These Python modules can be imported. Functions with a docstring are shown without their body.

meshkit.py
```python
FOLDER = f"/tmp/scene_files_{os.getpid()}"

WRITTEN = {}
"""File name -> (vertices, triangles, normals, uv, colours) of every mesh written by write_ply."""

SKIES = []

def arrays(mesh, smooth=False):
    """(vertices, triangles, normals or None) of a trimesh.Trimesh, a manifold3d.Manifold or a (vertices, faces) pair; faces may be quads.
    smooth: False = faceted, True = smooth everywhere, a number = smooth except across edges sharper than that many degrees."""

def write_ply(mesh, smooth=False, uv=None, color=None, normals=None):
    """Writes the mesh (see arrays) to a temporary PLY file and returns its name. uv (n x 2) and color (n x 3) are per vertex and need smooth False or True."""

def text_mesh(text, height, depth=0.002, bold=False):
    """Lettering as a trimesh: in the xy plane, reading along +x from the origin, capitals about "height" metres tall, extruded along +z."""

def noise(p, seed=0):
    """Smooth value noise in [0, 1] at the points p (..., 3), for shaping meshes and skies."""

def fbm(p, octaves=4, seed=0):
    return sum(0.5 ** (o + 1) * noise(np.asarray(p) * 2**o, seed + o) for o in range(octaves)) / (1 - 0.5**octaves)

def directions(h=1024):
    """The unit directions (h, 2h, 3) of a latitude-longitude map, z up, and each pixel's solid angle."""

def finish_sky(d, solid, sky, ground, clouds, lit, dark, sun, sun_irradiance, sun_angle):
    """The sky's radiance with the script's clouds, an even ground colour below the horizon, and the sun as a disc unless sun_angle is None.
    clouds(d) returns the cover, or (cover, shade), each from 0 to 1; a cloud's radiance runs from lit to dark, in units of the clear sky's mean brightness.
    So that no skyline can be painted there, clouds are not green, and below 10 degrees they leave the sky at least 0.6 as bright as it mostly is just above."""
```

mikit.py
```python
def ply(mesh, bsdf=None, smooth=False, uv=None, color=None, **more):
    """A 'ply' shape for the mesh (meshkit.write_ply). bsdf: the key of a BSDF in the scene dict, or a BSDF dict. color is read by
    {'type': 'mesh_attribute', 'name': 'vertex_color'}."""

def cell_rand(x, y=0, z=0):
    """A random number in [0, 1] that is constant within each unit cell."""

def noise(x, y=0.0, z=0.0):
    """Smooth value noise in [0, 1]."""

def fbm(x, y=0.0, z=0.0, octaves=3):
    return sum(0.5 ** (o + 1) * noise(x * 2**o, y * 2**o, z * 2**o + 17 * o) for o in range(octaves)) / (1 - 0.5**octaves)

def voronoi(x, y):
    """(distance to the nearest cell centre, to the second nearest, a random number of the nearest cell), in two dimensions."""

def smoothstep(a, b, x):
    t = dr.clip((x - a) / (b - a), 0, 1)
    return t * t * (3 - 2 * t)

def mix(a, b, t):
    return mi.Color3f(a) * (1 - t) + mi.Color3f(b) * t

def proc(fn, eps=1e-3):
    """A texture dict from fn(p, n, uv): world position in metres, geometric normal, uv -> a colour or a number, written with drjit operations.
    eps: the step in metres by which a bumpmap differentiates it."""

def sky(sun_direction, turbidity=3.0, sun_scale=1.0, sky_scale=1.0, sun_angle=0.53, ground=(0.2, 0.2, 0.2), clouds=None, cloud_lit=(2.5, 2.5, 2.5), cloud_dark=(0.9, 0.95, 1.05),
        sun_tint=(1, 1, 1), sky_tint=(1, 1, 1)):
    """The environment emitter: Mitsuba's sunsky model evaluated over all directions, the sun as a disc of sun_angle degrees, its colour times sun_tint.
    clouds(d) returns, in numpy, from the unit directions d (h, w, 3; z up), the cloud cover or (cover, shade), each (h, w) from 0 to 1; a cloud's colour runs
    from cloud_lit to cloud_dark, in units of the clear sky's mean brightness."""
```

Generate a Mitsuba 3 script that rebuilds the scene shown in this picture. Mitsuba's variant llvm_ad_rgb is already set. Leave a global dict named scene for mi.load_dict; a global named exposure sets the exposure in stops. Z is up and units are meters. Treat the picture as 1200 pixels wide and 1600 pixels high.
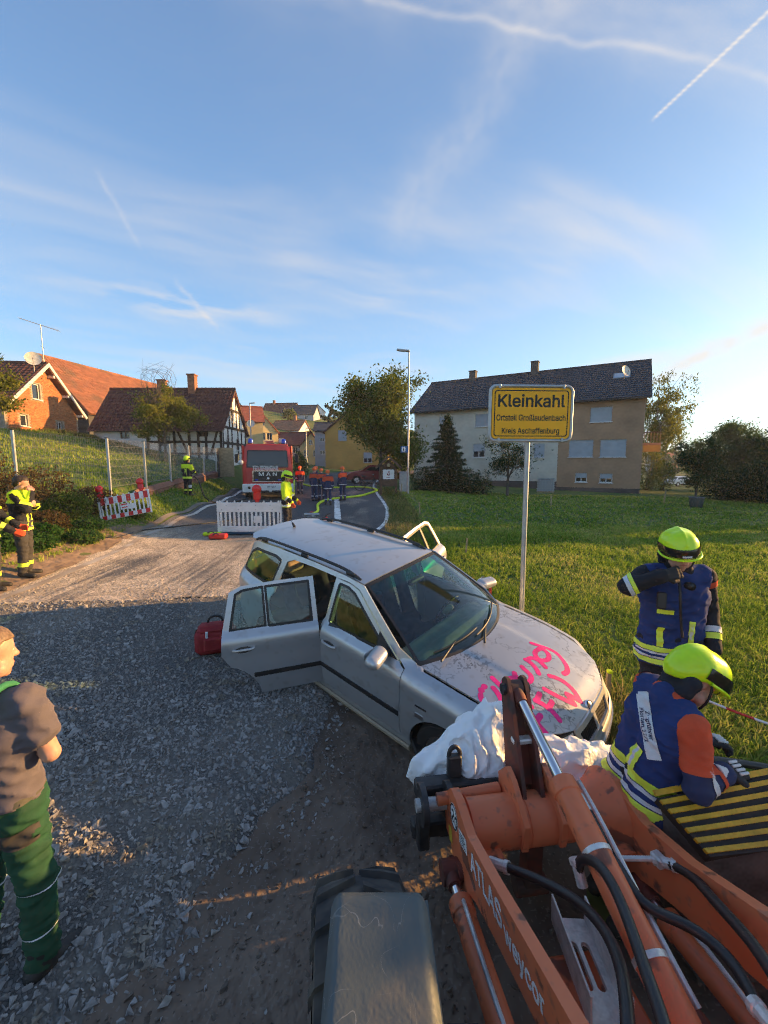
import math, random
import numpy as np, trimesh, shapely, drjit as dr
import shapely.geometry as sg
from shapely import affinity
from scipy.interpolate import RBFInterpolator, PchipInterpolator
from scipy.spatial import cKDTree
import manifold3d as m3
import mitsuba as mi
import mikit, meshkit

T = mi.ScalarTransform4f
rng = np.random.default_rng(7)
PI = math.pi
scene, labels = {'type': 'scene'}, {}
exposure = 3.65

# ---------------------------------------------------------------- camera, sky and sun
PITCH = math.radians(6.68)
FOC = 640 / 1200.0
EYE = np.array([0, 0, 2.5])
FWD = np.array([0, math.cos(PITCH), -math.sin(PITCH)])
scene['camera'] = {'type': 'perspective', 'fov': math.degrees(2 * math.atan(0.5 / FOC)), 'fov_axis': 'x', 'near_clip': 0.05, 'far_clip': 6000.0,
                   'to_world': T().look_at(EYE.tolist(), (EYE + FWD).tolist(), [0, 0, 1])}
SUN_AZ, SUN_EL = math.radians(14), math.radians(12.5)          # azimuth: from +x (right) towards +y (ahead)
SUN = [math.cos(SUN_AZ) * math.cos(SUN_EL), math.sin(SUN_AZ) * math.cos(SUN_EL), math.sin(SUN_EL)]


def clouds(d):
    x, y, z = d[..., 0], d[..., 1], np.maximum(d[..., 2], 0.01)
    u, v = x / (z + 0.12), y / (z + 0.12)                      # a flat layer of high cloud seen from below
    a = math.radians(24)
    s, t = u * math.cos(a) + v * math.sin(a), -u * math.sin(a) + v * math.cos(a)
    p = lambda fx, fy, o: np.stack([s * fx + o, t * fy + o * 1.7, 0 * s + o], -1)
    warp = meshkit.fbm(p(0.7, 0.7, 3), 4) - 0.5
    q = np.stack([s * 0.75 + warp * 1.3, t * 2.7 + warp * 1.5, 0 * s], -1)
    wisp = np.clip((meshkit.fbm(q, 5, 5) - 0.46) * 2.3, 0, 1) ** 1.4
    fine = meshkit.fbm(np.stack([s * 3 + warp * 4, t * 14 + warp * 5, 0 * s], -1), 4, 9)
    patch = np.clip((meshkit.fbm(p(0.55, 0.55, 11), 3, 2) - 0.28) * 3.2, 0, 1)
    cover = wisp * patch * (0.2 + 1.2 * fine) * 1.0
    # thin veil, denser low down and towards the sun
    veil = 0.09 * meshkit.fbm(np.stack([s * 0.5 + warp, t * 0.9 + warp, 0 * s], -1), 3, 21)
    th = meshkit.fbm(np.stack([s * 1.3 + warp * 2, t * 6.5 + warp * 3.5 + 5, 0 * s], -1), 4, 51)
    cover = cover + np.clip((th - 0.5) * 2.2, 0, 1) * 0.13 * np.clip((meshkit.noise(np.stack([s * .5 + 3, t * .5, 0 * s], -1), 52) - .25) * 2, 0, 1)
    sunny = np.clip(d @ np.array(SUN), 0, 1)
    cover = cover + veil * (0.4 + 1.6 * sunny) + 0.10 * np.exp(-z / 0.09) + 0.05
    # long bands low over the horizon
    az, el = np.degrees(np.arctan2(x, y)), np.degrees(np.arcsin(np.clip(d[..., 2], -1, 1)))
    nb = meshkit.fbm(np.stack([az / 16, el / 1.7, 0 * az], -1), 4, 31)
    cover += np.clip((nb - 0.52) * 3, 0, 1) * np.exp(-((el - 8) / 7.5) ** 2) * 0.55
    nw = meshkit.fbm(np.stack([az / 7, (el + az * 0.05) / 1.3, 0 * az], -1), 4, 41)
    cover += np.clip((nw - 0.46) * 3.2, 0, 1) * np.exp(-((el - 18.2) / 1.6) ** 2 - ((az + 25) / 9) ** 2) * 0.85 + np.clip((nw - 0.40) * 3.0, 0, 1) * np.exp(-((el - 14.3) / 0.8) ** 2 - ((az + 20) / 3.2) ** 2) * 0.8
    # condensation trails: great circles between two directions

    def trail(a0, e0, a1, e1, w, amt, wob, seed, fade=0.15):
        f = lambda a, e: np.array([math.sin(math.radians(a)) * math.cos(math.radians(e)), math.cos(math.radians(a)) * math.cos(math.radians(e)), math.sin(math.radians(e))])
        A, B = f(a0, e0), f(a1, e1)
        n = np.cross(A, B); n /= np.linalg.norm(n)
        m = np.cross(n, A)
        L = math.acos(np.clip(A @ B, -1, 1))
        out = np.zeros(x.shape)
        near = (np.abs(d @ n) < math.sin(math.radians(3 * w + wob))) & (d @ (A + B) > 1.2)
        q = d[near]
        al = np.arctan2(q @ m, q @ A) / L
        off = np.degrees(np.arcsin(np.clip(q @ n, -1, 1)))
        k = meshkit.fbm(np.stack([al * 9, 0 * al, 0 * al + seed], -1), 4, seed) - 0.5
        k2 = meshkit.fbm(np.stack([al * 26, off * 1.3, 0 * al + seed], -1), 4, seed + 3)
        on = np.clip(al / fade, 0, 1) * np.clip((1 - al) / fade, 0, 1)
        out[near] = amt * np.exp(-((off - wob * k) / w) ** 2) * on * (0.35 + 1.1 * k2 if wob else 1.0)
        return out

    cover = cover + trail(30.5, 32.9, 43, 37.8, 0.09, 0.8, 0.0, 3, 0.05) + trail(-18, 45, 48, 27.5, 0.24, 0.24, 1.4, 8) + trail(-22, 45, 50, 29, 2.6, 0.20, 3.0, 28)
    cover = cover + trail(-26, 21, -21, 16, 0.25, 0.25, 0.5, 12) + trail(31, 9, 58, 19, 0.8, 0.5, 1.2, 15) + trail(0, 25, 24, 46, 2.4, 0.16, 3, 18) + trail(-29, 23, -33, 29, 0.22, 0.15, 0.5, 22)
    return np.clip(cover, 0, 0.93), np.clip(0.25 - 0.2 * sunny, 0, 1)


scene['sky'] = mikit.sky(SUN, turbidity=3, sun_scale=0.8, clouds=clouds, sun_tint=(1.0, 0.85, 0.67), sky_tint=(0.54, 0.71, 0.92), cloud_lit=(1.9, 1.75, 1.6), cloud_dark=(0.95, 1.0, 1.1))

# ---------------------------------------------------------------- materials


def pal(name, rgb, rough=0.6, var=0.12, scale=6.0, bump=0.0, bscale=None, two=True, **kw):
    """A principled material whose base colour drifts a little over the surface; bump in metres."""
    c = np.array(rgb, float)
    if var > 0:
        def fn(p, n, uv):
            k = mikit.fbm(p.x * scale, p.y * scale, p.z * scale, 4)
            k2 = mikit.noise(p.x * scale * 9, p.y * scale * 9, p.z * scale * 9)
            return mi.Color3f(*c.tolist()) * (1 + var * (k - 0.5) * 3 + var * (k2 - 0.5) * 0.7)
        base = mikit.proc(fn)
    else:
        base = {'type': 'rgb', 'value': c.tolist()}
    b = {'type': 'principled', 'base_color': base, 'roughness': rough, **kw}
    return finish(name, b, bump, bscale or scale * 4, two)


def finish(name, b, bump=0.0, bscale=20.0, two=True):
    if bump:
        b = {'type': 'bumpmap', 'arbitrary': mikit.proc(lambda p, n, uv: mikit.fbm(p.x * bscale, p.y * bscale, p.z * bscale, 3), 0.25 / bscale), 'scale': bump, 'bsdf': b}
    scene[name] = {'type': 'twosided', 'bsdf': b} if two else b
    return name


def mat(name, fn, rough=0.8, bump=None, beps=0.004, bscale=1.0, two=True, **kw):
    """A principled material with its own colour function fn(p, n, uv) and, if given, bump(p, n, uv) in metres."""
    b = {'type': 'principled', 'base_color': mikit.proc(fn), 'roughness': rough, **kw}
    if bump is not None:
        b = {'type': 'bumpmap', 'arbitrary': mikit.proc(bump, beps), 'scale': bscale, 'bsdf': b}
    scene[name] = {'type': 'twosided', 'bsdf': b} if two else b
    return name


C3 = lambda a, b, c: mi.Color3f(a, b, c)

# ---------------------------------------------------------------- meshes and scene entries


def free(key):
    if key not in scene and key not in labels and not any(k.startswith(key + '__') for k in scene):
        return key
    i = 1
    while f'{key}_{i:03d}' in USED or f'{key}_{i:03d}' in scene:
        i += 1
    return f'{key}_{i:03d}'


USED = set()


def newkey(key):
    if key in USED:
        i = COUNT.get(key, 0) + 1
        while f'{key}_{i:03d}' in USED:
            i += 1
        COUNT[key] = i
        key = f'{key}_{i:03d}'
    USED.add(key)
    return key


COUNT = {}


def thing(name, label, cat, group=None):
    k = newkey(name)
    labels[k] = {'label': label, 'category': cat}
    if group:
        labels[k]['group'] = group
    return k


def arr(m):
    v, f, _ = meshkit.arrays(m)
    return v, f


def part(holder, name, mesh, m, smooth=False, label=None, kind=None, xf=None, color=None):
    """ONE entry of the scene, a child of holder."""
    k = newkey(f'{holder}__{name}' if holder else name)
    if xf is not None:
        v, f = arr(mesh)
        mesh = (v @ xf[:3, :3].T + xf[:3, 3], f)
    scene[k] = mikit.ply(mesh, m, smooth, color=color)
    e = {}
    if label:
        e['label'] = label
    if kind:
        e['kind'] = kind
    if e:
        labels[k] = e
    return k


def whole(name, label, cat, mesh, m, smooth=False, group=None, xf=None):
    """A thing that is one mesh."""
    k = thing(name, label, cat, group)
    if xf is not None:
        v, f = arr(mesh)
        mesh = (v @ xf[:3, :3].T + xf[:3, 3], f)
    scene[k] = mikit.ply(mesh, m, smooth)
    return k


def structure(name, mesh, m, smooth=False):
    USED.add(name)
    scene[name] = mikit.ply(mesh, m, smooth)
    labels[name] = {'kind': 'structure'}
    return name


def cat(*ms):
    V, F, n = [], [], 0
    for m in (ms[0] if len(ms) == 1 and isinstance(ms[0], list) else ms):
        v, f = arr(m)
        V.append(v); F.append(f + n); n += len(v)
    return np.vstack(V), np.vstack(F)


def mx(loc=(0, 0, 0), rz=0, rx=0, ry=0, s=1.0):
    a = np.eye(4)
    cx, sx, cy, sy, cz, sz = math.cos(rx), math.sin(rx), math.cos(ry), math.sin(ry), math.cos(rz), math.sin(rz)
    R = np.array([[cz, -sz, 0], [sz, cz, 0], [0, 0, 1]]) @ np.array([[cy, 0, sy], [0, 1, 0], [-sy, 0, cy]]) @ np.array([[1, 0, 0], [0, cx, -sx], [0, sx, cx]])
    a[:3, :3] = R * np.asarray(s)
    a[:3, 3] = loc
    return a


def move(m, a):
    v, f = arr(m)
    if np.linalg.det(a[:3, :3]) < 0:
        f = f[:, ::-1]
    return v @ a[:3, :3].T + a[:3, 3], f


_B = np.array([[x, y, z] for x in (-.5, .5) for y in (-.5, .5) for z in (-.5, .5)])
_BF = np.array([[0, 1, 3], [0, 3, 2], [4, 6, 7], [4, 7, 5], [0, 4, 5], [0, 5, 1], [2, 3, 7], [2, 7, 6], [0, 2, 6], [0, 6, 4], [1, 5, 7], [1, 7, 3]])


def box(c, s, rz=0, rx=0, ry=0, bev=0.0):
    """Box by centre and size; bev cuts its edges."""
    s = np.asarray(s, float)
    if bev:
        b = min(bev, 0.45 * s.min())
        pts = np.vstack([_B * 2 * (s / 2 - np.eye(3)[k] * 0 - b * (1 - np.eye(3)[k])) for k in range(3)])
        h = m3.Manifold.hull_points(pts)
        v, f = arr(h)
    else:
        v, f = _B * s, _BF
    return move((v, f), mx(c, rz, rx, ry))


def tube(pts, r, n=10, cap=True):
    """A round tube through points; r a number or one per point."""
    p = np.asarray(pts, float)
    t = np.gradient(p, axis=0)
    t /= np.linalg.norm(t, axis=1, keepdims=True) + 1e-12
    r = np.broadcast_to(r, (len(p),)).astype(float)
    a = np.cross(t[0], [0, 0, 1.0] if abs(t[0][2]) < 0.9 else [1.0, 0, 0])
    A = []
    for q in t:
        a = a - q * (a @ q)
        a = a / np.linalg.norm(a)
        A.append(a)
    A = np.array(A); B = np.cross(t, A)
    ang = np.arange(n) * 2 * PI / n
    v = (p[:, None] + r[:, None, None] * (np.cos(ang)[None, :, None] * A[:, None] + np.sin(ang)[None, :, None] * B[:, None])).reshape(-1, 3)
    i, j = np.meshgrid(np.arange(len(p) - 1), np.arange(n), indexing='ij')
    q = np.stack([i * n + j, i * n + (j + 1) % n, (i + 1) * n + (j + 1) % n, (i + 1) * n + j], -1).reshape(-1, 4)
    f = np.vstack([q[:, [0, 1, 2]], q[:, [0, 2, 3]]])
    if cap:
        m = len(v)
        v = np.vstack([v, p[0], p[-1]])
        k = np.arange(n)
        f = np.vstack([f, np.stack([k * 0 + m, (k + 1) % n, k], 1), np.stack([k * 0 + m + 1, m - n + k, m - n + (k + 1) % n], 1)])
    return v, f


def cyl(a, b, r, n=20, r2=None):
    return tube([a, b], [r, r if r2 is None else r2], n)


def spline(pts, n=40):
    p = np.asarray(pts, float)
    d = np.r_[0, np.cumsum(np.linalg.norm(np.diff(p, axis=0), axis=1))]
    from scipy.interpolate import CubicSpline
    return CubicSpline(d, p)(np.linspace(0, d[-1], n))


def lathe(prof, n=24):
    """Revolve (r, z) points about z."""
    pr = np.asarray(prof, float)
    ang = np.arange(n) * 2 * PI / n
    v = np.stack([pr[:, None, 0] * np.cos(ang), pr[:, None, 0] * np.sin(ang), np.repeat(pr[:, 1:2], n, 1)], -1).reshape(-1, 3)
    i, j = np.meshgrid(np.arange(len(pr) - 1), np.arange(n), indexing='ij')
    q = np.stack([i * n + j, i * n + (j + 1) % n, (i + 1) * n + (j + 1) % n, (i + 1) * n + j], -1).reshape(-1, 4)
    return v, np.vstack([q[:, [0, 1, 2]], q[:, [0, 2, 3]]])


def align(m, a, b):
    """Place a mesh built along +z from the origin so that it starts at a and points to b."""
    a, b = np.asarray(a, float), np.asarray(b, float)
    z = (b - a) / np.linalg.norm(b - a)
    x = np.cross([0, 1.0, 0] if abs(z[1]) < 0.9 else [1.0, 0, 0], z); x /= np.linalg.norm(x)
    A = np.eye(4); A[:3, 0], A[:3, 1], A[:3, 2], A[:3, 3] = x, np.cross(z, x), z, a
    return move(m, A)


def prism(poly, h, bev=0.0):
    """Extrude a polygon (points or shapely) along +z from 0 to h."""
    if not isinstance(poly, (sg.Polygon, sg.MultiPolygon)):
        poly = sg.Polygon(poly)
    gs = getattr(poly, 'geoms', [poly])
    return cat([arr(trimesh.creation.extrude_polygon(g, h, engine='earcut')) for g in gs])


def frame3(o, x, y):
    """Matrix whose local x, y axes are the world directions x, y (orthonormalised) at o."""
    x = np.asarray(x, float); x = x / np.linalg.norm(x)
    y = np.asarray(y, float); y = y - x * (x @ y); y = y / np.linalg.norm(y)
    A = np.eye(4); A[:3, 0], A[:3, 1], A[:3, 2], A[:3, 3] = x, y, np.cross(x, y), o
    return A


def grid_poly(poly, res):
    """Triangulate a polygon on a regular grid: (points n x 2, triangles)."""
    x0, y0, x1, y1 = poly.bounds
    rx, ry = (res, res) if np.isscalar(res) else res
    xs = np.linspace(x0, x1, max(2, int(math.ceil((x1 - x0) / rx)) + 1)); ys = np.linspace(y0, y1, max(2, int(math.ceil((y1 - y0) / ry)) + 1))
    X, Y = np.meshgrid(np.arange(len(xs) - 1), np.arange(len(ys) - 1), indexing='ij')
    X, Y = X.ravel(), Y.ravel()
    cells = shapely.box(xs[X], ys[Y], xs[X + 1], ys[Y + 1])
    shapely.prepare(poly)
    inside = shapely.contains_properly(poly, cells)
    P, F, n = [], [], 0
    if inside.any():
        a, b = X[inside], Y[inside]
        q = np.stack([np.stack([xs[a], ys[b]], -1), np.stack([xs[a + 1], ys[b]], -1), np.stack([xs[a + 1], ys[b + 1]], -1), np.stack([xs[a], ys[b + 1]], -1)], 1)
        k = np.arange(len(a))[:, None] * 4
        P.append(q.reshape(-1, 2)); F += [k + [[0, 1, 2]], k + [[0, 2, 3]]]; n = 4 * len(a)
    edge = np.nonzero(~inside & shapely.intersects(poly, cells))[0]
    import mapbox_earcut as ec
    for c in edge:
        g = poly.intersection(cells[c])
        for h in getattr(g, 'geoms', [g]):
            if h.geom_type != 'Polygon' or h.area < 1e-9:
                continue
            rings = [np.array(h.exterior.coords)[:-1]] + [np.array(r.coords)[:-1] for r in h.interiors]
            v = np.vstack(rings)
            f = ec.triangulate_float64(v, np.cumsum([len(r) for r in rings]).astype(np.uint32)).reshape(-1, 3)
            P.append(v); F.append(f.astype(int) + n); n += len(v)
    P, F = np.vstack(P), np.vstack(F)
    key = np.round(P / 1e-6).astype(np.int64)
    _, first, inv = np.unique(key, axis=0, return_index=True, return_inverse=True)
    P, F = P[first], inv.ravel()[F]
    F = F[(F[:, 0] != F[:, 1]) & (F[:, 1] != F[:, 2]) & (F[:, 0] != F[:, 2])]
    a = P[F]; ar = np.cross(a[:, 1] - a[:, 0], a[:, 2] - a[:, 0])
    F = F[np.abs(ar) > 1e-12]; ar = ar[np.abs(ar) > 1e-12]
    F[ar < 0] = F[ar < 0][:, ::-1]
    return P, F


def vnormals(v, f):
    n = np.zeros_like(v); c = np.cross(v[f[:, 1]] - v[f[:, 0]], v[f[:, 2]] - v[f[:, 0]])
    for k in range(3):
        np.add.at(n, f[:, k], c)
    return n / (np.linalg.norm(n, axis=1, keepdims=True) + 1e-12)


def panel(poly, fn, thick=0.02, res=0.05, flip=False):
    """A sheet: polygon in a parameter plane, fn(points) -> 3D, given thickness behind its outer face."""
    out, n = [], 0
    for g in getattr(poly, 'geoms', [poly]):
        P, F = grid_poly(g, res)
        v = fn(P)
        if flip:
            F = F[:, ::-1]
        if thick:
            h = 1e-4                                            # normals from the surface itself
            nn = np.cross(fn(P + [h, 0]) - fn(P - [h, 0]), fn(P + [0, h]) - fn(P - [0, h]))
            nn = nn / (np.linalg.norm(nn, axis=1, keepdims=True) + 1e-20) * (-1 if flip else 1)
            e = np.sort(np.vstack([F[:, [0, 1]], F[:, [1, 2]], F[:, [2, 0]]]), 1)
            d = np.vstack([F[:, [0, 1]], F[:, [1, 2]], F[:, [2, 0]]])
            _, inv, cnt = np.unique(e, axis=0, return_inverse=True, return_counts=True)
            b = d[cnt[inv.ravel()] == 1]
            m = len(v)
            v = np.vstack([v, v - nn * thick])
            F = np.vstack([F, F[:, ::-1] + m, np.stack([b[:, 1], b[:, 0], b[:, 0] + m], 1), np.stack([b[:, 1], b[:, 0] + m, b[:, 1] + m], 1)])
        out.append((v, F))
    return cat(out)


def quadgrid(fn, nu, nv):
    """fn(u, v arrays in [0, 1]) -> (..., 3) as a grid mesh."""
    U, V = np.meshgrid(np.linspace(0, 1, nu), np.linspace(0, 1, nv), indexing='ij')
    p = fn(U, V).reshape(-1, 3)
    i, j = np.meshgrid(np.arange(nu - 1), np.arange(nv - 1), indexing='ij')
    q = np.stack([i * nv + j, (i + 1) * nv + j, (i + 1) * nv + j + 1, i * nv + j + 1], -1).reshape(-1, 4)
    return p, np.vstack([q[:, [0, 1, 2]], q[:, [0, 2, 3]]])


def nets(field, lo, hi, h):
    """Naive surface nets of field(X, Y, Z) < 0 on a grid of step h."""
    lo, hi = np.asarray(lo, float), np.asarray(hi, float)
    n = np.maximum(3, np.ceil((hi - lo) / h).astype(int) + 1)
    ax = [lo[k] + h * np.arange(n[k]) for k in range(3)]
    val = field(ax)
    s = val < 0
    c = np.stack([s[a:n[0] - 1 + a, b:n[1] - 1 + b, d:n[2] - 1 + d] for a in (0, 1) for b in (0, 1) for d in (0, 1)])
    act = c.any(0) & ~c.all(0)
    idx = np.full(act.shape, -1); I = np.argwhere(act); idx[act] = np.arange(len(I))
    acc, cnt = np.zeros((len(I), 3)), np.zeros(len(I))
    corner = [(a, b, d) for a in (0, 1) for b in (0, 1) for d in (0, 1)]
    cv = {o: val[I[:, 0] + o[0], I[:, 1] + o[1], I[:, 2] + o[2]] for o in corner}
    for o in corner:
        for k in range(3):
            if o[k] == 0:
                o2 = tuple(1 if m == k else o[m] for m in range(3))
                a, b = cv[o], cv[o2]
                cross = (a < 0) != (b < 0)
                t = np.where(cross, a / np.where(cross, a - b, 1), 0)
                p = np.tile(np.array(o, float), (len(I), 1)); p[:, k] = t
                acc += p * cross[:, None]; cnt += cross
    V = lo + h * (I + acc / cnt[:, None])
    F = []
    for k in range(3):
        a, b = [m for m in range(3) if m != k]
        s0 = np.take(s, range(0, n[k] - 1), k); s1 = np.take(s, range(1, n[k]), k)
        E = np.argwhere(s0 != s1)
        E = E[(E[:, a] > 0) & (E[:, b] > 0) & (E[:, a] < n[a] - 1) & (E[:, b] < n[b] - 1)]
        ins = s[E[:, 0], E[:, 1], E[:, 2]]
        def at(da, db):
            q = E.copy(); q[:, a] -= da; q[:, b] -= db
            return idx[q[:, 0], q[:, 1], q[:, 2]]
        q = np.stack([at(0, 0), at(1, 0), at(1, 1), at(0, 1)], 1)
        fl = ins if k != 1 else ~ins
        q[~fl] = q[~fl][:, ::-1]
        F.append(q)
    F = np.vstack(F)
    return V, np.vstack([F[:, [0, 1, 2]], F[:, [0, 2, 3]]])


def cone_field(bones, k=0.03, extra=None, warp=None):
    """Smooth union of round cones (a, b, ra, rb[, (sx, sy, sz)]) as a field for nets."""
    def field(ax):
        n = [len(a) for a in ax]
        out = np.full(n, 1.0, np.float32)
        for bone in bones:
            a, b, ra, rb = bone[:4]
            a, b = np.asarray(a, float), np.asarray(b, float)
            m = max(ra, rb) + 3 * k + 0.03
            lo, hi = np.minimum(a, b) - m, np.maximum(a, b) + m
            sl = tuple(slice(max(0, int(np.searchsorted(ax[i], lo[i]))), int(np.searchsorted(ax[i], hi[i]))) for i in range(3))
            X, Y, Z = np.meshgrid(*[ax[i][sl[i]].astype(np.float32) for i in range(3)], indexing='ij', sparse=True)
            if X.size == 0 or Y.size == 0 or Z.size == 0:
                continue
            d = (b - a).astype(np.float32); L2 = float(d @ d) + 1e-12
            t = np.clip(((X - a[0]) * d[0] + (Y - a[1]) * d[1] + (Z - a[2]) * d[2]) / L2, 0, 1)
            dist = np.sqrt((X - a[0] - t * d[0]) ** 2 + (Y - a[1] - t * d[1]) ** 2 + (Z - a[2] - t * d[2]) ** 2) - (ra + (rb - ra) * t)
            o = out[sl]
            h = np.clip(0.5 + 0.5 * (o - dist) / k, 0, 1)
            out[sl] = o * (1 - h) + dist * h - k * h * (1 - h)
        if extra:
            out = extra(ax, out)
        return out
    return field


def blob(bones, h, k=0.03, extra=None, pad=0.05):
    P = np.array([b[0] for b in bones] + [b[1] for b in bones]); R = max(max(b[2], b[3]) for b in bones)
    lo = np.min([np.minimum(b[0], b[1]) - max(b[2], b[3]) for b in bones], 0) - pad
    hi = np.max([np.maximum(b[0], b[1]) + max(b[2], b[3]) for b in bones], 0) + pad
    return nets(cone_field(bones, k, extra), lo, hi, h)


def ray(px, py):
    """Direction through a point of the photograph (1200 x 1600)."""
    u, v = (px - 600) / 640.0, (py - 800) / 640.0
    c, s = math.cos(PITCH), math.sin(PITCH)
    return np.array([u, c - v * s, -(v * c + s)])


def at(px, py, y):
    """World point at distance y ahead that the photograph shows at (px, py)."""
    d = ray(px, py)
    return EYE + d * (y / d[1])
# ---------------------------------------------------------------- ground: one height field for everything
_G = np.array([(0, 0, 0), (1, 1, 0), (2.5, 0.5, .02), (0.6, 2.6, -.03), (-1.6, 1.7, .05), (-2.6, 0.8, .05), (-4, 2, .16), (-3, 3.4, .17), (-1.2, 3.4, .06), (-1.3, 4.8, .08), (-.8, 5.3, .2), (-.2, 5.9, .32),
    (1.07, 3.65, -.03), (1.6, 4.2, .1), (.5, 3.1, -.08), (-2.4, 5.0, .24), (-4, 5, .38), (-3, 7.5, .42), (-6.2, 6.9, .54), (-5.6, 5, .5), (-2.5, 11.6, .48), (-6, 11.6, .52), (0, 11, .48), (.3, 16, .62), (-6.8, 16, .67), (-2.4, 20.6, .76), (-7, 20.6, .8),
    (0, 24, .85), (-6, 26, .95), (-5, 34, 1.2), (-2, 40, 1.45), (2, 46, 1.6), (-4, 55, 2.0), (-9, 62, 2.1), (-6, 55, 2.0), (-12, 55, 2.2), (-9, 74, 4.2), (-14, 100, 11), (-30, 150, 20), (0, 90, 8), (0, 150, 18), (-60, 120, 22), (-60, 60, 12), (-60, 20, 8),
    (2.0, 2.75, .2), (1.9, 1.6, .05), (3.4, 2.2, .25), (2.5, 3.6, .28), (1.7, 4.9, .34), (3, 8, .42), (1.2, 8, .44), (1.3, 14, .5), (1.4, 23.5, .85), (6, 14, .38), (8, 20, .36), (5, 28, .62), (8, 28, .42), (14, 28, .38), (19, 28, .35), (3, 40, 1.1), (24, 36, .1), (14, 14, .35), (12, 6, .35), (25, 20, .2), (40, 40, -.6),
    (40, 90, -1), (70, 150, -1), (30, 60, -.4), (120, 300, 3), (30, 250, 10), (100, 60, 0), (60, 10, 0), (20, -20, 0), (-20, -20, .2), (0, -30, 0), (-8, 0, .4), (-8, 4, .5),
    (-6.6, 6.5, .6), (-7.0, 9, .64), (-7.5, 12.2, .66), (-7.85, 15, .74), (-8.3, 18, .82), (-8.7, 21, .88), (-9.2, 24.8, .98), (-9.7, 28, 1.2), (-10, 36, 1.6), (-9.7, 27, 1.1),
    (-7.7, 7.3, 1.1), (-8.8, 8.6, 1.55), (-9.4, 10.8, 1.72), (-8.2, 12.2, 1.62), (-8.7, 14.7, 1.78), (-9.1, 17.1, 1.84), (-9.5, 19.6, 1.9), (-9.9, 22, 1.95), (-10.3, 24.7, 2.1), (-11.2, 28, 2.8),
    (-10.5, 4, 1.1), (-12, 8.6, 1.95), (-18, 10, 3.0), (-14, 14, 2.6), (-12, 17, 2.25), (-13, 24, 2.55), (-16.2, 26, 3.45), (-19.8, 27, 4.35), (-23, 27.5, 4.8), (-25, 26, 5.06), (-30, 28, 5.4), (-22, 18, 4.1), (-25, 36, 5.2), (-12, 34, 3.0), (-14, 28, 3.1)])
_s = 0.25
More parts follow.
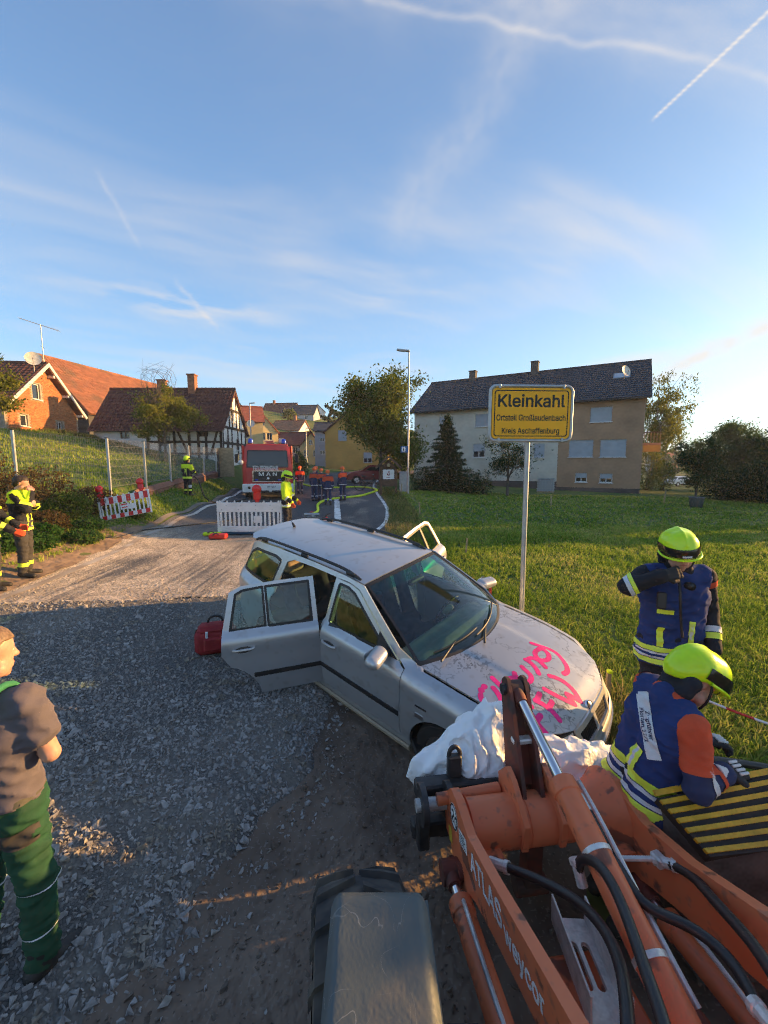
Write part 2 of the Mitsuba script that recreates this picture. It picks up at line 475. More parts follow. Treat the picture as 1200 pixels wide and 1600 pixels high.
_gx, _gy = np.arange(-130, 130.01, 1.0), np.arange(-40, 320.01, 1.0)
_rbf = RBFInterpolator(_G[:, :2], _G[:, 2], kernel='linear', neighbors=24)
from scipy.ndimage import gaussian_filter
from scipy.interpolate import RegularGridInterpolator


def _raster(x0, x1, y0, y1, s, sig):
    xs, ys = np.arange(x0, x1 + s / 2, s), np.arange(y0, y1 + s / 2, s)
    X, Y = np.meshgrid(xs, ys, indexing='ij')
    z = _rbf(np.stack([X.ravel(), Y.ravel()], 1)).reshape(X.shape)
    return RegularGridInterpolator((xs, ys), gaussian_filter(z, sig), bounds_error=False, fill_value=None)


_fine = _raster(-26, 26, -6, 40, 0.25, 1.6)
_coarse = _raster(-400, 400, -60, 400, 4.0, 1.0)


def g(x, y):
    """Height of the ground."""
    x, y = np.broadcast_arrays(np.asarray(x, float), np.asarray(y, float))
    p = np.stack([x, y], -1)
    pf = np.stack([np.clip(x, -25.9, 25.9), np.clip(y, -5.9, 39.9)], -1)
    pc = np.stack([np.clip(x, -399, 399), np.clip(y, -59, 399)], -1)
    w = np.clip(np.minimum(np.minimum(x + 26, 26 - x), np.minimum(y + 6, 40 - y)) / 5.0, 0, 1)
    return w * _fine(pf) + (1 - w) * _coarse(pc)


def gpt(px, py, dz=0.0):
    """Ground point that the photograph shows at (px, py)."""
    d = ray(px, py)
    t = np.concatenate([np.linspace(0.8, 60, 4000), np.linspace(60, 400, 3000)])
    q = EYE + d * t[:, None]
    below = np.nonzero(q[:, 2] < g(q[:, 0], q[:, 1]) + dz)[0]
    return q[below[0]] if len(below) else q[-1]


# outlines on the ground, in metres
PIT = sg.Polygon([(-.75, 3.5), (-.62, 3.0), (-.95, 2.5), (-1.12, 2.15), (-1.25, 1.75), (-1.45, 1.35), (-1.6, .9), (-1.9, .2), (-1.5, -2), (5, -2), (3.3, .6), (2.9, 1.2), (2.55, 1.9), (2.15, 2.35), (2.0, 2.9), (1.8, 3.5), (1.6, 4.3), (1.2, 5.1), (.2, 5.2), (-.5, 4.4)]).buffer(.25).buffer(-.25)
ROADP = sg.Polygon([(-6.0, 3.2), (-6.0, 7), (-6.3, 9), (-6.85, 12), (-7.35, 16), (-7.85, 20), (-8.5, 24.8), (-8.6, 28), (-7.6, 34), (-5.2, 40), (-2.6, 46), (2, 53), (6, 55), (6, 50), (3.2, 46.5), (1.2, 42), (-.1, 37), (-.6, 32), (-.45, 27), (-.15, 22), (.25, 18), (.32, 15), (.15, 12.5), (-.1, 11), (.1, 9), (.55, 7.2), (.7, 6), (.3, 5), (-.9, 3.3), (-2.4, .2), (-3.5, -2), (-6, -2)]).buffer(.8).buffer(-.8)
GRAVP = sg.Polygon([(-6.3, -2), (-1.7, -2), (-1.75, .2), (-1.5, .9), (-1.33, 1.35), (-1.12, 1.75), (-1.0, 2.15), (-.82, 2.5), (-.52, 3.0), (-.60, 3.5), (-.35, 4.4), (.2, 5.2), (.45, 6.0), (-.2, 7.0), (-1.5, 6.9), (-3, 6.5), (-4.6, 6.1), (-6.0, 5.6), (-6.4, 5)]).buffer(.2).buffer(-.2)


def warp_line(poly, amp, f, seed):
    """Roughen an outline."""
    p = np.array(poly.segmentize(.12).exterior.coords)
    k = np.stack([meshkit.fbm(np.c_[p * f, 0 * p[:, 0] + s], 3, seed) - .5 for s in (1.3, 7.7)], 1)
    return sg.Polygon(p + amp * 2 * k).buffer(0)


PIT, GRAVP = warp_line(PIT, .16, 1.6, 3), warp_line(GRAVP, .22, 1.4, 5)
ROADP = warp_line(ROADP, .05, 1.5, 8).difference(GRAVP.buffer(-.10)).difference(PIT.buffer(-.05)).difference(sg.box(-1.7, -3, 3, 5.2)).buffer(-.02).buffer(.02)
ROADP = max(getattr(ROADP, 'geoms', [ROADP]), key=lambda q: q.area)


def inside(poly, x, y):
    return shapely.contains_xy(poly, x, y)


def soft(poly, x, y, w):
    """1 inside, falling to 0 at w outside the outline."""
    pts = shapely.points(x, y)
    d = shapely.distance(poly, pts)
    return np.clip(1 - d / w, 0, 1)


# base sheet, dense where the camera stands
_xs = np.r_[np.geomspace(-900, -14, 34), np.arange(-13.8, 13.81, .15), np.geomspace(14, 900, 34)]
_ys = np.r_[-60, -30, -15, -8, np.arange(-4, 20, .15), np.arange(20, 44, .5), np.geomspace(44.5, 1500, 44)]
_X, _Y = np.meshgrid(_xs, _ys, indexing='ij')
_Z = g(_X, _Y)
_rough = (meshkit.fbm(np.stack([_X * 1.4, _Y * 1.4, 0 * _X], -1), 4, 2) - .5) * .07 * np.clip(1 - np.abs(_X) / 200, 0, 1)
_sunk = np.zeros_like(_Z)
_m = (np.abs(_X) < 14) & (_Y < 60)
for _p in (PIT, ROADP, GRAVP):
    _sunk[_m] = np.maximum(_sunk[_m], soft(_p.buffer(-.12), _X[_m], _Y[_m], .1))
_Z = _Z + _rough * (1 - _sunk) - _sunk * .12
_n0, _n1 = _X.shape
_i, _j = np.meshgrid(np.arange(_n0 - 1), np.arange(_n1 - 1), indexing='ij')
_q = np.stack([_i * _n1 + _j, (_i + 1) * _n1 + _j, (_i + 1) * _n1 + _j + 1, _i * _n1 + _j + 1], -1).reshape(-1, 4)


def _grasscol(p, n, uv):
    k = mikit.fbm(p.x * .35, p.y * .35, 0, 4)
    k2 = mikit.fbm(p.x * 5, p.y * 5, 3, 3)
    c = mikit.mix((.05, .095, .016), (.14, .155, .038), mikit.smoothstep(.3, .75, k))
    soil = mikit.mix((.05, .036, .022), (.10, .075, .045), k2)
    return mikit.mix(c, soil, mikit.smoothstep(.55, .75, k2) * .55) * (.75 + .5 * k2)


mat('mat_meadow', _grasscol, .95, bump=lambda p, n, uv: .05 * mikit.fbm(p.x * 14, p.y * 14, 0, 3), beps=.01)
structure('ground', (np.stack([_X, _Y, _Z], -1).reshape(-1, 3), _q), 'mat_meadow', True)


# road: old asphalt, dust and grit on it where the works are
def _roadcol(p, n, uv):
    k = mikit.fbm(p.x * .9, p.y * .45, 0, 4)
    f = mikit.noise(p.x * 48, p.y * 48, 0)
    f2 = mikit.noise(p.x * 115, p.y * 115, 5)
    a = mikit.mix((.050, .051, .055), (.095, .095, .098), k) * (.7 + .6 * f)
    d1 = mikit.fbm(p.x * 1.1, p.y * .6, 7, 5)
    wx = p.x + .10 * p.y + .25 * mikit.noise(p.y * .35, 3, 0)
    track = .5 + .5 * dr.sin(wx * 3.4 + .6)
    fine = mikit.fbm(wx * 16, p.y * .9, 4, 3)
    near = 1 - mikit.smoothstep(8.8, 13.5, p.y + 2.5 * (d1 - .5) + .25 * (p.x + 3))
    d = near * mikit.smoothstep(.18, .62, d1 * .7 + .2 * track + .45 * (fine - .3)) + (1 - near) * mikit.smoothstep(.55, .85, d1) * .4
    dust = mikit.mix((.25, .20, .15), (.50, .42, .32), mikit.fbm(p.x * 5, p.y * 5, 2, 4)) * (.25 + .9 * f + .7 * f2)
    return mikit.mix(a, dust, d)


mat('mat_road', _roadcol, .92, bump=lambda p, n, uv: .014 * mikit.noise(p.x * 48, p.y * 48, 0) + .02 * mikit.fbm(p.x * 7, p.y * 7, 0, 3), beps=.004)
structure('road', panel(ROADP, lambda P: np.c_[P, g(P[:, 0], P[:, 1]) + .012], .0, .3), 'mat_road', True)


def _gravcol(p, n, uv):
    a, b, c = mikit.voronoi(p.x * 52, p.y * 52)
    e = mikit.smoothstep(.02, .2, b - a)
    k = mikit.fbm(p.x * 1.2, p.y * 1.2, 3, 4)
    base = mikit.mix((.085, .081, .076), (.22, .21, .198), c) * (.5 + .5 * e)
    fine = mikit.mix((.15, .135, .118), (.26, .235, .20), mikit.noise(p.x * 60, p.y * 60, 0))
    return mikit.mix(base, fine, mikit.smoothstep(.48, .68, k) * .75)


def _gravbump(p, n, uv):
    a, b, c = mikit.voronoi(p.x * 52, p.y * 52)
    return .009 * mikit.smoothstep(0, .35, b - a) * (.5 + c)


mat('mat_gravel', _gravcol, .9, bump=_gravbump, beps=.003)


def gravh(x, y):
    e = soft(GRAVP.buffer(-.35), x, y, .35)
    r = meshkit.fbm(np.stack([x * 1.6, y * 1.6, 0 * x], -1), 4, 12) - .5
    e2 = soft(GRAVP.buffer(-.22), x, y, .22)
    return g(x, y) + .02 + .06 * e + .09 * r * e - .08 * (1 - e2)


structure('gravel_bed', panel(GRAVP, lambda P: np.c_[P, gravh(P[:, 0], P[:, 1])], .0, .06), 'mat_gravel', True)


def _dirtcol(p, n, uv):
    k = mikit.fbm(p.x * 1.3, p.y * 1.3, 0, 5)
    k2 = mikit.fbm(p.x * 9, p.y * 9, 2, 4)
    c = mikit.mix((.082, .058, .044), (.195, .146, .11), mikit.smoothstep(.25, .75, k) * .6 + .4 * k2)
    grit = mikit.smoothstep(.80, .86, mikit.noise(p.x * 75, p.y * 75, 1))
    return mikit.mix(c, (.22, .19, .165), grit * .5)


mat('mat_dirt', _dirtcol, .95, bump=lambda p, n, uv: .05 * mikit.fbm(p.x * 16, p.y * 16, 0, 5), beps=.003)


def pith(x, y):
    r = meshkit.fbm(np.stack([x * 2.2, y * 2.2, 0 * x], -1), 5, 33) - .5
    rut = -.05 * np.exp(-((x - .12) / .2) ** 2)
    bank = .16 * np.exp(-((x - 2.05 - .12 * (y - 2)) / .22) ** 2) * np.clip((y - .6) / .6, 0, 1) * np.clip((3.4 - y) / .6, 0, 1)
    dig = -.15 * np.exp(-((x - 1.42) ** 2 + (y - 2.15) ** 2) / .16)
    return g(x, y) - .01 + .12 * r + rut + dig + bank * (.6 + .8 * meshkit.noise(np.stack([x * 5, y * 5, 0 * x], -1), 4))


structure('dirt_pit', panel(PIT, lambda P: np.c_[P, pith(P[:, 0], P[:, 1])], .0, .055), 'mat_dirt', True)

# painted lines
mat('mat_paint', lambda p, n, uv: mikit.mix((.60, .60, .58), (.26, .22, .18), dr.maximum(mikit.smoothstep(.45, .65, mikit.fbm(p.x * 6, p.y * 6, 1, 4)) * .6, (1 - mikit.smoothstep(12, 22, p.y) * mikit.smoothstep(-4, -5, p.x) - mikit.smoothstep(9.5, 12, p.y) * mikit.smoothstep(-5, -4, p.x)) * (.62 + .6 * mikit.noise(p.x * 9, p.y * 3, 2)))), .8)


def strip(pts, w, dz, n=60):
    c = spline([(x, y, 0) for x, y in pts], n)[:, :2]
    t = np.gradient(c, axis=0); t /= np.linalg.norm(t, axis=1, keepdims=True)
    s = np.c_[t[:, 1], -t[:, 0]]
    L, R = c + s * w / 2, c - s * w / 2
    v = np.empty((2 * n, 3)); v[0::2, :2], v[1::2, :2] = L, R
    v[:, 2] = g(v[:, 0], v[:, 1]) + dz
    k = np.arange(n - 1) * 2
    return v, np.vstack([np.stack([k, k + 3, k + 1], 1), np.stack([k, k + 2, k + 3], 1)])


part('road', 'edge_line', strip([(-.75, 11.0), (-.15, 12.6), (.12, 15), (.08, 18), (-.3, 22), (-.62, 27), (-.78, 32), (-.3, 37), (1, 42)], .14, .022, 120), 'mat_paint')
part('road', 'edge_line', strip([(-5.7, 5.6), (-6.0, 9), (-6.75, 13), (-7.3, 17.5), (-8.0, 23), (-8.35, 28)], .13, .022, 120), 'mat_paint')
for _a, _b in ((10.9, 20.8), (24.5, 27.5), (31, 34)):
    part('road', 'centre_line', strip([(-1.35 - .12 * (y - 12) if y < 21.2 else -2.43 - .06 * (y - 21), y) for y in np.linspace(_a, _b, 5)], .24 if _a < 15 else .14, .022, 20), 'mat_paint')
# kerb strip along the left edge
pal('mat_kerb', (.15, .13, .11), .9, .3, 4, .006)
part('road', 'kerb', strip([(-6.75, 11), (-7.1, 13), (-7.65, 18), (-8.3, 22.5), (-8.7, 26)], .16, .03, 120), 'mat_kerb', True)

# ---------------------------------------------------------------- stones
_ico = trimesh.creation.icosphere(subdivisions=0)


def stone_shapes(n, seed):
    r = np.random.default_rng(seed); out = []
    for k in range(n):
        p = r.normal(size=(7, 3)); p /= np.linalg.norm(p, axis=1, keepdims=True)
        p *= np.array([1, r.uniform(.6, .95), r.uniform(.45, .8)]) * r.uniform(.8, 1.15, (7, 1))
        out.append(arr(m3.Manifold.hull_points(p)))
    return out


STONES = stone_shapes(24, 5)


def randrot(r, n):
    q = r.normal(size=(n, 4)); q /= np.linalg.norm(q, axis=1, keepdims=True)
    w, x, y, z = q.T
    return np.stack([1 - 2 * (y * y + z * z), 2 * (x * y - z * w), 2 * (x * z + y * w), 2 * (x * y + z * w), 1 - 2 * (x * x + z * z), 2 * (y * z - x * w), 2 * (x * z - y * w), 2 * (y * z + x * w), 1 - 2 * (x * x + y * y)], -1).reshape(-1, 3, 3)


def scatter_stones(xy, size, hf, seed, sink=.25):
    r = np.random.default_rng(seed); n = len(xy)
    z = hf(xy[:, 0], xy[:, 1]); R = randrot(r, n); which = r.integers(0, len(STONES), n)
    V, F, m = [], [], 0
    for k, (v, f) in enumerate(STONES):
        i = np.nonzero(which == k)[0]
        if not len(i):
            continue
        p = np.einsum('nij,kj->nki', R[i], v) * size[i, None, None]
        p[..., :2] += xy[i, None]; p[..., 2] += (z[i] + size[i] * (.5 - sink * 2))[:, None]
        V.append(p.reshape(-1, 3)); F.append((f[None] + (np.arange(len(i)) * len(v))[:, None, None]).reshape(-1, 3) + m); m += len(i) * len(v)
    return np.vstack(V), np.vstack(F)


def _stonecol(p, n, uv):
    k = mikit.noise(p.x * 13, p.y * 13, p.z * 13)
    f = mikit.fbm(p.x * 60, p.y * 60, p.z * 60, 3)
    k3 = mikit.noise(p.x * 31, p.y * 31, 9)
    c = mikit.mix((.145, .139, .134), (.42, .40, .38), k * .6 + .4 * k3)
    c = mikit.mix(c, (.25, .22, .18), mikit.smoothstep(.66, .9, mikit.noise(p.x * 8, p.y * 8, 40)))
    return c * (.65 + .7 * f)


mat('mat_stone', _stonecol, .85)


def scatter_in(poly, dens, seed):
    """Random points in a polygon, dens per m2 at (x, y)."""
    r = np.random.default_rng(seed); x0, y0, x1, y1 = poly.bounds
    top = dens if np.isscalar(dens) else dens[1]
    n = int((x1 - x0) * (y1 - y0) * top)
    p = np.c_[r.uniform(x0, x1, n), r.uniform(y0, y1, n)]
    p = p[inside(poly, p[:, 0], p[:, 1])]
    if not np.isscalar(dens):
        p = p[r.uniform(size=len(p)) < dens[0](p[:, 0], p[:, 1]) / top]
    return p


pal('mat_grit', (.34, .29, .23), .95, .5, 22)
pal('mat_clod', (.12, .095, .075), .95, .4, 12)
_view = sg.Polygon([(-6.6, 6.9), (-5.4, 5.2), (-1.9, 1.1), (-1.2, .75), (3.0, .75), (3.5, 5), (1, 7.2), (-1, 7)])
_patch = lambda x, y: meshkit.fbm(np.stack([x * 1.2, y * 1.2, 0 * x], -1), 4, 77)
_p = scatter_in(GRAVP.intersection(_view), (lambda x, y: 2300 * np.clip(1.65 - _patch(x, y) * 1.5, .35, 1) * np.clip(1.7 - (y - 1) / 3.6, .22, 1), 2300), 3)
_sz = np.random.default_rng(4).lognormal(math.log(.0138), .40, len(_p)).clip(.006, .036)
_p2 = scatter_in(GRAVP.intersection(_view), (lambda x, y: 240 * np.clip(1.6 - y / 5, .25, 1) * np.clip(_patch(x + 5, y) * 2 - .35, .15, 1), 240), 43)
_sz2 = np.random.default_rng(44).lognormal(math.log(.026), .34, len(_p2)).clip(.016, .06)
_band = GRAVP.buffer(.30).difference(GRAVP.buffer(-.30)).intersection(PIT.buffer(.5)).intersection(_view)
_q = scatter_in(_band, (lambda x, y: 850 * np.clip(1 - shapely.distance(GRAVP, shapely.points(x, y)) / .3, 0, 1) ** 1.8, 850), 5)
_mixh = lambda x, y: np.where(inside(GRAVP, x, y), gravh(x, y), pith(x, y))
part('gravel_bed', 'loose_gravel', cat(scatter_stones(_p, _sz, gravh, 6, .14), scatter_stones(_p2, _sz2, gravh, 7), scatter_stones(_q, np.random.default_rng(9).lognormal(math.log(.016), .45, len(_q)).clip(.006, .04), _mixh, 8, .15)), 'mat_stone', kind='stuff')
_p = scatter_in(PIT.intersection(_view), (lambda x, y: 420 * np.clip(_patch(x, y) * 2.4 - .6, .2, 1), 420), 13)
_sz = np.random.default_rng(14).lognormal(math.log(.010), .6, len(_p)).clip(.004, .04)
part('dirt_pit', 'grit', scatter_stones(_p, _sz, pith, 16, .25), 'mat_clod', kind='stuff')
_p = scatter_in(ROADP.intersection(sg.box(-6.6, 5, 1, 12)).difference(GRAVP), (lambda x, y: 520 * np.clip((11.5 - y) / 4.5, .03, 1) ** 1.5 * np.clip(_patch(x, y) * 1.5, 0, 1), 520), 23)
_sz = np.random.default_rng(24).lognormal(math.log(.0085), .45, len(_p)).clip(.004, .022)
part('road', 'grit', scatter_stones(_p, _sz, lambda x, y: g(x, y) + .012, 26, .1), 'mat_grit', kind='stuff')
# the biggest stones lie along the edge between gravel and dirt
_r = np.random.default_rng(31)
_edge = [(-1.22, 1.62, .045), (-1.3, 1.5, .055), (-1.12, 1.78, .035), (-1.4, 1.38, .06), (-1.34, 1.42, .04), (-1.05, 2.02, .045), (-.98, 2.2, .05), (-1.52, 1.22, .045), (-1.58, 1.12, .05), (-1.48, 1.1, .04), (-.8, 2.55, .045), (-.62, 2.95, .04), (-.9, 2.36, .035), (-1.42, 1.58, .032), (-1.6, 1.34, .038), (-1.66, 1.0, .05), (-1.25, 1.9, .03), (-.55, 3.05, .035), (-.7, 1.95, .03), (-.55, 1.6, .026), (-.85, 1.35, .024), (-1.1, 1.25, .03), (-.35, 2.5, .026), (.1, 1.9, .022), (-1.75, 1.2, .05), (-1.35, 1.15, .045), (-1.2, 1.38, .035)]
for _k, (_x, _y, _sz) in enumerate(_edge):
    _h = gravh if inside(GRAVP, _x, _y) else pith
    part('gravel_bed', 'stone', scatter_stones(np.array([[_x, _y]]), np.array([_sz]), lambda x, y: _h(x, y), 100 + _k, .2), 'mat_stone')


# ---------------------------------------------------------------- grass
def blades(xy, h, w, seed, hf=g, lean=.5, up=0.0):
    """Bent tapering blades as one mesh, with a colour number per vertex."""
    r = np.random.default_rng(seed); n = len(xy)
    z = hf(xy[:, 0], xy[:, 1]) + up
    a, b = r.uniform(0, 2 * PI, n), r.uniform(0, 2 * PI, n)
    L = h * r.uniform(.55, 1.15, n); k = lean * r.uniform(.3, 1.4, n)
    side = np.stack([np.cos(a), np.sin(a), 0 * a], -1) * (w * r.uniform(.6, 1.3, n))[:, None]
    bend = np.stack([np.cos(b), np.sin(b), 0 * b], -1) * (L * k)[:, None]
    base = np.c_[xy, z - .02]
    mid = base + bend * .35 + np.c_[0 * a, 0 * a, L * .62]
    tip = base + bend + np.c_[0 * a, 0 * a, L * (1 - .35 * k.clip(0, 1.2))]
    V = np.stack([base - side, base + side, mid - side * .7, mid + side * .7, tip], 1)
    F = np.array([[0, 1, 3], [0, 3, 2], [2, 3, 4]])
    F = (F[None] + (np.arange(n) * 5)[:, None, None]).reshape(-1, 3)
    c = np.repeat(r.uniform(0, 1, n), 5)
    return (V.reshape(-1, 3), F), c


def ramp(c, stops):
    s = np.array(stops, float); x = np.linspace(0, 1, len(s))
    return np.stack([np.interp(c, x, s[:, k]) for k in range(3)], 1)


scene['mat_blade'] = {'type': 'twosided', 'bsdf': {'type': 'principled', 'base_color': {'type': 'mesh_attribute', 'name': 'vertex_color'}, 'roughness': .7, 'specular': .25}}
scene['mat_blade_thin'] = {'type': 'principledthin', 'base_color': {'type': 'mesh_attribute', 'name': 'vertex_color'}, 'roughness': .6, 'diff_trans': .8}
GREEN = [(.08, .17, .018), (.16, .27, .030), (.26, .37, .052), (.38, .43, .095), (.50, .46, .18)]
DRYG = [(.05, .085, .018), (.09, .13, .03), (.16, .165, .05), (.30, .25, .11), (.38, .31, .16)]


def grass(holder, name, poly, dens, h, w, seed, cols=GREEN, **k):
    xy = scatter_in(poly, dens, seed)
    r = np.random.default_rng(seed + 5)                         # drawn together into tufts
    c = xy[r.choice(len(xy), max(2, len(xy) // 14), replace=False)]
    dist, near = cKDTree(c).query(xy)
    xy = c[near] + (xy - c[near]) * r.uniform(.25, .85, (len(xy), 1))
    hh = h(xy[:, 0], xy[:, 1]) if callable(h) else np.full(len(xy), h)
    m, c = blades(xy, hh, w, seed + 1, **k)
    pt = np.repeat(meshkit.fbm(np.c_[xy * .8, 0 * xy[:, :1]], 3, 61), 5)
    k = newkey(f'{holder}__{name}' if holder else name)
    scene[k] = mikit.ply(m, 'mat_blade_thin', False, color=ramp(np.clip(c * .75 + (pt - .5) * .9 + .1, 0, 1), cols))
    if holder:
        labels[k] = {'kind': 'stuff'}
    return k


FIELD = sg.Polygon([(.55, 6.8), (.35, 8.5), (.15, 10.5), (.4, 12.5), (.6, 15), (.45, 20), (.1, 25), (5, 29), (19, 26.5), (27, 26), (22, 17), (12, 9), (7, 4.5), (3.6, 1.7), (3.05, 1.5), (2.6, 2.1), (2.2, 2.6), (2.1, 3.2), (1.75, 3.9), (1.55, 4.6), (1.2, 5.3), (.85, 6)])
_clump = lambda x, y: .55 + .9 * meshkit.fbm(np.stack([x * 1.7, y * 1.7, 0 * x], -1), 3, 15)
k = grass('', 'meadow_grass', FIELD.intersection(sg.box(0, 0, 30, 7)), (lambda x, y: 2600 * np.clip(1.5 - y / 7, .4, 1), 2600), lambda x, y: (.05 + .10 * _clump(x, y) ** 1.5), .0055, 41, GREEN, lean=.8)
labels[k] = {'label': 'mown meadow grass on the right of the road and the car', 'category': 'grass', 'kind': 'stuff'}
grass('meadow_grass', 'far_blades', FIELD.intersection(sg.box(-2, 7, 30, 14)), (lambda x, y: 950 * np.clip(1.6 - y / 14, .4, 1), 950), lambda x, y: (.05 + .10 * _clump(x, y) ** 1.5), .010, 43, GREEN, lean=.75)
grass('meadow_grass', 'farther_blades', FIELD.intersection(sg.box(-2, 14, 30, 30)), 160, lambda x, y: .13 * _clump(x, y), .016, 45, GREEN, lean=.7)
_verge = sg.LineString([(1.15, 6.2), (.75, 8), (.35, 10), (.55, 12.5), (.75, 15), (.65, 18), (.45, 22), (.1, 26)]).buffer(.55).union(sg.LineString([(2.3, 3.2), (1.9, 4.2), (1.6, 5)]).buffer(.25))
grass('meadow_grass', 'tall_verge', _verge, 320, lambda x, y: .30 * _clump(x, y), .006, 47, DRYG, lean=.6)
_sc = sg.Polygon([(1.9, 1.0), (3.4, .8), (3.6, 1.8), (2.6, 2.2), (2.2, 2.8), (1.9, 3.4), (1.6, 3.6)])
grass('meadow_grass', 'tufts_on_the_dirt', _sc, 130, lambda x, y: .13 * _clump(x, y), .005, 49, DRYG, hf=pith, lean=.8)
# bank and lawn behind the fence
HILL = sg.Polygon([(-26, 24), (-26, 9), (-12, 9.9), (-9.6, 11.2), (-8.3, 12.2), (-8.8, 14.8), (-9.5, 19.6), (-10.2, 24), (-10.8, 27), (-13, 26.5), (-18, 27), (-26, 27)])
k = grass('', 'hillside_grass', HILL, 90, lambda x, y: .20 * _clump(x, y), .016, 51, GREEN, lean=.6)
labels[k] = {'label': 'sloping lawn behind the wire mesh fence on the left', 'category': 'grass', 'kind': 'stuff'}
_top = sg.LineString([(-25, 26.6), (-20, 27.2), (-16, 26.2), (-12.8, 24.6), (-10.2, 23)]).buffer(.5)
grass('hillside_grass', 'dry_crest', _top, 260, lambda x, y: .34 * _clump(x, y), .014, 53, DRYG, lean=.6)
BANK = sg.Polygon([(-6.2, 4.5), (-6.55, 9), (-7.2, 13), (-7.8, 18), (-8.4, 22.5), (-8.8, 24.6), (-9.7, 24.6), (-9.2, 19), (-8.4, 14.2), (-8.2, 12), (-9.2, 10.5), (-9.5, 8), (-9.5, 4.5)])
k = grass('', 'verge_grass', BANK, 420, lambda x, y: .17 * _clump(x, y), .009, 55, GREEN, lean=.7)
labels[k] = {'label': 'rough grass and weeds between the road and the fence wall', 'category': 'grass', 'kind': 'stuff'}
# heap of dug earth on the right, outside the frame
_hx = sg.Point(0, 0).buffer(1.0)


def heap_fn(P):
    r = np.linalg.norm(P, axis=1)
    x, y = 5.6 + P[:, 0] * 1.7, 2.55 + P[:, 1] * 1.1
    z = g(x, y) - .08 + 2.2 * np.clip(1 - r ** 2.4, 0, 1) + .35 * (meshkit.fbm(np.stack([x * 1.8, y * 1.8, 0 * x], -1), 4, 8) - .5) * np.clip(1.2 - r, 0, 1)
    return np.c_[x, y, z]


whole('spoil_heap', 'heap of dug brown earth to the right of the firefighters beyond the frame', 'earth heap', panel(_hx, heap_fn, 0, .05), 'mat_dirt', True)
# bare soil along the left edge of the road
_soil = warp_line(sg.Polygon([(-7.3, 4.4), (-7.15, 7), (-7.2, 8.6), (-7.15, 10.4), (-7.25, 12.4), (-6.95, 12.6), (-6.3, 9.4), (-5.9, 7), (-5.85, 4.4)]), .14, 1.5, 19)
structure('verge_soil', panel(_soil, lambda P: np.c_[P, g(P[:, 0], P[:, 1]) + .022 + .09 * (meshkit.fbm(np.c_[P * 2.6, 0 * P[:, 0]], 4, 9) - .42)], 0, .09), mat('mat_soil', lambda p, n, uv: mikit.mix((.13, .085, .055), (.30, .21, .14), mikit.fbm(p.x * 5, p.y * 5, 3, 5)), .95, bump=lambda p, n, uv: .04 * mikit.fbm(p.x * 15, p.y * 15, 0, 4), beps=.006), True)
HOODSTROKES = [[(0.156, -0.525)], [(0.156, -0.57)], [(0.173, -0.609), (0.207, -0.644), (0.261, -0.654), (0.302, -0.626), (0.332, -0.581), (0.295, -0.528), (0.214, -0.489)], [(0.16, -0.405), (0.244, -0.43), (0.322, -0.447)], [(0.251, -0.384), (0.261, -0.314), (0.319, -0.272), (0.38, -0.314), (0.386, -0.412), (0.342, -0.44)], [(0.268, -0.24), (0.302, -0.268), (0.363, -0.265), (0.393, -0.223), (0.373, -0.163), (0.319, -0.142), (0.282, -0.128)], [(0.265, -0.023), (0.332, -0.033), (0.407, -0.086)], [(0.278, -0.019), (0.312, 0.051), (0.363, 0.051), (0.414, 0.03)], [(0.292, 0.219), (0.278, 0.167), (0.288, 0.111), (0.342, 0.075), (0.383, 0.111), (0.38, 0.191), (0.326, 0.23), (0.282, 0.212)], [(0.204, 0.23), (0.285, 0.268), (0.39, 0.3), (0.488, 0.247), (0.542, 0.188), (0.545, 0.1)], [(0.488, -0.454), (0.559, -0.5), (0.664, -0.532)], [(0.485, -0.447), (0.498, -0.423)], [(0.573, -0.525), (0.576, -0.437)], [(0.495, -0.272), (0.505, -0.346)], [(0.498, -0.349), (0.583, -0.328), (0.684, -0.349)], [(0.593, -0.332), (0.589, -0.258)], [(0.505, -0.198), (0.617, -0.163), (0.711, -0.114)], [(0.705, -0.111), (0.644, -0.086)], [(0.64, -0.079), (0.732, -0.04)], [(0.725, -0.037), (0.593, 0.016), (0.478, -0.033)]]

# ---------------------------------------------------------------- the silver estate car
def _silver(p, n, uv):
    k = mikit.fbm(p.x * 2.2, p.y * 2.2, p.z * 2.2, 4)
    low = mikit.fbm(p.x * 14, p.y * 14, p.z * 14, 3)
    c = mi.Color3f(.50, .505, .51) * (.93 + .14 * k)
    return mikit.mix(c, (.33, .29, .24), mikit.smoothstep(.58, .8, low) * .28)


mat('mat_silver', _silver, .34, metallic=.62, specular=.5, clearcoat=.7, clearcoat_gloss=.85)


def _hoodcol(p, n, uv):
    c = _silver(p, n, uv)
    k = mikit.fbm(p.x * 3.0, p.y * 3.0, 11, 4)
    sp = mikit.fbm(p.x * 42, p.y * 42, 2, 3)
    s = mikit.smoothstep(.60, .70, sp) * mikit.smoothstep(.50, .66, k)
    run = mikit.smoothstep(.035, .0, dr.abs(mikit.fbm(p.x * 7 + p.y * 2, p.y * 9, 5, 4) - .5)) * mikit.smoothstep(.46, .6, mikit.fbm(p.x * 2.4, p.y * 2.4, 21, 3)) * .6
    s2 = mikit.smoothstep(.70, .78, mikit.noise(p.x * 60, p.y * 60, 6)) * mikit.smoothstep(.45, .6, k) * .7
    s = dr.maximum(s, run)
    return mikit.mix(c, (.085, .088, .085), dr.maximum(s, s2) * .75)


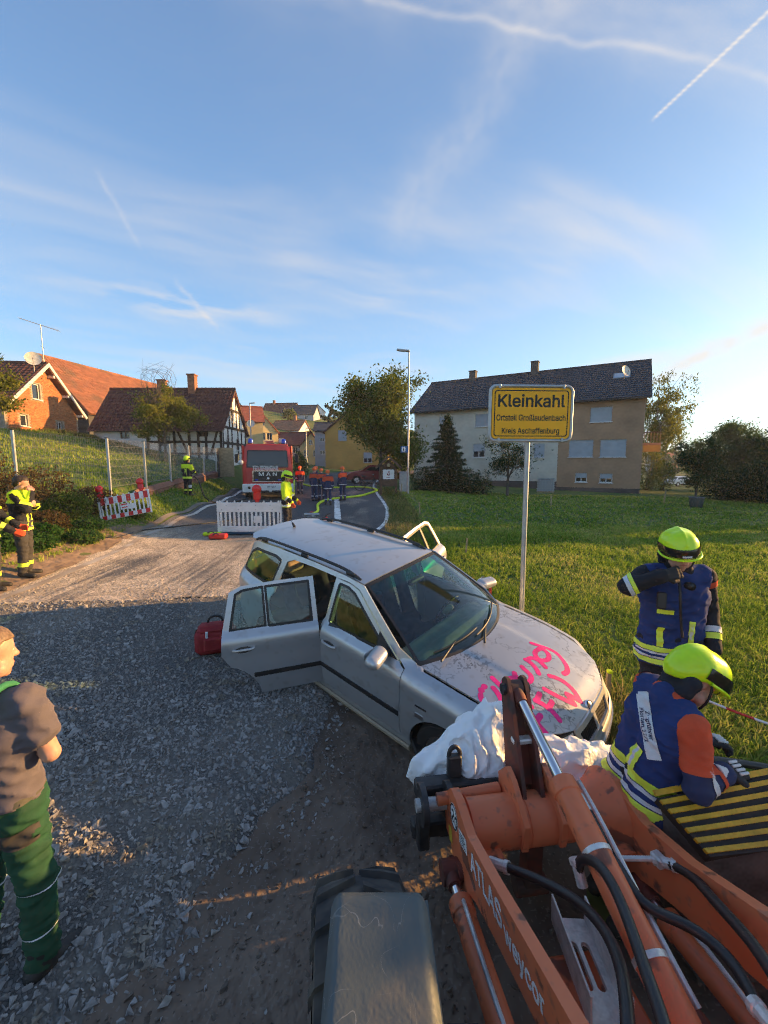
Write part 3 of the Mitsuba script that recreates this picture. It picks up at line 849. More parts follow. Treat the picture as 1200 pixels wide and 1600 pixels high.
mat('mat_hood', _hoodcol, .36, metallic=.55, specular=.5, clearcoat=.6, clearcoat_gloss=.8)
pal('mat_black_plastic', (.018, .018, .019), .5, .25, 9)
pal('mat_rubber', (.022, .021, .020), .85, .4, 12, .004, 60)
pal('mat_interior', (.030, .030, .033), .85, .3, 7)
pal('mat_seat', (.035, .036, .042), .95, .3, 20)
pal('mat_beige', (.34, .28, .20), .9, .2, 8)
pal('mat_dash', (.20, .205, .195), .7, .2, 9)
pal('mat_chrome', (.75, .75, .76), .12, 0, metallic=1.0)
pal('mat_headlight', (.50, .51, .50), .12, .25, 40, clearcoat=1.0)
pal('mat_grille_chrome', (.62, .61, .59), .28, .12, 20, metallic=.55)
pal('mat_reflector', (.62, .62, .60), .3, .2, 30, metallic=.3)
pal('mat_steel', (.45, .45, .46), .35, .2, 14, metallic=.9)
pal('mat_pink', (.80, .02, .22), .55, .25, 14)
pal('mat_amber', (.75, .25, .02), .25, 0)
pal('mat_dirty_metal', (.10, .09, .08), .7, .5, 9)
scene['mat_car_glass'] = {'type': 'thindielectric', 'specular_transmittance': {'type': 'rgb', 'value': [.40, .62, .53]}}
scene['mat_tint_band'] = {'type': 'thindielectric', 'specular_transmittance': {'type': 'rgb', 'value': [.02, .50, .36]}}
scene['mat_lens'] = {'type': 'thindielectric', 'specular_transmittance': {'type': 'rgb', 'value': [.92, .92, .90]}}

CAR = mx((1.065, 3.685, -.055), math.radians(-42.8), math.radians(8.3), math.radians(5.2))
CAR = np.array(CAR)
_cp = np.array([(.915, 0), (.908, .2), (.88, .4), (.81, .58), (.67, .72), (.48, .80), (.2, .845), (-.3, .862), (-1.0, .868), (-1.6, .868), (-2.5, .86), (-3.0, .84), (-3.3, .79), (-3.5, .68), (-3.62, .45), (-3.66, .2), (-3.66, 0)])
_cd = np.r_[0, np.cumsum(np.linalg.norm(np.diff(_cp, axis=0), axis=1))]
_cs = np.linspace(0, _cd[-1], 1200)
_cc = np.stack([PchipInterpolator(_cd, _cp[:, k])(_cs) for k in (0, 1)], 1)
from scipy.ndimage import gaussian_filter1d
_ccm = np.vstack([_cc[:0:-1] * [1, -1], _cc, _cc[-2::-1] * [1, -1]])
_ccm = np.stack([gaussian_filter1d(_ccm[:, k], 22) for k in (0, 1)], 1)
_cc = _ccm[1199:2399]
_ct = np.gradient(_cc, axis=0); _ct /= np.linalg.norm(_ct, axis=1, keepdims=True)
_cn = np.c_[_ct[:, 1], -_ct[:, 0]]
_cn = np.where((_cn[:, :1] * (_cc[:, :1] + 1.4) + _cn[:, 1:] * _cc[:, 1:]) < 0, -_cn, _cn)
SX = lambda x: np.interp(-np.asarray(x, float), -_cc[:, 0], _cs)          # arc length from the nose at a given x
_nose = _cc[:, 0] > .45
SY = lambda y: np.interp(y, _cc[_nose, 1], _cs[_nose])                    # the same at a given y of the nose
_ztx = PchipInterpolator([-3.7, -3.3, -2.4, -1.5, -.45, 0, .4, .65, .8, 1.0], [1.0, .995, .97, .955, .940, .910, .855, .79, .735, .70])


def car_off(s, z):
    x = np.interp(s, _cs, _cc[:, 0])
    zt = _ztx(x)
    base = np.interp(z, [.15, .22, .30, .42, .52, .62, .74], [.055, .03, .010, .0, -.003, .0, .010])
    sh = np.interp(x, [-3.5, -.55, -.35, .3, .7], [.085, .085, .165, .165, .12])
    t = np.clip((z - (zt - .14)) / .14, 0, 1)
    side = base + sh * (1 - np.sqrt(np.clip(1 - t * t, 0, 1)) * .9999)
    up = np.clip(z - zt, 0, 1)
    side = side + up * .40 + .12 * up ** 2
    front = np.interp(z, [.15, .24, .36, .47, .545, .555, .60, .76, .9], [.09, .03, .0, -.004, .012, .035, .045, .115, .25])
    w = np.clip((x - .42) / .3, 0, 1); w = w * w * (3 - 2 * w)
    back = np.interp(z, [.15, .3, .5, .6, .65, 1.0, 1.4], [.08, .0, -.01, .02, .05, .10, .46])
    wb = np.clip((-3.25 - x) / .3, 0, 1); wb = wb * wb * (3 - 2 * wb)
    return (side * (1 - w) + front * w) * (1 - wb) + back * wb


def car_side(sgn, out=0.0):
    def fn(P):
        s, z = np.clip(np.abs(P[:, 0]), 0, _cs[-1]), P[:, 1]
        sg_ = sgn * np.where(P[:, 0] < 0, -1, 1)
        o = car_off(s, z) - out
        c = np.stack([np.interp(s, _cs, _cc[:, k]) for k in (0, 1)], 1); n = np.stack([np.interp(s, _cs, _cn[:, k]) for k in (0, 1)], 1)
        q = c - n * o[:, None]
        return np.c_[q[:, 0], sg_ * np.abs(q[:, 1]), z]
    return fn


def spoly(pts):
    """Side polygon from (x, z)."""
    return sg.Polygon([(float(SX(x)), z) for x, z in sg.LineString(pts + pts[:1]).segmentize(.05).coords])


def arch(cx, r):
    return spoly([(cx + r * math.cos(a), .30 + r * math.sin(a)) for a in np.linspace(0, 2 * PI, 40)])


def car_panel(poly, sgn, thick=.012, res=(.04, .03), out=0.0):
    return panel(poly, car_side(sgn, out), thick, res, flip=(sgn < 0))


_zr = lambda x: np.interp(x, [-3.6, -3.2, -2.6, -1.9, -1.4, -1.1], [1.36, 1.40, 1.425, 1.43, 1.42, 1.392])


def roof_fn(P):
    x, y = P[:, 0], P[:, 1]
    return np.c_[x, y, _zr(x) + .042 * (1 - np.abs(y / .56) ** 2.6) - .02 * np.clip((x + 1.3) / .25, 0, 1) ** 2 * 0]


_hy = PchipInterpolator([-.6, -.42, .0, .3, .55, .70, .8], [.692, .690, .683, .665, .605, .52, .40])


def hood_fn(P):
    x, y = P[:, 0], P[:, 1]
    e = np.clip(np.abs(y) / _hy(np.clip(x, -.6, .8)), 0, 1.2)
    z = _ztx(x) + .050 * (1 - e ** 2.2) * np.interp(x, [-.4, .3, .8], [1, .9, .35])
    ridge = .30 - .05 * (x + .2)
    z += .010 / (1 + np.exp((np.abs(y) - ridge) / .012)) * np.clip((.80 - x) / .3, 0, 1)
    return np.c_[x, y, z]


def shield_fn(P):
    a, b = P[:, 0], P[:, 1]
    base = np.c_[-.12 - .26 * a ** 2, .690 * a, .962 - .02 * a ** 2]
    top = np.c_[-1.08 - .05 * a ** 2, .535 * a, 1.428 - .036 * a ** 2]
    p = base + (top - base) * b[:, None]
    bulge = .028 * (4 * b * (1 - b)) * (1 - .3 * a ** 2)
    return p + np.c_[bulge * .45, 0 * b, bulge * .9]


car = thing('car', 'silver estate car nose down in a ditch, pink paint on bonnet, rear doors open', 'car')
P_ = lambda name, m, mt, sm=40, label=None, holder=None: part(holder or car, name, m, mt, sm, label, xf=CAR)

# shell
body = []
for sgn in (-1, 1):
    full = spoly([(-.44, .19), (-3.4, .19), (-3.58, .3), (-3.6, .9), (-3.50, 1.0), (-3.30, 1.36), (-3.1, 1.405), (-2.6, 1.427), (-1.9, 1.432), (-1.4, 1.422), (-1.12, 1.40), (-.385, .955), (-.36, .935), (-.36, .19)])
    door_open = spoly([(-.447, .295), (-.447, .928), (-.50, .945), (-1.16, 1.352), (-1.30, 1.378), (-1.9, 1.385), (-2.25, 1.375), (-2.36, 1.33), (-2.45, .98), (-2.47, .78), (-2.40, .67), (-2.15, .60), (-2.12, .295)])
    qwin = spoly([(-2.54, 1.01), (-2.46, 1.325), (-2.60, 1.35), (-3.08, 1.335), (-3.20, 1.27), (-3.34, 1.04)])
    qwin = qwin.buffer(-.03).buffer(.03)
    shell = full.difference(door_open).difference(qwin).difference(arch(-2.512, .355)).difference(arch(0, .35))
    body.append(car_panel(shell, sgn))
    P_('quarter_window', car_panel(qwin, sgn, 0, .06, -.006), 'mat_car_glass')
    P_('window_seal', car_panel(qwin.buffer(.004).difference(qwin.buffer(-.028)), sgn, .004, .05, .001), 'mat_black_plastic')
    # B pillar behind the doors
    body.append(car_panel(spoly([(-1.46, .27), (-1.46, 1.38), (-1.56, 1.38), (-1.58, .27)]), sgn, .02, .06, -.05))
    # front wing
    fen = spoly([(-.441, .25), (-.441, .950), (-.40, .949)] + [(x, float(_ztx(x)) - .002) for x in np.linspace(-.3, .59, 10)] + [(.61, .70), (.655, .575), (.64, .558), (.30, .556), (.2, .25)]).difference(arch(0, .35))
    P_('front_wing', car_panel(fen, sgn, .012, (.03, .02)), 'mat_silver', label='front wing by the open ditch' if sgn < 0 else None)
    # front door
    fd = spoly([(-.453, .302), (-.453, .923), (-.51, .94), (-1.165, 1.345), (-1.30, 1.370), (-1.502, 1.373), (-1.502, .302)])
    fw = spoly([(-.66, .972), (-1.20, 1.302), (-1.31, 1.335), (-1.445, 1.337), (-1.455, .963)]).buffer(-.02).buffer(.02)
    d_ = P_('door', car_panel(fd.difference(fw), sgn, .03, (.035, .025)), 'mat_silver', label='closed front door' if sgn < 0 else None)
    P_('window', car_panel(fw, sgn, 0, .06, -.01), 'mat_car_glass', holder=d_)
    P_('window_seal', car_panel(fw.buffer(.012).difference(fw.buffer(-.012)), sgn, .006, .04, .0015), 'mat_black_plastic', holder=d_)
    P_('mirror_triangle', car_panel(spoly([(-.545, .957), (-.80, 1.11), (-.80, .966)]), sgn, .006, .04, .004), 'mat_black_plastic', holder=d_)
    P_('rubbing_strip', car_panel(spoly([(-.46, .50), (-.46, .548), (-1.497, .552), (-1.497, .505)]), sgn, .008, .05, .009), 'mat_black_plastic', holder=d_)

    def handle(hx, hz):
        f = car_side(sgn)
        cup = car_panel(spoly([(hx + .085 * math.cos(a), hz + .034 * math.sin(a)) for a in np.linspace(0, 2 * PI, 16)[:-1]]), sgn, .004, .02, .002)
        q = [f(np.array([[float(SX(hx + t)), hz + .012 + .006 * math.cos(t * 18)]]))[0] + [0, sgn * (.006 + .028 * (1 - (t / .1) ** 4)), 0] for t in np.linspace(-.1, .1, 9)]
        return cup, tube(q, .012, 8)
    cup, bar = handle(-1.36, .80)
    P_('handle_cup', cup, 'mat_dirty_metal', holder=d_); P_('handle', bar, 'mat_silver', holder=d_)
    # rear door, opened about its front edge
    rd = spoly([(-1.518, .302), (-1.518, 1.373), (-1.9, 1.378), (-2.24, 1.368), (-2.35, 1.325), (-2.44, .98), (-2.462, .78), (-2.40, .675)] + [(-2.512 + .375 * math.cos(a), .30 + .375 * math.sin(a)) for a in np.linspace(1.25, .02, 8)] + [(-2.14, .302)])
    rw = spoly([(-1.575, .975), (-1.575, 1.333), (-2.0, 1.337), (-2.0, .985)]).union(spoly([(-2.03, .986), (-2.03, 1.337), (-2.22, 1.328), (-2.29, 1.30), (-2.365, .992)]))
    hinge = np.array([-1.52, sgn * .85, 0])
    ang = math.radians(58 if sgn < 0 else 74) * (-1 if sgn < 0 else 1) * -1
    H = mx(hinge, ang) @ mx(-hinge)
    Q_ = lambda name, m, mt, holder, sm=40, label=None: part(holder, name, move(m, H), mt, sm, label, xf=CAR)
    d2 = Q_('door', car_panel(rd.difference(rw), sgn, .035, (.035, .025)), 'mat_silver', car, label='rear door swung wide open over the gravel' if sgn < 0 else 'rear door swung open towards the meadow')
    inner = rd.buffer(-.02).intersection(sg.box(-9, .2, 9, .93))
    Q_('trim', car_panel(inner, sgn, .05, .06, -.04), 'mat_interior', d2)
    for gname, gp in (('window', rw.geoms[0]), ('window', rw.geoms[1])):
        Q_(gname, car_panel(gp, sgn, 0, .06, -.012), 'mat_car_glass', d2)
    Q_('window_seal', car_panel(rw.buffer(.012).difference(rw.buffer(-.011)), sgn, .006, .04, .0015), 'mat_black_plastic', d2)
    Q_('rubbing_strip', car_panel(spoly([(-1.523, .505), (-1.523, .552), (-2.185, .555), (-2.18, .508)]), sgn, .008, .05, .009), 'mat_black_plastic', d2)
    cup, bar = handle(-2.25, .82)
    Q_('handle_cup', cup, 'mat_dirty_metal', d2); Q_('handle', bar, 'mat_silver', d2)
    # mirror on the front door
    f0 = car_side(sgn)(np.array([[float(SX(-.66)), .985]]))[0]
    mir = blob([((-.68, sgn * .85, 1.012), (-.64, sgn * .985, 1.012), .062, .055), ((-.64, sgn * .85, 1.012), (-.60, sgn * .98, 1.007), .05, .045)], .012, .03)
    mir = (np.c_[mir[0][:, 0].clip(-.715, 9), mir[0][:, 1], mir[0][:, 2]], mir[1])
    mk = P_('door_mirror', mir, 'mat_silver', True)
    P_('mirror_arm', tube([(-.65, sgn * .74, .972), (-.65, sgn * .86, .99)], .026, 8), 'mat_black_plastic', holder=mk)
    P_('mirror_glass', move(prism(sg.box(-.085, -.05, .085, .05).buffer(-.02).buffer(.02), .002), frame3((-.718, sgn * .905, 1.012), (0, 1, 0), (0, 0, 1))), 'mat_chrome', holder=mk)
    # headlight, roof rail, wheels
    hl = sg.Polygon([(float(SY(.345)), .575), (float(SY(.345)), .738), (float(SX(.71)), .758), (float(SX(.60)), .782), (float(SX(.60)), .70), (float(SX(.645)), .58)])
    hk = P_('headlight', car_panel(hl, sgn, .004, .03, -.004), 'mat_headlight')
    P_('lamp_bowl', car_panel(hl.buffer(-.02), sgn, .003, .02, .0005), 'mat_reflector', holder=hk)
    P_('rim', car_panel(hl.buffer(.006).difference(hl.buffer(-.008)), sgn, .05, .03, .0), 'mat_black_plastic', holder=hk)
    rail = [(-1.22, 1.405), (-1.34, 1.445), (-1.6, 1.472), (-2.2, 1.478), (-2.8, 1.466), (-3.02, 1.446), (-3.16, 1.40)]
    rk = P_('roof_rail', tube([(x, sgn * (.525 - .01 * abs(x + 2.1)), z) for x, z in spline([(a, b, 0) for a, b in rail], 30)[:, :2]], .016, 8), 'mat_black_plastic')
    for rx in (-1.36, -2.12, -2.95):
        P_('rail_foot', box((rx, sgn * .525, 1.437), (.12, .035, .05), bev=.012), 'mat_black_plastic', holder=rk)
    for wx in (0, -2.512):
        tyre = lathe([(.20, -.085), (.285, -.09), (.305, -.06), (.308, 0), (.305, .06), (.285, .09), (.20, .085), (.19, 0), (.20, -.085)], 36)
        W = mx((wx, sgn * .745, .305), rx=math.radians(90))
        tk = P_('wheel', move(tyre, W), 'mat_rubber')
        rim = lathe([(.01, .045), (.06, .05), (.075, .03), (.17, .02), (.195, .05), (.2, .08)], 30)
        P_('rim', move(rim, mx((wx, sgn * .745, .305), rx=math.radians(90 if sgn < 0 else -90))), 'mat_steel', holder=tk)
        wh = lathe([(.35, -.02), (.35, .2), (.345, .26), (.01, .27)], 30)
        P_('wheel_housing', move(wh, mx((wx, sgn * .80, .305), rx=math.radians(90 * sgn))), 'mat_black_plastic')
shell_key = part(car, 'body_shell', cat(body), 'mat_silver', 40, xf=CAR)
P_('sill', cat(*[car_panel(spoly([(-.36, .165), (-.36, .215), (-2.14, .215), (-2.14, .165)]), s, .02, .06, .028) for s in (-1, 1)]), 'mat_beige', label='muddy sill strip')
# nose
bump = sg.Polygon([(-float(SX(.37)), .18), (-float(SX(.37)), .552), (float(SX(.37)), .552), (float(SX(.37)), .18)])
lowg = sg.Polygon([(-float(SY(.42)), .235), (-float(SY(.42)), .335), (float(SY(.42)), .335), (float(SY(.42)), .235)])
ar_ = sg.MultiPolygon([sg.Polygon([(-p[0], p[1]) for p in arch(0, .35).exterior.coords]), arch(0, .35)])
bk = P_('front_bumper', car_panel(bump.difference(lowg).difference(ar_), 1, .02, (.035, .02)), 'mat_silver')
P_('lower_grille', car_panel(lowg, 1, .01, .05, -.03), 'mat_black_plastic', holder=bk)
P_('bumper_strip', car_panel(sg.Polygon([(-float(SX(.42)), .43), (-float(SX(.42)), .475), (float(SX(.42)), .475), (float(SX(.42)), .43)]), 1, .008, .04, .008), 'mat_silver', holder=bk)
plate = sg.Polygon([(-.26, .36), (-.26, .425), (.26, .425), (.26, .36)])
P_('plate_holder', car_panel(plate, 1, .01, .05, .012), 'mat_black_plastic', holder=bk)
gr = sg.Polygon([(-float(SY(.27)), .575), (-float(SY(.325)), .725), (0, .738), (float(SY(.325)), .725), (float(SY(.27)), .575)]).buffer(.02)
gk = P_('grille', car_panel(gr.difference(gr.buffer(-.042)), 1, .03, .02, .016), 'mat_grille_chrome')
P_('grille_backing', car_panel(gr.buffer(-.01), 1, .01, .04, -.025), 'mat_black_plastic', holder=gk)
for i in range(23):
    y = -.275 + i * .025
    if abs(y) < .012:
        continue
    P_('rib', car_panel(sg.box(y - .006, .57, y + .006, .745).intersection(gr.buffer(-.02)), 1, .012, .05, .0), 'mat_black_plastic', holder=gk)
P_('centre_bar', car_panel(sg.box(-.022, .565, .022, .75), 1, .014, .05, .006), 'mat_grille_chrome', holder=gk)
nose_strip = sg.Polygon([(-float(SX(.64)), .56), (-float(SX(.64)), .585), (float(SX(.64)), .585), (float(SX(.64)), .56)])
P_('nose_trim', car_panel(nose_strip.difference(gr.buffer(-.01)), 1, .01, .03, -.002), 'mat_silver')
# bonnet with a badge and the sprayed words
hpts = [(x, -float(_hy(x)) + .004) for x in np.linspace(-.36, .66, 14)] + [(.735, -.43), (.785, -.33), (.80, 0), (.785, .33), (.735, .43)] + [(x, float(_hy(x)) - .004) for x in np.linspace(.66, -.36, 14)] + [(-.125 - .235 * (y / .668) ** 2, y) for y in np.linspace(.65, -.65, 14)]
HOOD = sg.Polygon(hpts).buffer(0)
hood_key = P_('bonnet', panel(HOOD, hood_fn, .02, .025), 'mat_hood')
bq = hood_fn(np.array([[.785, 0], [.70, 0]]))
P_('badge', align(lathe([(0, .012), (.03, .012), (.04, .008), (.044, 0), (.044, -.01)], 24), bq[0] + [.004, 0, -.01], bq[0] + [1.2, 0, .9]), 'mat_chrome', True, holder=hood_key)
P_('badge_ring', align(lathe([(.034, .014), (.037, .0155), (.040, .014), (.040, .010), (.034, .010), (.034, .014)], 24), bq[0] + [.004, 0, -.01], bq[0] + [1.2, 0, .9]), 'mat_black_plastic', True, holder=hood_key)
for i, st in enumerate(HOODSTROKES if 'HOODSTROKES' in globals() else []):
    ln = sg.LineString(spline([(a, b, 0) for a, b in st], 30)[:, :2] if len(st) > 2 else st) if len(st) > 1 else sg.Point(st[0])
    pl = ln.buffer(.0215 if len(st) > 1 else .026).intersection(HOOD.buffer(-.005))
    P_('sprayed_stroke', panel(pl, lambda P: hood_fn(P) + [0, 0, .0016], 0, .02), 'mat_pink', holder=hood_key)
# roof, glass, cowl
P_('roof', panel(sg.Polygon([(-1.095 - .05 * (y / .535) ** 2, y) for y in np.linspace(-.545, .545, 12)] + [(-3.25, .52), (-3.42, .42), (-3.46, 0), (-3.42, -.42), (-3.25, -.52)]).buffer(0), roof_fn, .012, .06), 'mat_silver')
sh_poly = sg.box(-.985, .0, .985, 1.0)
P_('windscreen', panel(sh_poly, shield_fn, 0, (.06, .05)), 'mat_car_glass')
P_('tint_band', panel(sg.box(-.966, .84, .966, .968), lambda P: shield_fn(P) + [-.002, 0, -.004], 0, (.06, .04)), 'mat_tint_band')
P_('windscreen_frame', panel(sg.box(-1.0, -.02, 1.0, 1.005).difference(sg.box(-.966, .03, .966, .968)), lambda P: shield_fn(P) + [.0, 0, .003], .004, (.05, .04)), 'mat_black_plastic')
cowl = sg.Polygon([(-.10 - .26 * (y / .68) ** 2, y) for y in np.linspace(-.68, .68, 16)] + [(-.15 - .26 * (y / .68) ** 2 - .09 * (1 - (y / .72) ** 4), y) for y in np.linspace(.68, -.68, 16)]).buffer(0)
P_('cowl', panel(cowl, lambda P: np.c_[P, .938 + .025 * (1 - (P[:, 1] / .69) ** 2) + 0 * P[:, 0]], .02, .05), 'mat_black_plastic')
for y0, y1 in ((.50, -.08), (-.02, -.52)):
    q = [shield_fn(np.array([[y / .66, .075 + .05 * t]]))[0] + [.012, 0, .016] for t, y in zip(np.linspace(1, 0, 8), np.linspace(y0, y1, 8))]
    wk = P_('wiper', tube(q, .008, 6), 'mat_black_plastic')
    P_('wiper_arm', tube([q[0] * .45 + q[-1] * .55 + [.02, 0, .008], q[-1] + [.10, -.03, -.02]], [.006, .011], 6), 'mat_black_plastic', holder=wk)
ak = P_('antenna', cyl((-3.06, 0, 1.45), (-3.10, 0, 1.50), .02, 10, .012), 'mat_black_plastic')
P_('antenna_rod', tube([(-3.09, 0, 1.49), (-3.32, 0, 1.68)], .003, 5), 'mat_black_plastic', holder=ak)
P_('badge_plate', car_panel(spoly([(-.20, .60), (-.20, .64), (-.28, .64), (-.28, .60)]), -1, .006, .03, .005), 'mat_chrome')
P_('side_indicator', car_panel(spoly([(-.17, .70), (-.17, .712), (-.28, .712), (-.28, .70)]), -1, .006, .03, .006), 'mat_black_plastic')
# rear end
rear = sg.Polygon([(float(SX(-3.55)), .2), (float(SX(-3.55)), 1.0), (_cs[-1] - .004, 1.0), (_cs[-1] - .004, .2)])
P_('tailgate', cat(car_panel(rear, 1, .015, .05), car_panel(rear, -1, .015, .05)), 'mat_silver')
rg = sg.Polygon([(float(SX(-3.50)), 1.0), (float(SX(-3.45)), 1.37), (_cs[-1] - .004, 1.40), (_cs[-1] - .004, 1.0)])
P_('rear_window', cat(car_panel(rg, 1, 0, .05), car_panel(rg, -1, 0, .05)), 'mat_car_glass')
# inside: floor, dashboard, seats, wheel
P_('floor_pan', cat(box((-1.7, 0, .24), (3.6, 1.48, .08)), box((.15, 0, .45), (.9, 1.0, .4)), box((-3.0, 0, .45), (1.1, 1.2, .35))), 'mat_interior')
P_('dashboard', blob([((-.42, -.58, .86), (-.42, .58, .86), .10, .10), ((-.62, -.6, .80), (-.62, .6, .80), .11, .11), ((-.55, -.6, .62), (-.55, .6, .62), .12, .12)], .03, .05), 'mat_dash', True)
sw = lathe([(.185, -.012), (.2, 0), (.185, .012), (.172, 0), (.185, -.012)], 28)
sk = P_('steering_wheel', align(sw, (-.80, .36, .86), (-1.2, .36, 1.05)), 'mat_black_plastic', True)
P_('airbag_hub', align(lathe([(0, .03), (.05, .03), (.075, .0), (.06, -.04), (0, -.04)], 20), (-.80, .36, .86), (-1.2, .36, 1.05)), 'mat_beige', True, holder=sk)
for y in (-.36, .36):
    st = blob([((-1.05, y - .14, .47), (-1.05, y + .14, .47), .10, .10), ((-1.40, y - .14, .45), (-1.40, y + .14, .45), .10, .10), ((-1.05, y, .45), (-1.4, y, .45), .10, .10), ((-1.45, y - .13, .5), (-1.62, y - .12, 1.02), .09, .07), ((-1.45, y + .13, .5), (-1.62, y + .12, 1.02), .09, .07)], .03, .05)
    k = P_('seat', st, 'mat_seat', True)
    P_('headrest', blob([((-1.66, y - .07, 1.17), (-1.66, y + .07, 1.17), .06, .06), ((-1.65, y, 1.13), (-1.65, y, 1.20), .06, .06)], .02, .03), 'mat_seat', True, holder=k)
k = P_('rear_bench', blob([((-2.0, -.5, .5), (-2.0, .5, .5), .12, .12), ((-2.35, -.5, .5), (-2.35, .5, .5), .12, .12), ((-2.45, -.5, .55), (-2.6, -.5, .98), .09, .08), ((-2.45, 0, .55), (-2.6, 0, .98), .09, .08), ((-2.45, .5, .55), (-2.6, .5, .98), .09, .08), ((-2.6, -.5, .98), (-2.6, .5, .98), .08, .08)], .035, .08), 'mat_seat', True)
P_('headrest', blob([((-2.62, -.43, 1.12), (-2.62, -.29, 1.12), .07, .07)], .02, .03), 'mat_beige', True, holder=k)
q = shield_fn(np.array([[0.0, .80]]))[0]
P_('rear_view_mirror', blob([(q + [-.07, -.09, -.05], q + [-.07, .09, -.05], .03, .03)], .012, .02), 'mat_black_plastic', True)
# ---------------------------------------------------------------- the wheel loader the picture is taken from
def _loadcol(p, n, uv):
    k = mikit.fbm(p.x * 3, p.y * 3, p.z * 3, 4)
    f = mikit.fbm(p.x * 22, p.y * 22, p.z * 22, 3)
    c = mikit.mix((.58, .125, .042), (.68, .20, .09), k)
    c = mikit.mix(c, (.17, .115, .085), mikit.smoothstep(.60, .80, f) * .55)
    return mikit.mix(c, (.075, .05, .04), mikit.smoothstep(.62, .70, mikit.fbm(p.x * 10, p.y * 10, p.z * 10, 4)) * .75)


mat('mat_loader', _loadcol, .42, bump=lambda p, n, uv: .0012 * mikit.fbm(p.x * 90, p.y * 90, p.z * 90, 2), beps=.002, specular=.4)
mat('mat_rusty', lambda p, n, uv: mikit.mix((.16, .035, .02), (.06, .035, .028), mikit.smoothstep(.3, .7, mikit.fbm(p.x * 11, p.y * 11, p.z * 11, 4))), .7)


def _fendcol(p, n, uv):
    k = mikit.fbm(p.x * 5, p.y * 5, p.z * 5, 4)
    sc = mi.Float(0)
    for fx, fy, o in ((8, 6, 2), (3, 11, 7), (13, 5, 12)):
        ln = mikit.smoothstep(.007, .0, dr.abs(mikit.fbm(p.x * fx + 2 * mikit.noise(p.x * 9, p.y * 9, o), p.y * fy, o, 3) - .5))
        sc = dr.maximum(sc, ln * mikit.smoothstep(.44, .56, mikit.fbm(p.x * 6, p.y * 6, 13 + o, 2)))
    c = mikit.mix((.055, .070, .073), (.085, .102, .103), k)
    c = mikit.mix(c, (.15, .12, .09), mikit.smoothstep(.5, .8, mikit.fbm(p.x * 11, p.y * 9, 31, 5)) * .28)
    return mikit.mix(c, (.24, .25, .245), sc * .6)


mat('mat_fender', _fendcol, .5, bump=lambda p, n, uv: .0010 * mikit.noise(p.x * 140, p.y * 140, p.z * 140) + .010 * mikit.fbm(p.x * 9, p.y * 9, p.z * 9, 2), beps=.003)
mat('mat_tyre', lambda p, n, uv: mikit.mix((.030, .031, .033), (.085, .075, .062), mikit.smoothstep(.4, .75, mikit.fbm(p.x * 9, p.y * 9, p.z * 9, 4))), .88)
pal('mat_hose', (.016, .016, .017), .42, .3, 20)
pal('mat_galv', (.62, .61, .58), .42, .3, 16, .002, 70, metallic=.45)
pal('mat_white_print', (.72, .71, .68), .5, .25, 25)
pal('mat_yellow_print', (.62, .45, .05), .5, .2, 25)
pal('mat_black_metal', (.028, .027, .027), .5, .5, 14, .002, 50)
_cl = {'type': 'principled', 'base_color': mikit.proc(lambda p, n, uv: mi.Color3f(.84, .84, .83) * (.93 + .10 * mikit.fbm(p.x * 9, p.y * 9, p.z * 9, 3))), 'roughness': .42, 'specular': .5}
scene['mat_cloth'] = {'type': 'bumpmap', 'arbitrary': mikit.proc(lambda p, n, uv: .012 * dr.abs(mikit.fbm(p.x * 26, p.y * 22, p.z * 22, 3) - .5) + .006 * dr.abs(mikit.fbm(p.x * 60 + 3, p.y * 50, p.z * 55, 2) - .5), .003), 'scale': 1.0, 'bsdf': {'type': 'twosided', 'bsdf': _cl}}

LF = np.array([-.135, .99, 0]) / np.linalg.norm([-.135, .99])       # the loader points this way
LR = np.array([LF[1], -LF[0], 0])
loader = thing('wheel_loader', 'orange wheel loader with lifting arms, hoses and grey mudguard in the foreground', 'wheel loader')
L_ = lambda name, m, mt='mat_loader', sm=35, label=None, holder=None: part(holder or loader, name, m, mt, sm, label)


def arm_plate(o, prof, th, bev=.006):
    """Plate in the vertical plane through o along the loader; prof = (back along the arm, z)."""
    return move(prism(sg.Polygon(prof).buffer(.02).buffer(-.02), th), frame3(o + LR * th, -LF, (0, 0, 1)))


LA = np.array([.355, 2.05, 0])      # outer face of the left arm, at its front end
prof = [(-.07, .55), (-.03, .70), (.03, .765), (.12, .775), (.30, .745), (.60, .83), (1.12, 1.00), (1.75, 1.22), (1.75, .98), (1.12, .785), (.85, .70), (.60, .61), (.42, .535), (.30, .45), (.20, .345), (.10, .325), (.075, .37), (.10, .42), (.05, .47), (-.03, .47)]
arm = arm_plate(LA, prof, .045)
la = L_('lifting_arm', arm, label='left lifting arm with white lettering')
ra_o = LA + LR * .875
rprof = [(-.06, .55), (-.02, .70), (.04, .775), (.13, .79), (.34, .745), (.60, .80), (1.12, 1.00), (1.75, 1.22), (1.75, .96), (1.12, .73), (.85, .63), (.60, .55), (.42, .48), (.30, .42), (.20, .345), (.10, .325), (-.03, .43)]
rarm = L_('lifting_arm', arm_plate(ra_o + LR * .0, rprof, .05), label='right lifting arm')
# thin welded edge strip on top of the arms
cl = LA + LR * .045
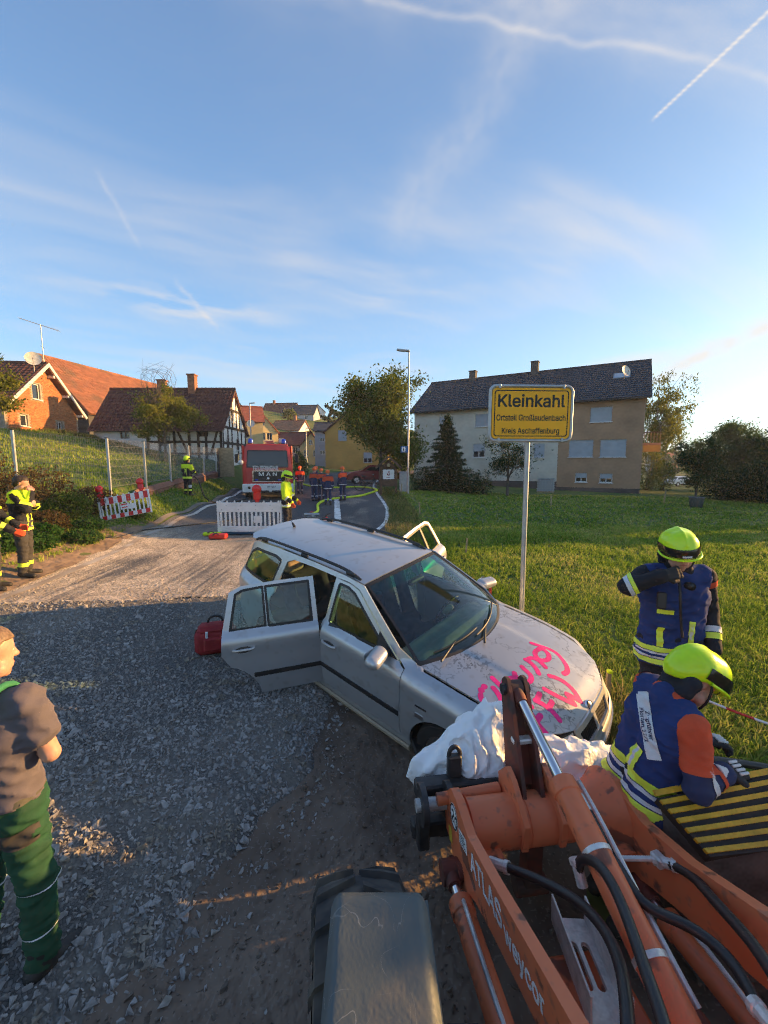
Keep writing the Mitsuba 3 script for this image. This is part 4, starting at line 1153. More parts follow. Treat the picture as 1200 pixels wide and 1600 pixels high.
# cross tube with flared right end
t0, t1 = LA + LR * .04 - LF * .10 + [0, 0, .60], ra_o + LR * .01 - LF * .10 + [0, 0, .60]
q = lambda k: t0 + (t1 - t0) * k
tb = L_('cross_tube', cat(tube([q(0), q(.03), q(.80), q(.86), q(.94), q(.985), q(1)], [.125, .125, .125, .135, .175, .205, .205], 32)))
for k, r_ in ((.035, .14), (.40, .128), (.63, .128)):
    L_('weld_ring', tube([q(k - .006), q(k), q(k + .006)], [.124, r_, .124], 28), holder=tb)
L_('flange_ledge', box(LA + LR * .14 - LF * .25 + [0, 0, .56], (.13, .10, .025), rz=.136), holder=tb)
L_('flange_ledge', box(ra_o - LR * .12 - LF * .28 + [0, 0, .56], (.22, .12, .03), rz=.136), holder=tb)
# front pivot shaft and the black quick hitch with its carriage
s0, s1 = LA - LR * .06 + LF * .02 + [0, 0, .66], LA + LR * .30 + LF * .03 + [0, 0, .68]
L_('pivot_shaft', tube([s0, s1], [.032, .032], 16), 'mat_loader')
hit = L_('quick_hitch', cat(box(LA + LR * .22 + LF * .17 + [0, 0, .60], (.74, .10, .10), rz=.136, bev=.012), box(LA + LR * .42 + LF * .27 + [0, 0, .26], (1.14, .09, .10), rz=.136, bev=.012),
                        *[box(LA + LR * u_ + LF * .18 + [0, 0, .40], (.07, .09, .36), rz=.136, bev=.01) for u_ in (-.10, .22, .54)]), 'mat_black_metal')
for u_ in (-.13, .02):
    L_('hitch_plate', cyl(LA + LR * (u_ - .016) + LF * .06 + [0, 0, .60], LA + LR * (u_ + .016) + LF * .06 + [0, 0, .60], .105, 28), 'mat_black_metal', holder=hit)
L_('hitch_pin', cyl(LA - LR * .17 + LF * .06 + [0, 0, .60], LA + LR * .16 + LF * .06 + [0, 0, .60], .035, 16), 'mat_galv', holder=hit)
hk0 = LA + LR * .09 + LF * .19 + [0, 0, .645]
L_('lifting_hook', cat(box(hk0 + [0, 0, .07], (.085, .05, .14), rz=.136, bev=.01), tube([hk0 + LR * (.034 * math.cos(a)) + [0, 0, .135 + .055 * math.sin(a)] for a in np.linspace(0, PI, 12)], .013, 8)), 'mat_black_metal', holder=hit)
for u_ in (.10, .62):
    L_('fork_tine', cat(box(LA + LR * u_ + LF * .33 + [0, 0, .30], (.10, .045, .36), rz=.136, bev=.01), box(LA + LR * u_ + LF * .85 + [0, 0, .12], (.10, 1.05, .04), rz=.136, bev=.01)), 'mat_black_metal', holder=hit)
# bell crank standing on the tube
E = np.array([.800, 2.36, 1.14])
F0 = LA + LR * .435 - LF * .02 + [0, 0, .66]
cr = []
for u_ in (-.062, .042):
    d = E - F0
    A = frame3(F0 + LR * u_, d, np.cross(LR, d))
    L = np.linalg.norm(d)
    cr.append(move(prism(sg.Polygon([(-.17, -.03), (-.10, .10), (.05, .105), (L * .6, .075), (L - .02, .05), (L + .05, .03), (L + .062, 0), (L + .05, -.035), (L - .03, -.055), (L * .55, -.075), (.02, -.10), (-.12, -.08)]).buffer(.01), .022), frame3(F0 + LR * u_, d, np.cross(d, LR) * -1)))
bc = L_('bell_crank', cat(cr), 'mat_rusty')
L_('crank_web', box((F0 + E) / 2 + LR * 0, (.08, .02, np.linalg.norm(E - F0) * .8), rx=-math.atan2(np.linalg.norm((E - F0)[:2]), (E - F0)[2]), rz=.136), 'mat_rusty', holder=bc)
L_('crank_clamp', box(F0 + (E - F0) * .55 - LF * .05, (.135, .05, .03), rz=.136, bev=.006), 'mat_galv', holder=bc)
L_('crank_pin', cyl(E - LR * .085, E + LR * .085, .033, 18), 'mat_black_metal', holder=bc)
for u_ in (-.12, .085):
    L_('crank_bracket', move(prism(sg.Polygon([(-.16, -.10), (.10, -.06), (.13, .08), (.05, .17), (-.02, .15), (-.17, .03)]).buffer(.015), .03), frame3(F0 + LR * u_ - LF * .05 + [0, 0, .0], LF, (0, 0, 1))), holder=bc)
L_('crank_link', cat(box(LA + LR * .47 - LF * .05 + [0, 0, .32], (.10, .09, .42), rz=.136, bev=.01), cyl(LA + LR * .38 - LF * .05 + [0, 0, .13], LA + LR * .56 - LF * .05 + [0, 0, .13], .05, 16)), 'mat_rusty', holder=bc)
# tilt cylinder
G0 = np.array([.934, 1.14, .76]); dd = (G0 - E); Lc = np.linalg.norm(dd); dd /= Lc
bs = E + dd * .56
G1 = bs + dd * 1.25
tc = L_('tilt_cylinder', tube([bs, bs + dd * .01, bs + dd * .07, bs + dd * .075, G1], [.05, .064, .064, .058, .058], 28))
L_('piston_rod', tube([E, bs + dd * .02], .027, 20), 'mat_chrome', holder=tc)
L_('rod_eye', cat(cyl(E - LR * .035, E + LR * .035, .05, 20), tube([E, E + dd * .11], [.042, .033], 18)), 'mat_rusty', holder=tc)
for k in (.30, .62):
    L_('hose_clamp', tube([bs + dd * k, bs + dd * (k + .02)], .062, 24), 'mat_galv', holder=tc)
L_('oil_pipe', tube(spline([bs + LR * .075 + dd * .03 + [0, 0, .02], bs + LR * .09 + dd * .12, bs + LR * .085 + dd * .4, bs + LR * .08 + dd * .75], 16), .011, 8), 'mat_galv', holder=tc)
# lift cylinders beneath the arms
for o, b_, nm in ((np.array([.335, 1.85, .45]), np.array([.445, 1.08, .50]), 'left'), (np.array([1.285, 1.82, .40]), np.array([1.40, 1.10, .45]), 'right')):
    d = (b_ - o) / np.linalg.norm(b_ - o)
    lc = L_('lift_cylinder', tube([o + d * .155, o + d * .16, o + d * .22, o + d * .225, o + d * 1.0], [.04, .056, .056, .050, .050], 24))
    L_('piston_rod', tube([o, o + d * .17], .024, 16), 'mat_chrome', holder=lc)
    L_('rod_eye', cat(cyl(o - LR * .045, o + LR * .045, .055, 20), tube([o, o + d * .085], [.045, .035], 16)), 'mat_rusty', holder=lc)
    L_('oil_pipe', tube(spline([o + d * .20 + [0, 0, .055], o + d * .26 + [-.01, 0, .085], o + d * .5 + [-.01, 0, .07], o + d * .8 + [0, 0, .065]], 12), .010, 8), 'mat_galv', holder=lc)
# hoses


def hose(pts, r=.019, mt='mat_hose', ends=True):
    c = spline(pts, 40)
    k = L_('hydraulic_hose', tube(c, r, 12), mt)
    if ends:
        for a, b in ((c[0], c[1]), (c[-1], c[-2])):
            d = (b - a) / np.linalg.norm(b - a)
            L_('fitting', tube([a - d * .02, a + d * .05, a + d * .055, a + d * .075], [r * 1.15, r * 1.15, r * 1.4, r * 1.4], 10), 'mat_galv', holder=k)
    return k


pz = lambda px, py, z: EYE + ray(px, py) * ((2.5 - z) / -ray(px, py)[2])
hose([pz(772, 1348, .62), pz(845, 1376, .70), pz(921, 1425, .80), pz(966, 1500, .88), pz(981, 1600, .92), pz(985, 1690, .9)], .020)
hose([pz(908, 1376, .78), pz(905, 1350, .84), pz(925, 1345, .92), pz(978, 1430, .97), pz(1010, 1520, .99), pz(1040, 1610, 1.0), pz(1060, 1700, 1.0)], .019)
hose([pz(910, 1250, .84), pz(934, 1293, .84), pz(972, 1363, .86), pz(1010, 1414, .86), pz(1073, 1446, .84), pz(1137, 1496, .84), pz(1181, 1566, .86), pz(1210, 1610, .88)], .019)
hose([pz(1029, 1345, .70), pz(1068, 1360, .74), pz(1111, 1401, .82), pz(1162, 1458, .90), pz(1200, 1509, .96), pz(1240, 1580, 1.0)], .020)
k = L_('valve_block', box(pz(1029, 1343, .70), (.05, .06, .05), rz=.3, bev=.008), 'mat_galv')
L_('steel_pipe', tube([pz(950, 1341, .68), pz(1027, 1342, .70)], .012, 10), 'mat_galv', holder=k)
# galvanised step between the arms
A = frame3(pz(861, 1437, .42), pz(912, 1440, .42) - pz(861, 1437, .42), pz(902, 1588, .46) - pz(861, 1437, .42))
sp = sg.box(0, 0, .155, .40).buffer(-.012).buffer(.012)
for a_ in (.052, .102):
    sp = sp.difference(sg.LineString([(a_, .12), (a_, .27)]).buffer(.017))
stp = L_('access_step', move((prism(sp, .012)[0] * [1, 1, -1], prism(sp, .012)[1][:, ::-1]), A), 'mat_galv')
L_('step_sides', move(cat(box((0.004, .2, -.06), (.008, .4, .12)), box((.151, .2, -.06), (.008, .4, .12))), A), 'mat_galv', holder=stp)
for i in range(13):
    for u_ in (.012, .143):
        L_('tread_stud', move(lathe([(0, .006), (.006, .005), (.007, 0)], 8), A @ mx((u_, .03 + i * .028, 0))), 'mat_galv', holder=stp)
for a_ in (.052, .102):
    L_('slot_rim', move(tube([(a_ + .021 * math.cos(t), (.27 if math.sin(t) > 0 else .12) + .021 * math.sin(t), .003) for t in np.linspace(.001, 2 * PI + .001, 26)], .005, 6, False), A), 'mat_galv', holder=stp)
L_('stamped_mark', move(tube([(.045, .33, .001), (.065, .32, .002), (.075, .335, .002), (.06, .35, .002), (.075, .365, .002), (.095, .355, .001)], .004, 6), A), 'mat_galv', holder=stp)
# mudguard, tyre, wheel
fx0, fx1 = -.165, .145
guard = []


def guard_fn(P):
    u, t = P[:, 0], P[:, 1]
    e = np.clip((np.abs(u - .5) - .40) / .1, 0, 1)
    y = 1.225 - t
    front = np.clip((.05 - t) / .05, 0, 1)
    z = 1.105 - .028 * e ** 2 - .05 * front ** 2 + .012 * np.sin(np.clip(t, 0, 1) * 2.2)
    yaw = .05
    return np.c_[fx0 + (fx1 - fx0) * u - .012 * t * 0 - (y - 1.0) * .03, y - .02 * e ** 2 * np.clip((.1 - t) / .1, 0, 1), z]


gp = sg.box(0.0, .0, 1.0, 1.15)
gp = gp.difference(sg.box(0, 0, .12, .05)).union(sg.Point(.12, .05).buffer(1, quad_segs=1).intersection(sg.Polygon([(.0, .05), (.05, .012), (.12, 0), (.12, .05)]))).difference(sg.box(.88, 0, 1, .05)).union(sg.Polygon([(1, .05), (.95, .012), (.88, 0), (.88, .05)])).buffer(0)
fg = L_('mudguard', panel(gp, guard_fn, .014, (.04, .03), flip=True), 'mat_fender', 50)
L_('mudguard_skirt', panel(sg.box(0, 0, 1.1, .12), lambda P: np.c_[fx1 + .004 - (.17 - P[:, 0]) * .03, 1.19 - P[:, 0], 1.075 - P[:, 1]], .01, .1), 'mat_fender', holder=fg)
for x, y in ((-.02, .70), (.05, .70)):
    L_('fixing_bolt', move(lathe([(0, .008), (.010, .007), (.011, 0)], 10), mx((x, y, 1.112))), 'mat_black_metal', holder=fg)


def loader_tyre(c, sgn, r=.52, w=.33):
    prof = [(.24, -w * .42), (r * .82, -w * .5), (r * .93, -w * .47), (r * .955, -w * .3), (r * .96, 0), (r * .955, w * .3), (r * .93, w * .47), (r * .82, w * .5), (.24, w * .42), (.22, 0), (.24, -w * .42)]
    W = mx(c, rz=.136, ry=PI / 2)
    t = L_('wheel', move(lathe(prof, 56), W), 'mat_tyre')
    lug = []
    for i in range(22):
        for s in (-1, 1):
            a = (i + (.5 if s > 0 else 0)) * 2 * PI / 22
            pts = [(a + .0, s * w * .04), (a + .11, s * w * .26), (a + .15, s * w * .47), (a + .15, s * w * .53)]
            v = []
            for (b, z_), rr in zip(pts, (r * 1.0, r * 1.0, r * .975, r * .88)):
                for da, dr_ in ((-.034, -.06), (.034, -.06), (.026, .0), (-.026, .0)):
                    v.append([(rr + dr_) * math.cos(b + da), (rr + dr_) * math.sin(b + da), z_])
            lug.append(arr(cat(*[m3.Manifold.hull_points(np.array(v[4 * j:4 * j + 8])) for j in range(3)])))
    L_('tread_lugs', move(cat(lug), W), 'mat_tyre', False, holder=t)
    L_('wheel_rim', move(lathe([(.02, .08 * sgn), (.12, .09 * sgn), (.15, .03 * sgn), (.22, .05 * sgn), (.25, .13 * sgn)], 30), W), 'mat_loader', holder=t)


loader_tyre((-.06, 1.12, .5), -1)
loader_tyre((2.08, 1.12, .5), 1)
L_('bracket', cat(box((.24, .98, .80), (.10, .16, .02), bev=.004), box((.22, .86, .72), (.03, .22, .26), bev=.006), tube(spline([(.19, .98, .83), (.22, .90, .86), (.26, .80, .84), (.30, .70, .80)], 14), .018, 10)), 'mat_black_metal')
# chassis, axle and the cab beside and behind the camera
ch = L_('front_frame', cat(box(LA + LR * .46 - LF * 1.55 + [0, 0, .58], (.50, .70, .34), rz=.136, bev=.03), box(LA + LR * .46 - LF * 1.0 + [0, 0, .40], (1.5, .16, .16), rz=.136, bev=.04), box(LA + LR * .40 - LF * .80 + [0, 0, .36], (.34, .5, .06), rz=.136, bev=.02)))
L_('grease', box(LA + LR * .60 - LF * .95 + [0, 0, .50], (.16, .16, .14), rz=.136, bev=.03), 'mat_rusty', holder=ch)
cb = L_('cab', cat(*[box(LA + LR * u_ - LF * v_ + [0, 0, 1.85], (.07, .07, 1.7), rz=.136, bev=.01) for u_ in (.02, .86) for v_ in (2.0, 3.2)], box(LA + LR * .44 - LF * 2.6 + [0, 0, 2.72], (1.0, 1.4, .10), rz=.136, bev=.03)), 'mat_black_metal')
L_('engine_cover', box(LA + LR * .44 - LF * 3.9 + [0, 0, 1.1], (1.2, 1.3, 1.0), rz=.136, bev=.08), holder=cb)
L_('cab_base', box(LA + LR * .44 - LF * 2.6 + [0, 0, .85], (1.0, 1.3, .55), rz=.136, bev=.05), holder=cb)
for c in ((-.30, -.9, .5), (1.45, -1.1, .5)):
    loader_tyre((c[0] + .36, c[1] - .8, .5), -1)
# lettering on the outer face of the left arm
slope = math.atan2(.17, .52)
TX = -LF * math.cos(slope) + np.array([0, 0, math.sin(slope)])


def on_arm(m, along, z, side=.0015):
    o = LA - LF * along + np.array([0, 0, z]) - LR * side
    return move(m, frame3(o, TX, np.cross(-LR, TX)))


def lettering(word, h, bold=True, depth=.0012):
    return arr(meshkit.text_mesh(word, h, depth, bold))


L_('lettering', on_arm(lettering('ATLAS', .082), .36, .635), 'mat_white_print', False, label='white word ATLAS', holder=la)
L_('lettering', on_arm(lettering('weycor', .062), .72, .735), 'mat_white_print', False, label='white word weycor', holder=la)
pl = sg.Point(0, 0).buffer(.062)
stk = L_('speed_sticker', move(prism(pl, .0012), frame3(LA - LF * .10 + np.array([0, 0, .66]) - LR * .0012, -LF, (0, 0, 1))), 'mat_white_print', False, label='round white 20 sticker', holder=la)
L_('sticker_ring', move(prism(pl.buffer(-.002).difference(pl.buffer(-.010)), .0008), frame3(LA - LF * .10 + np.array([0, 0, .66]) - LR * .0028, -LF, (0, 0, 1))), 'mat_black_plastic', False, holder=la)
L_('sticker_number', move(cat(lettering('20', .056, True, .0008)), frame3(LA - LF * .062 + np.array([0, 0, .632]) - LR * .003, -LF, (0, 0, 1))), 'mat_black_plastic', False, holder=la)
L_('sticker', on_arm(prism(sg.box(0, 0, .115, .062), .0012), .20, .615), 'mat_white_print', False, label='small white load sticker', holder=la)
L_('sticker_print', on_arm(cat(*[prism(sg.box(.01, .008 + .013 * i, .10 - .02 * (i % 2), .014 + .013 * i), .0006) for i in range(4)]), .20, .615, .003), 'mat_fender', False, holder=la)
L_('sticker', on_arm(prism(sg.box(0, 0, .05, .075), .0012), .04, .47), 'mat_yellow_print', False, label='worn yellow warning sticker', holder=la)
for (al_, z_) in ((.12, .42), (.23, .50)):
    L_('pivot_boss', cyl(LA - LF * al_ + np.array([0, 0, z_ - .02]) - LR * .02, LA - LF * al_ + np.array([0, 0, z_ - .02]) + LR * .06, .04, 20), 'mat_rusty', holder=la)

# ---------------------------------------------------------------- white sheet over the carriage


def folds(ax, o):
    X, Y, Z = np.meshgrid(*ax, indexing='ij')
    p = np.stack([X, Y, Z], -1)
    w = meshkit.fbm(p * 4.0, 2, 71)[..., None] * [7, 5, 6] + meshkit.noise(p * 11, 73)[..., None] * 1.2
    out = o - .035
    for i, (kx, ky, kz, a) in enumerate(((13, 7, 4, .024), (-6, 9, 15, .020), (9, -14, 8, .018), (24, 10, -20, .008), (-22, 26, 14, .006))):
        s = kx * X + ky * Y + kz * Z + w[..., i % 3] * (1.2 + .3 * i) + 1.3 * i
        out = out + a * np.abs(np.sin(s))
    return out


sheet = blob([((.30, 2.40, .56), (.56, 2.46, .66), .13, .17), ((.56, 2.46, .68), (.74, 2.54, .77), .17, .17), ((.60, 2.46, .68), (.98, 2.40, .60), .18, .15), ((.98, 2.40, .62), (1.40, 2.40, .60), .16, .13), ((.26, 2.40, .58), (.46, 2.36, .56), .09, .10), ((.55, 2.33, .64), (1.0, 2.32, .56), .12, .11), ((1.2, 2.36, .58), (1.48, 2.46, .58), .12, .09)], .012, .05, folds)
whole('plastic_sheet', 'crumpled white plastic sheet draped over the loader carriage against the car', 'sheet', sheet, 'mat_cloth', 55)

# ---------------------------------------------------------------- striped ribbed box on the right
pal('mat_hazard_yellow', (.62, .36, .02), .55, .35, 12, .002, 60)
pal('mat_hazard_black', (.030, .024, .020), .7, .5, 12, .003, 60)
c00, c10, c11, c01 = np.array([1.345, 1.84, .865]), np.array([1.95, 1.84, .995]), np.array([1.93, 1.65, .80]), np.array([1.45, 1.63, .765])
hz = thing('ribbed_ramp', 'black and yellow ribbed ramp under the gloved hands of the bent firefighter', 'ramp')
fq = lambda P: (c00 * ((1 - P[:, :1]) * (1 - P[:, 1:])) + c10 * (P[:, :1] * (1 - P[:, 1:])) + c11 * (P[:, :1] * P[:, 1:]) + c01 * ((1 - P[:, :1]) * P[:, 1:]))
nrm = -np.cross(c10 - c00, c01 - c00); nrm /= np.linalg.norm(nrm)
part(hz, 'plate', panel(sg.box(0, 0, 1, 1), fq, .06, .2, flip=True), 'mat_hazard_black', 40)
for i in range(6):
    v0 = .05 + i * .165
    part(hz, 'yellow_rib', panel(sg.box(0.0, v0, 1, v0 + .075), lambda P: fq(P) + nrm * .014, .02, (.06, .04), flip=True), 'mat_hazard_yellow', 40)
part(hz, 'top_rail', tube([c00 + [0, .02, .01], c10 + [0, .02, .01]], .018, 4), 'mat_hazard_yellow', False)
base = np.array([c00 + [.02, .05, -.03], c10 + [0, .05, -.03], c11 + [0, .05, -.06], c01 + [.02, .05, -.06], c00 * [1, 1, 0] + [.03, .30, .1], c10 * [1, 1, 0] + [0, .30, .1], c11 * [1, 1, 0] + [0, .0, .1], c01 * [1, 1, 0] + [.03, 0, .1]])
part(hz, 'base', m3.Manifold.hull_points(base), 'mat_dirty_metal', False)
# ---------------------------------------------------------------- people
mat('mat_skin', lambda p, n, uv: mi.Color3f(.50, .27, .19) * (.85 + .3 * mikit.fbm(p.x * 25, p.y * 25, p.z * 25, 3)), .5)


def cloth(name, rgb, var=.25, rough=.85, bump=.0015):
    def fn(p, n, uv):
        return mi.Color3f(*rgb) * (1 - var + 2 * var * mikit.fbm(p.x * 14, p.y * 14, p.z * 14, 3)) * (.93 + .14 * mikit.noise(p.x * 420, p.y * 420, p.z * 420))
    return mat(name, fn, rough)


cloth('mat_black_cloth', (.012, .013, .019)); cloth('mat_navy', (.022, .032, .085)); cloth('mat_blue_vest', (.014, .034, .135), .25); cloth('mat_orange_red', (.56, .075, .025), .2)
cloth('mat_hivis', (.62, .82, .02), .12); cloth('mat_helmet_yellow_c', (.60, .85, .01), .05); cloth('mat_tape_yellow', (.66, .80, .06), .12, .5); cloth('mat_tape_silver', (.58, .59, .60), .12, .4)
cloth('mat_green_trousers', (.010, .058, .027), .4); cloth('mat_green_light', (.035, .20, .09), .2); cloth('mat_khaki', (.085, .080, .055), .2); cloth('mat_grey_shirt', (.105, .090, .106), .2); cloth('mat_dark_pants', (.045, .042, .040), .25)
mat('mat_hair', lambda p, n, uv: mi.Color3f(.030, .020, .014) * (.6 + .9 * mikit.noise(p.x * 160, p.y * 160, p.z * 60)), .6)
mat('mat_hair_light', lambda p, n, uv: mi.Color3f(.16, .105, .065) * (.6 + .9 * mikit.noise(p.x * 160, p.y * 160, p.z * 60)), .6)
pal('mat_helmet', (.55, .84, .005), .28, .06, 9, clearcoat=.5)
pal('mat_helmet_orange', (.75, .12, .02), .35, .1, 9)
pal('mat_visor', (.012, .012, .012), .18, .1, 9)
pal('mat_boot', (.022, .020, .018), .6, .4, 14)
cloth('mat_glove_black', (.03, .03, .032), .3); cloth('mat_glove_white', (.62, .62, .60), .15); cloth('mat_glove_red', (.62, .085, .03), .2); cloth('mat_glove_yellow', (.65, .36, .04), .2)


def limb_pts(J):
    return {k: np.asarray(v, float) for k, v in J.items()}


BASE = dict(pelvis=(0, 0, .96), waist=(0, .0, 1.08), chest=(0, .0, 1.30), neck=(0, -.01, 1.475), head=(0, .02, 1.625),
            ls=(-.185, -.005, 1.43), rs=(.185, -.005, 1.43), le=(-.245, -.03, 1.15), re=(.245, -.03, 1.15), lw=(-.25, .06, .90), rw=(.25, .06, .90),
            lh=(-.095, 0, .93), rh=(.095, 0, .93), lk=(-.11, .02, .50), rk=(.11, .02, .50), la=(-.115, -.01, .09), ra=(.115, -.01, .09), lt=(-.135, .15, .035), rt=(.135, .15, .035),
            face=(0, 1, -.05), lhd=(0, .3, -1), rhd=(0, .3, -1), lpalm=(1, 0, 0), rpalm=(-1, 0, 0))


def head_bones(h, fdir, up, s=1.0):
    """Skull, jaw, nose, ears round the head's centre."""
    f = fdir / np.linalg.norm(fdir); u = up - f * (up @ f); u /= np.linalg.norm(u); r = np.cross(f, u)
    P = lambda a, b, c: h + s * (r * a + f * b + u * c)
    return [(P(0, -.022, .035), P(0, .018, .040), .086, .082), (P(0, .035, .0), P(0, .045, -.055), .066, .052), (P(0, .062, -.088), P(0, .068, -.092), .026, .024), (P(-.035, .03, -.065), P(.035, .03, -.065), .040, .040),
            (P(0, .098, .012), P(0, .112, -.022), .010, .0145), (P(-.034, .076, .026), P(.034, .076, .026), .019, .019), (P(-.024, .084, -.058), P(.024, .084, -.058), .012, .012),
            (P(-.076, -.002, .015), P(-.079, -.004, -.018), .016, .012), (P(.076, -.002, .015), P(.079, -.004, -.018), .016, .012)], P


def hand_bones(w, d, palm, curl=.35, thumb_side=1, s=1.0, spread=.12):
    """A palm and five bent fingers; d points along the fingers, palm towards the palm's face."""
    d = np.asarray(d, float); d = d / np.linalg.norm(d)
    p = np.asarray(palm, float); p = p - d * (p @ d); p /= np.linalg.norm(p)
    a = np.cross(d, p) * thumb_side                             # towards the thumb
    out = []
    k = [w + s * (d * .088 + a * o) for o in (.030, .010, -.011, -.030)]
    root = [w + s * (d * .012 + a * o * .62) for o in (.030, .010, -.011, -.030)]
    for q, r_ in zip(k, root):
        out.append((r_, q, .0165 * s, .0125 * s))
    for i, (q, L) in enumerate(zip(k, (.074, .082, .077, .060))):
        c = curl * (1 + .12 * i); e = d + a * spread * (1.5 - i) * .5
        e /= np.linalg.norm(e); pt = q
        for j, fr in enumerate((.44, .31, .25)):
            ang = c * (j + .7); dv = e * math.cos(ang) + p * math.sin(ang)
            q2 = pt + dv * L * fr * s
            out.append((pt, q2, (.0103 - .0010 * j) * s, (.0095 - .0012 * j) * s)); pt = q2
    t0 = w + s * (d * .030 + a * .026); t1 = t0 + s * (d * .032 + a * .030 + p * .016); t2 = t1 + s * (d * .032 + a * .008 + p * (.010 + .02 * curl)); t3 = t2 + s * (d * .024 - a * .004 + p * (.006 + .02 * curl))
    out += [(t0, t1, .0150 * s, .0130 * s), (t1, t2, .0125 * s, .0110 * s), (t2, t3, .0108 * s, .0085 * s)]
    return out


def band(mesh, bone_a, bone_b, t0, t1, sel=.14, off=.004):
    """The strip of a garment between two cross planes of a bone, lifted off it a little."""
    a, b = np.asarray(bone_a, float), np.asarray(bone_b, float)
    d = (b - a) / np.linalg.norm(b - a)
    v, f = mesh
    c = v[f].mean(1)
    t = (c - a) @ d
    near = (np.linalg.norm(c - a - t[:, None] * d, axis=1) < sel) & (t > min(t0, t1) - .08) & (t < max(t0, t1) + .08)
    return slice2(mesh, near, d, a, t0, t1, off)


def slice2(mesh, mask, d, o, t0, t1, off):
    v, f = mesh
    if not mask.any():
        return None
    n = vnormals(v, f)
    m = trimesh.Trimesh(v + n * off, f[mask], process=False)
    for nn, oo in ((d, o + d * min(t0, t1)), (-d, o + d * max(t0, t1))):
        if len(m.faces) == 0:
            return None
        m = m.slice_plane(oo, nn, cap=False)
    return (np.array(m.vertices), np.array(m.faces)) if len(m.faces) else None


def wrinkle(amp, f=(9, 9, 16), seed=1):
    def fn(ax, o):
        X, Y, Z = np.meshgrid(*ax, indexing='ij')
        nearby = np.abs(o) < .05
        p = np.stack([X[nearby], Y[nearby], Z[nearby]], -1)
        k = np.abs(meshkit.fbm(p * f, 3, seed) - .5) * 2
        w = meshkit.fbm(p * [5, 5, 7], 2, seed + 9) * 9
        k = k + .38 * np.abs(np.sin(p @ [17, 13, 31] + w)) + .26 * np.abs(np.sin(p @ [-21, 15, 24] - 1.3 * w))
        o = o.copy(); o[nearby] += amp * (k - .62)
        return o
    return fn


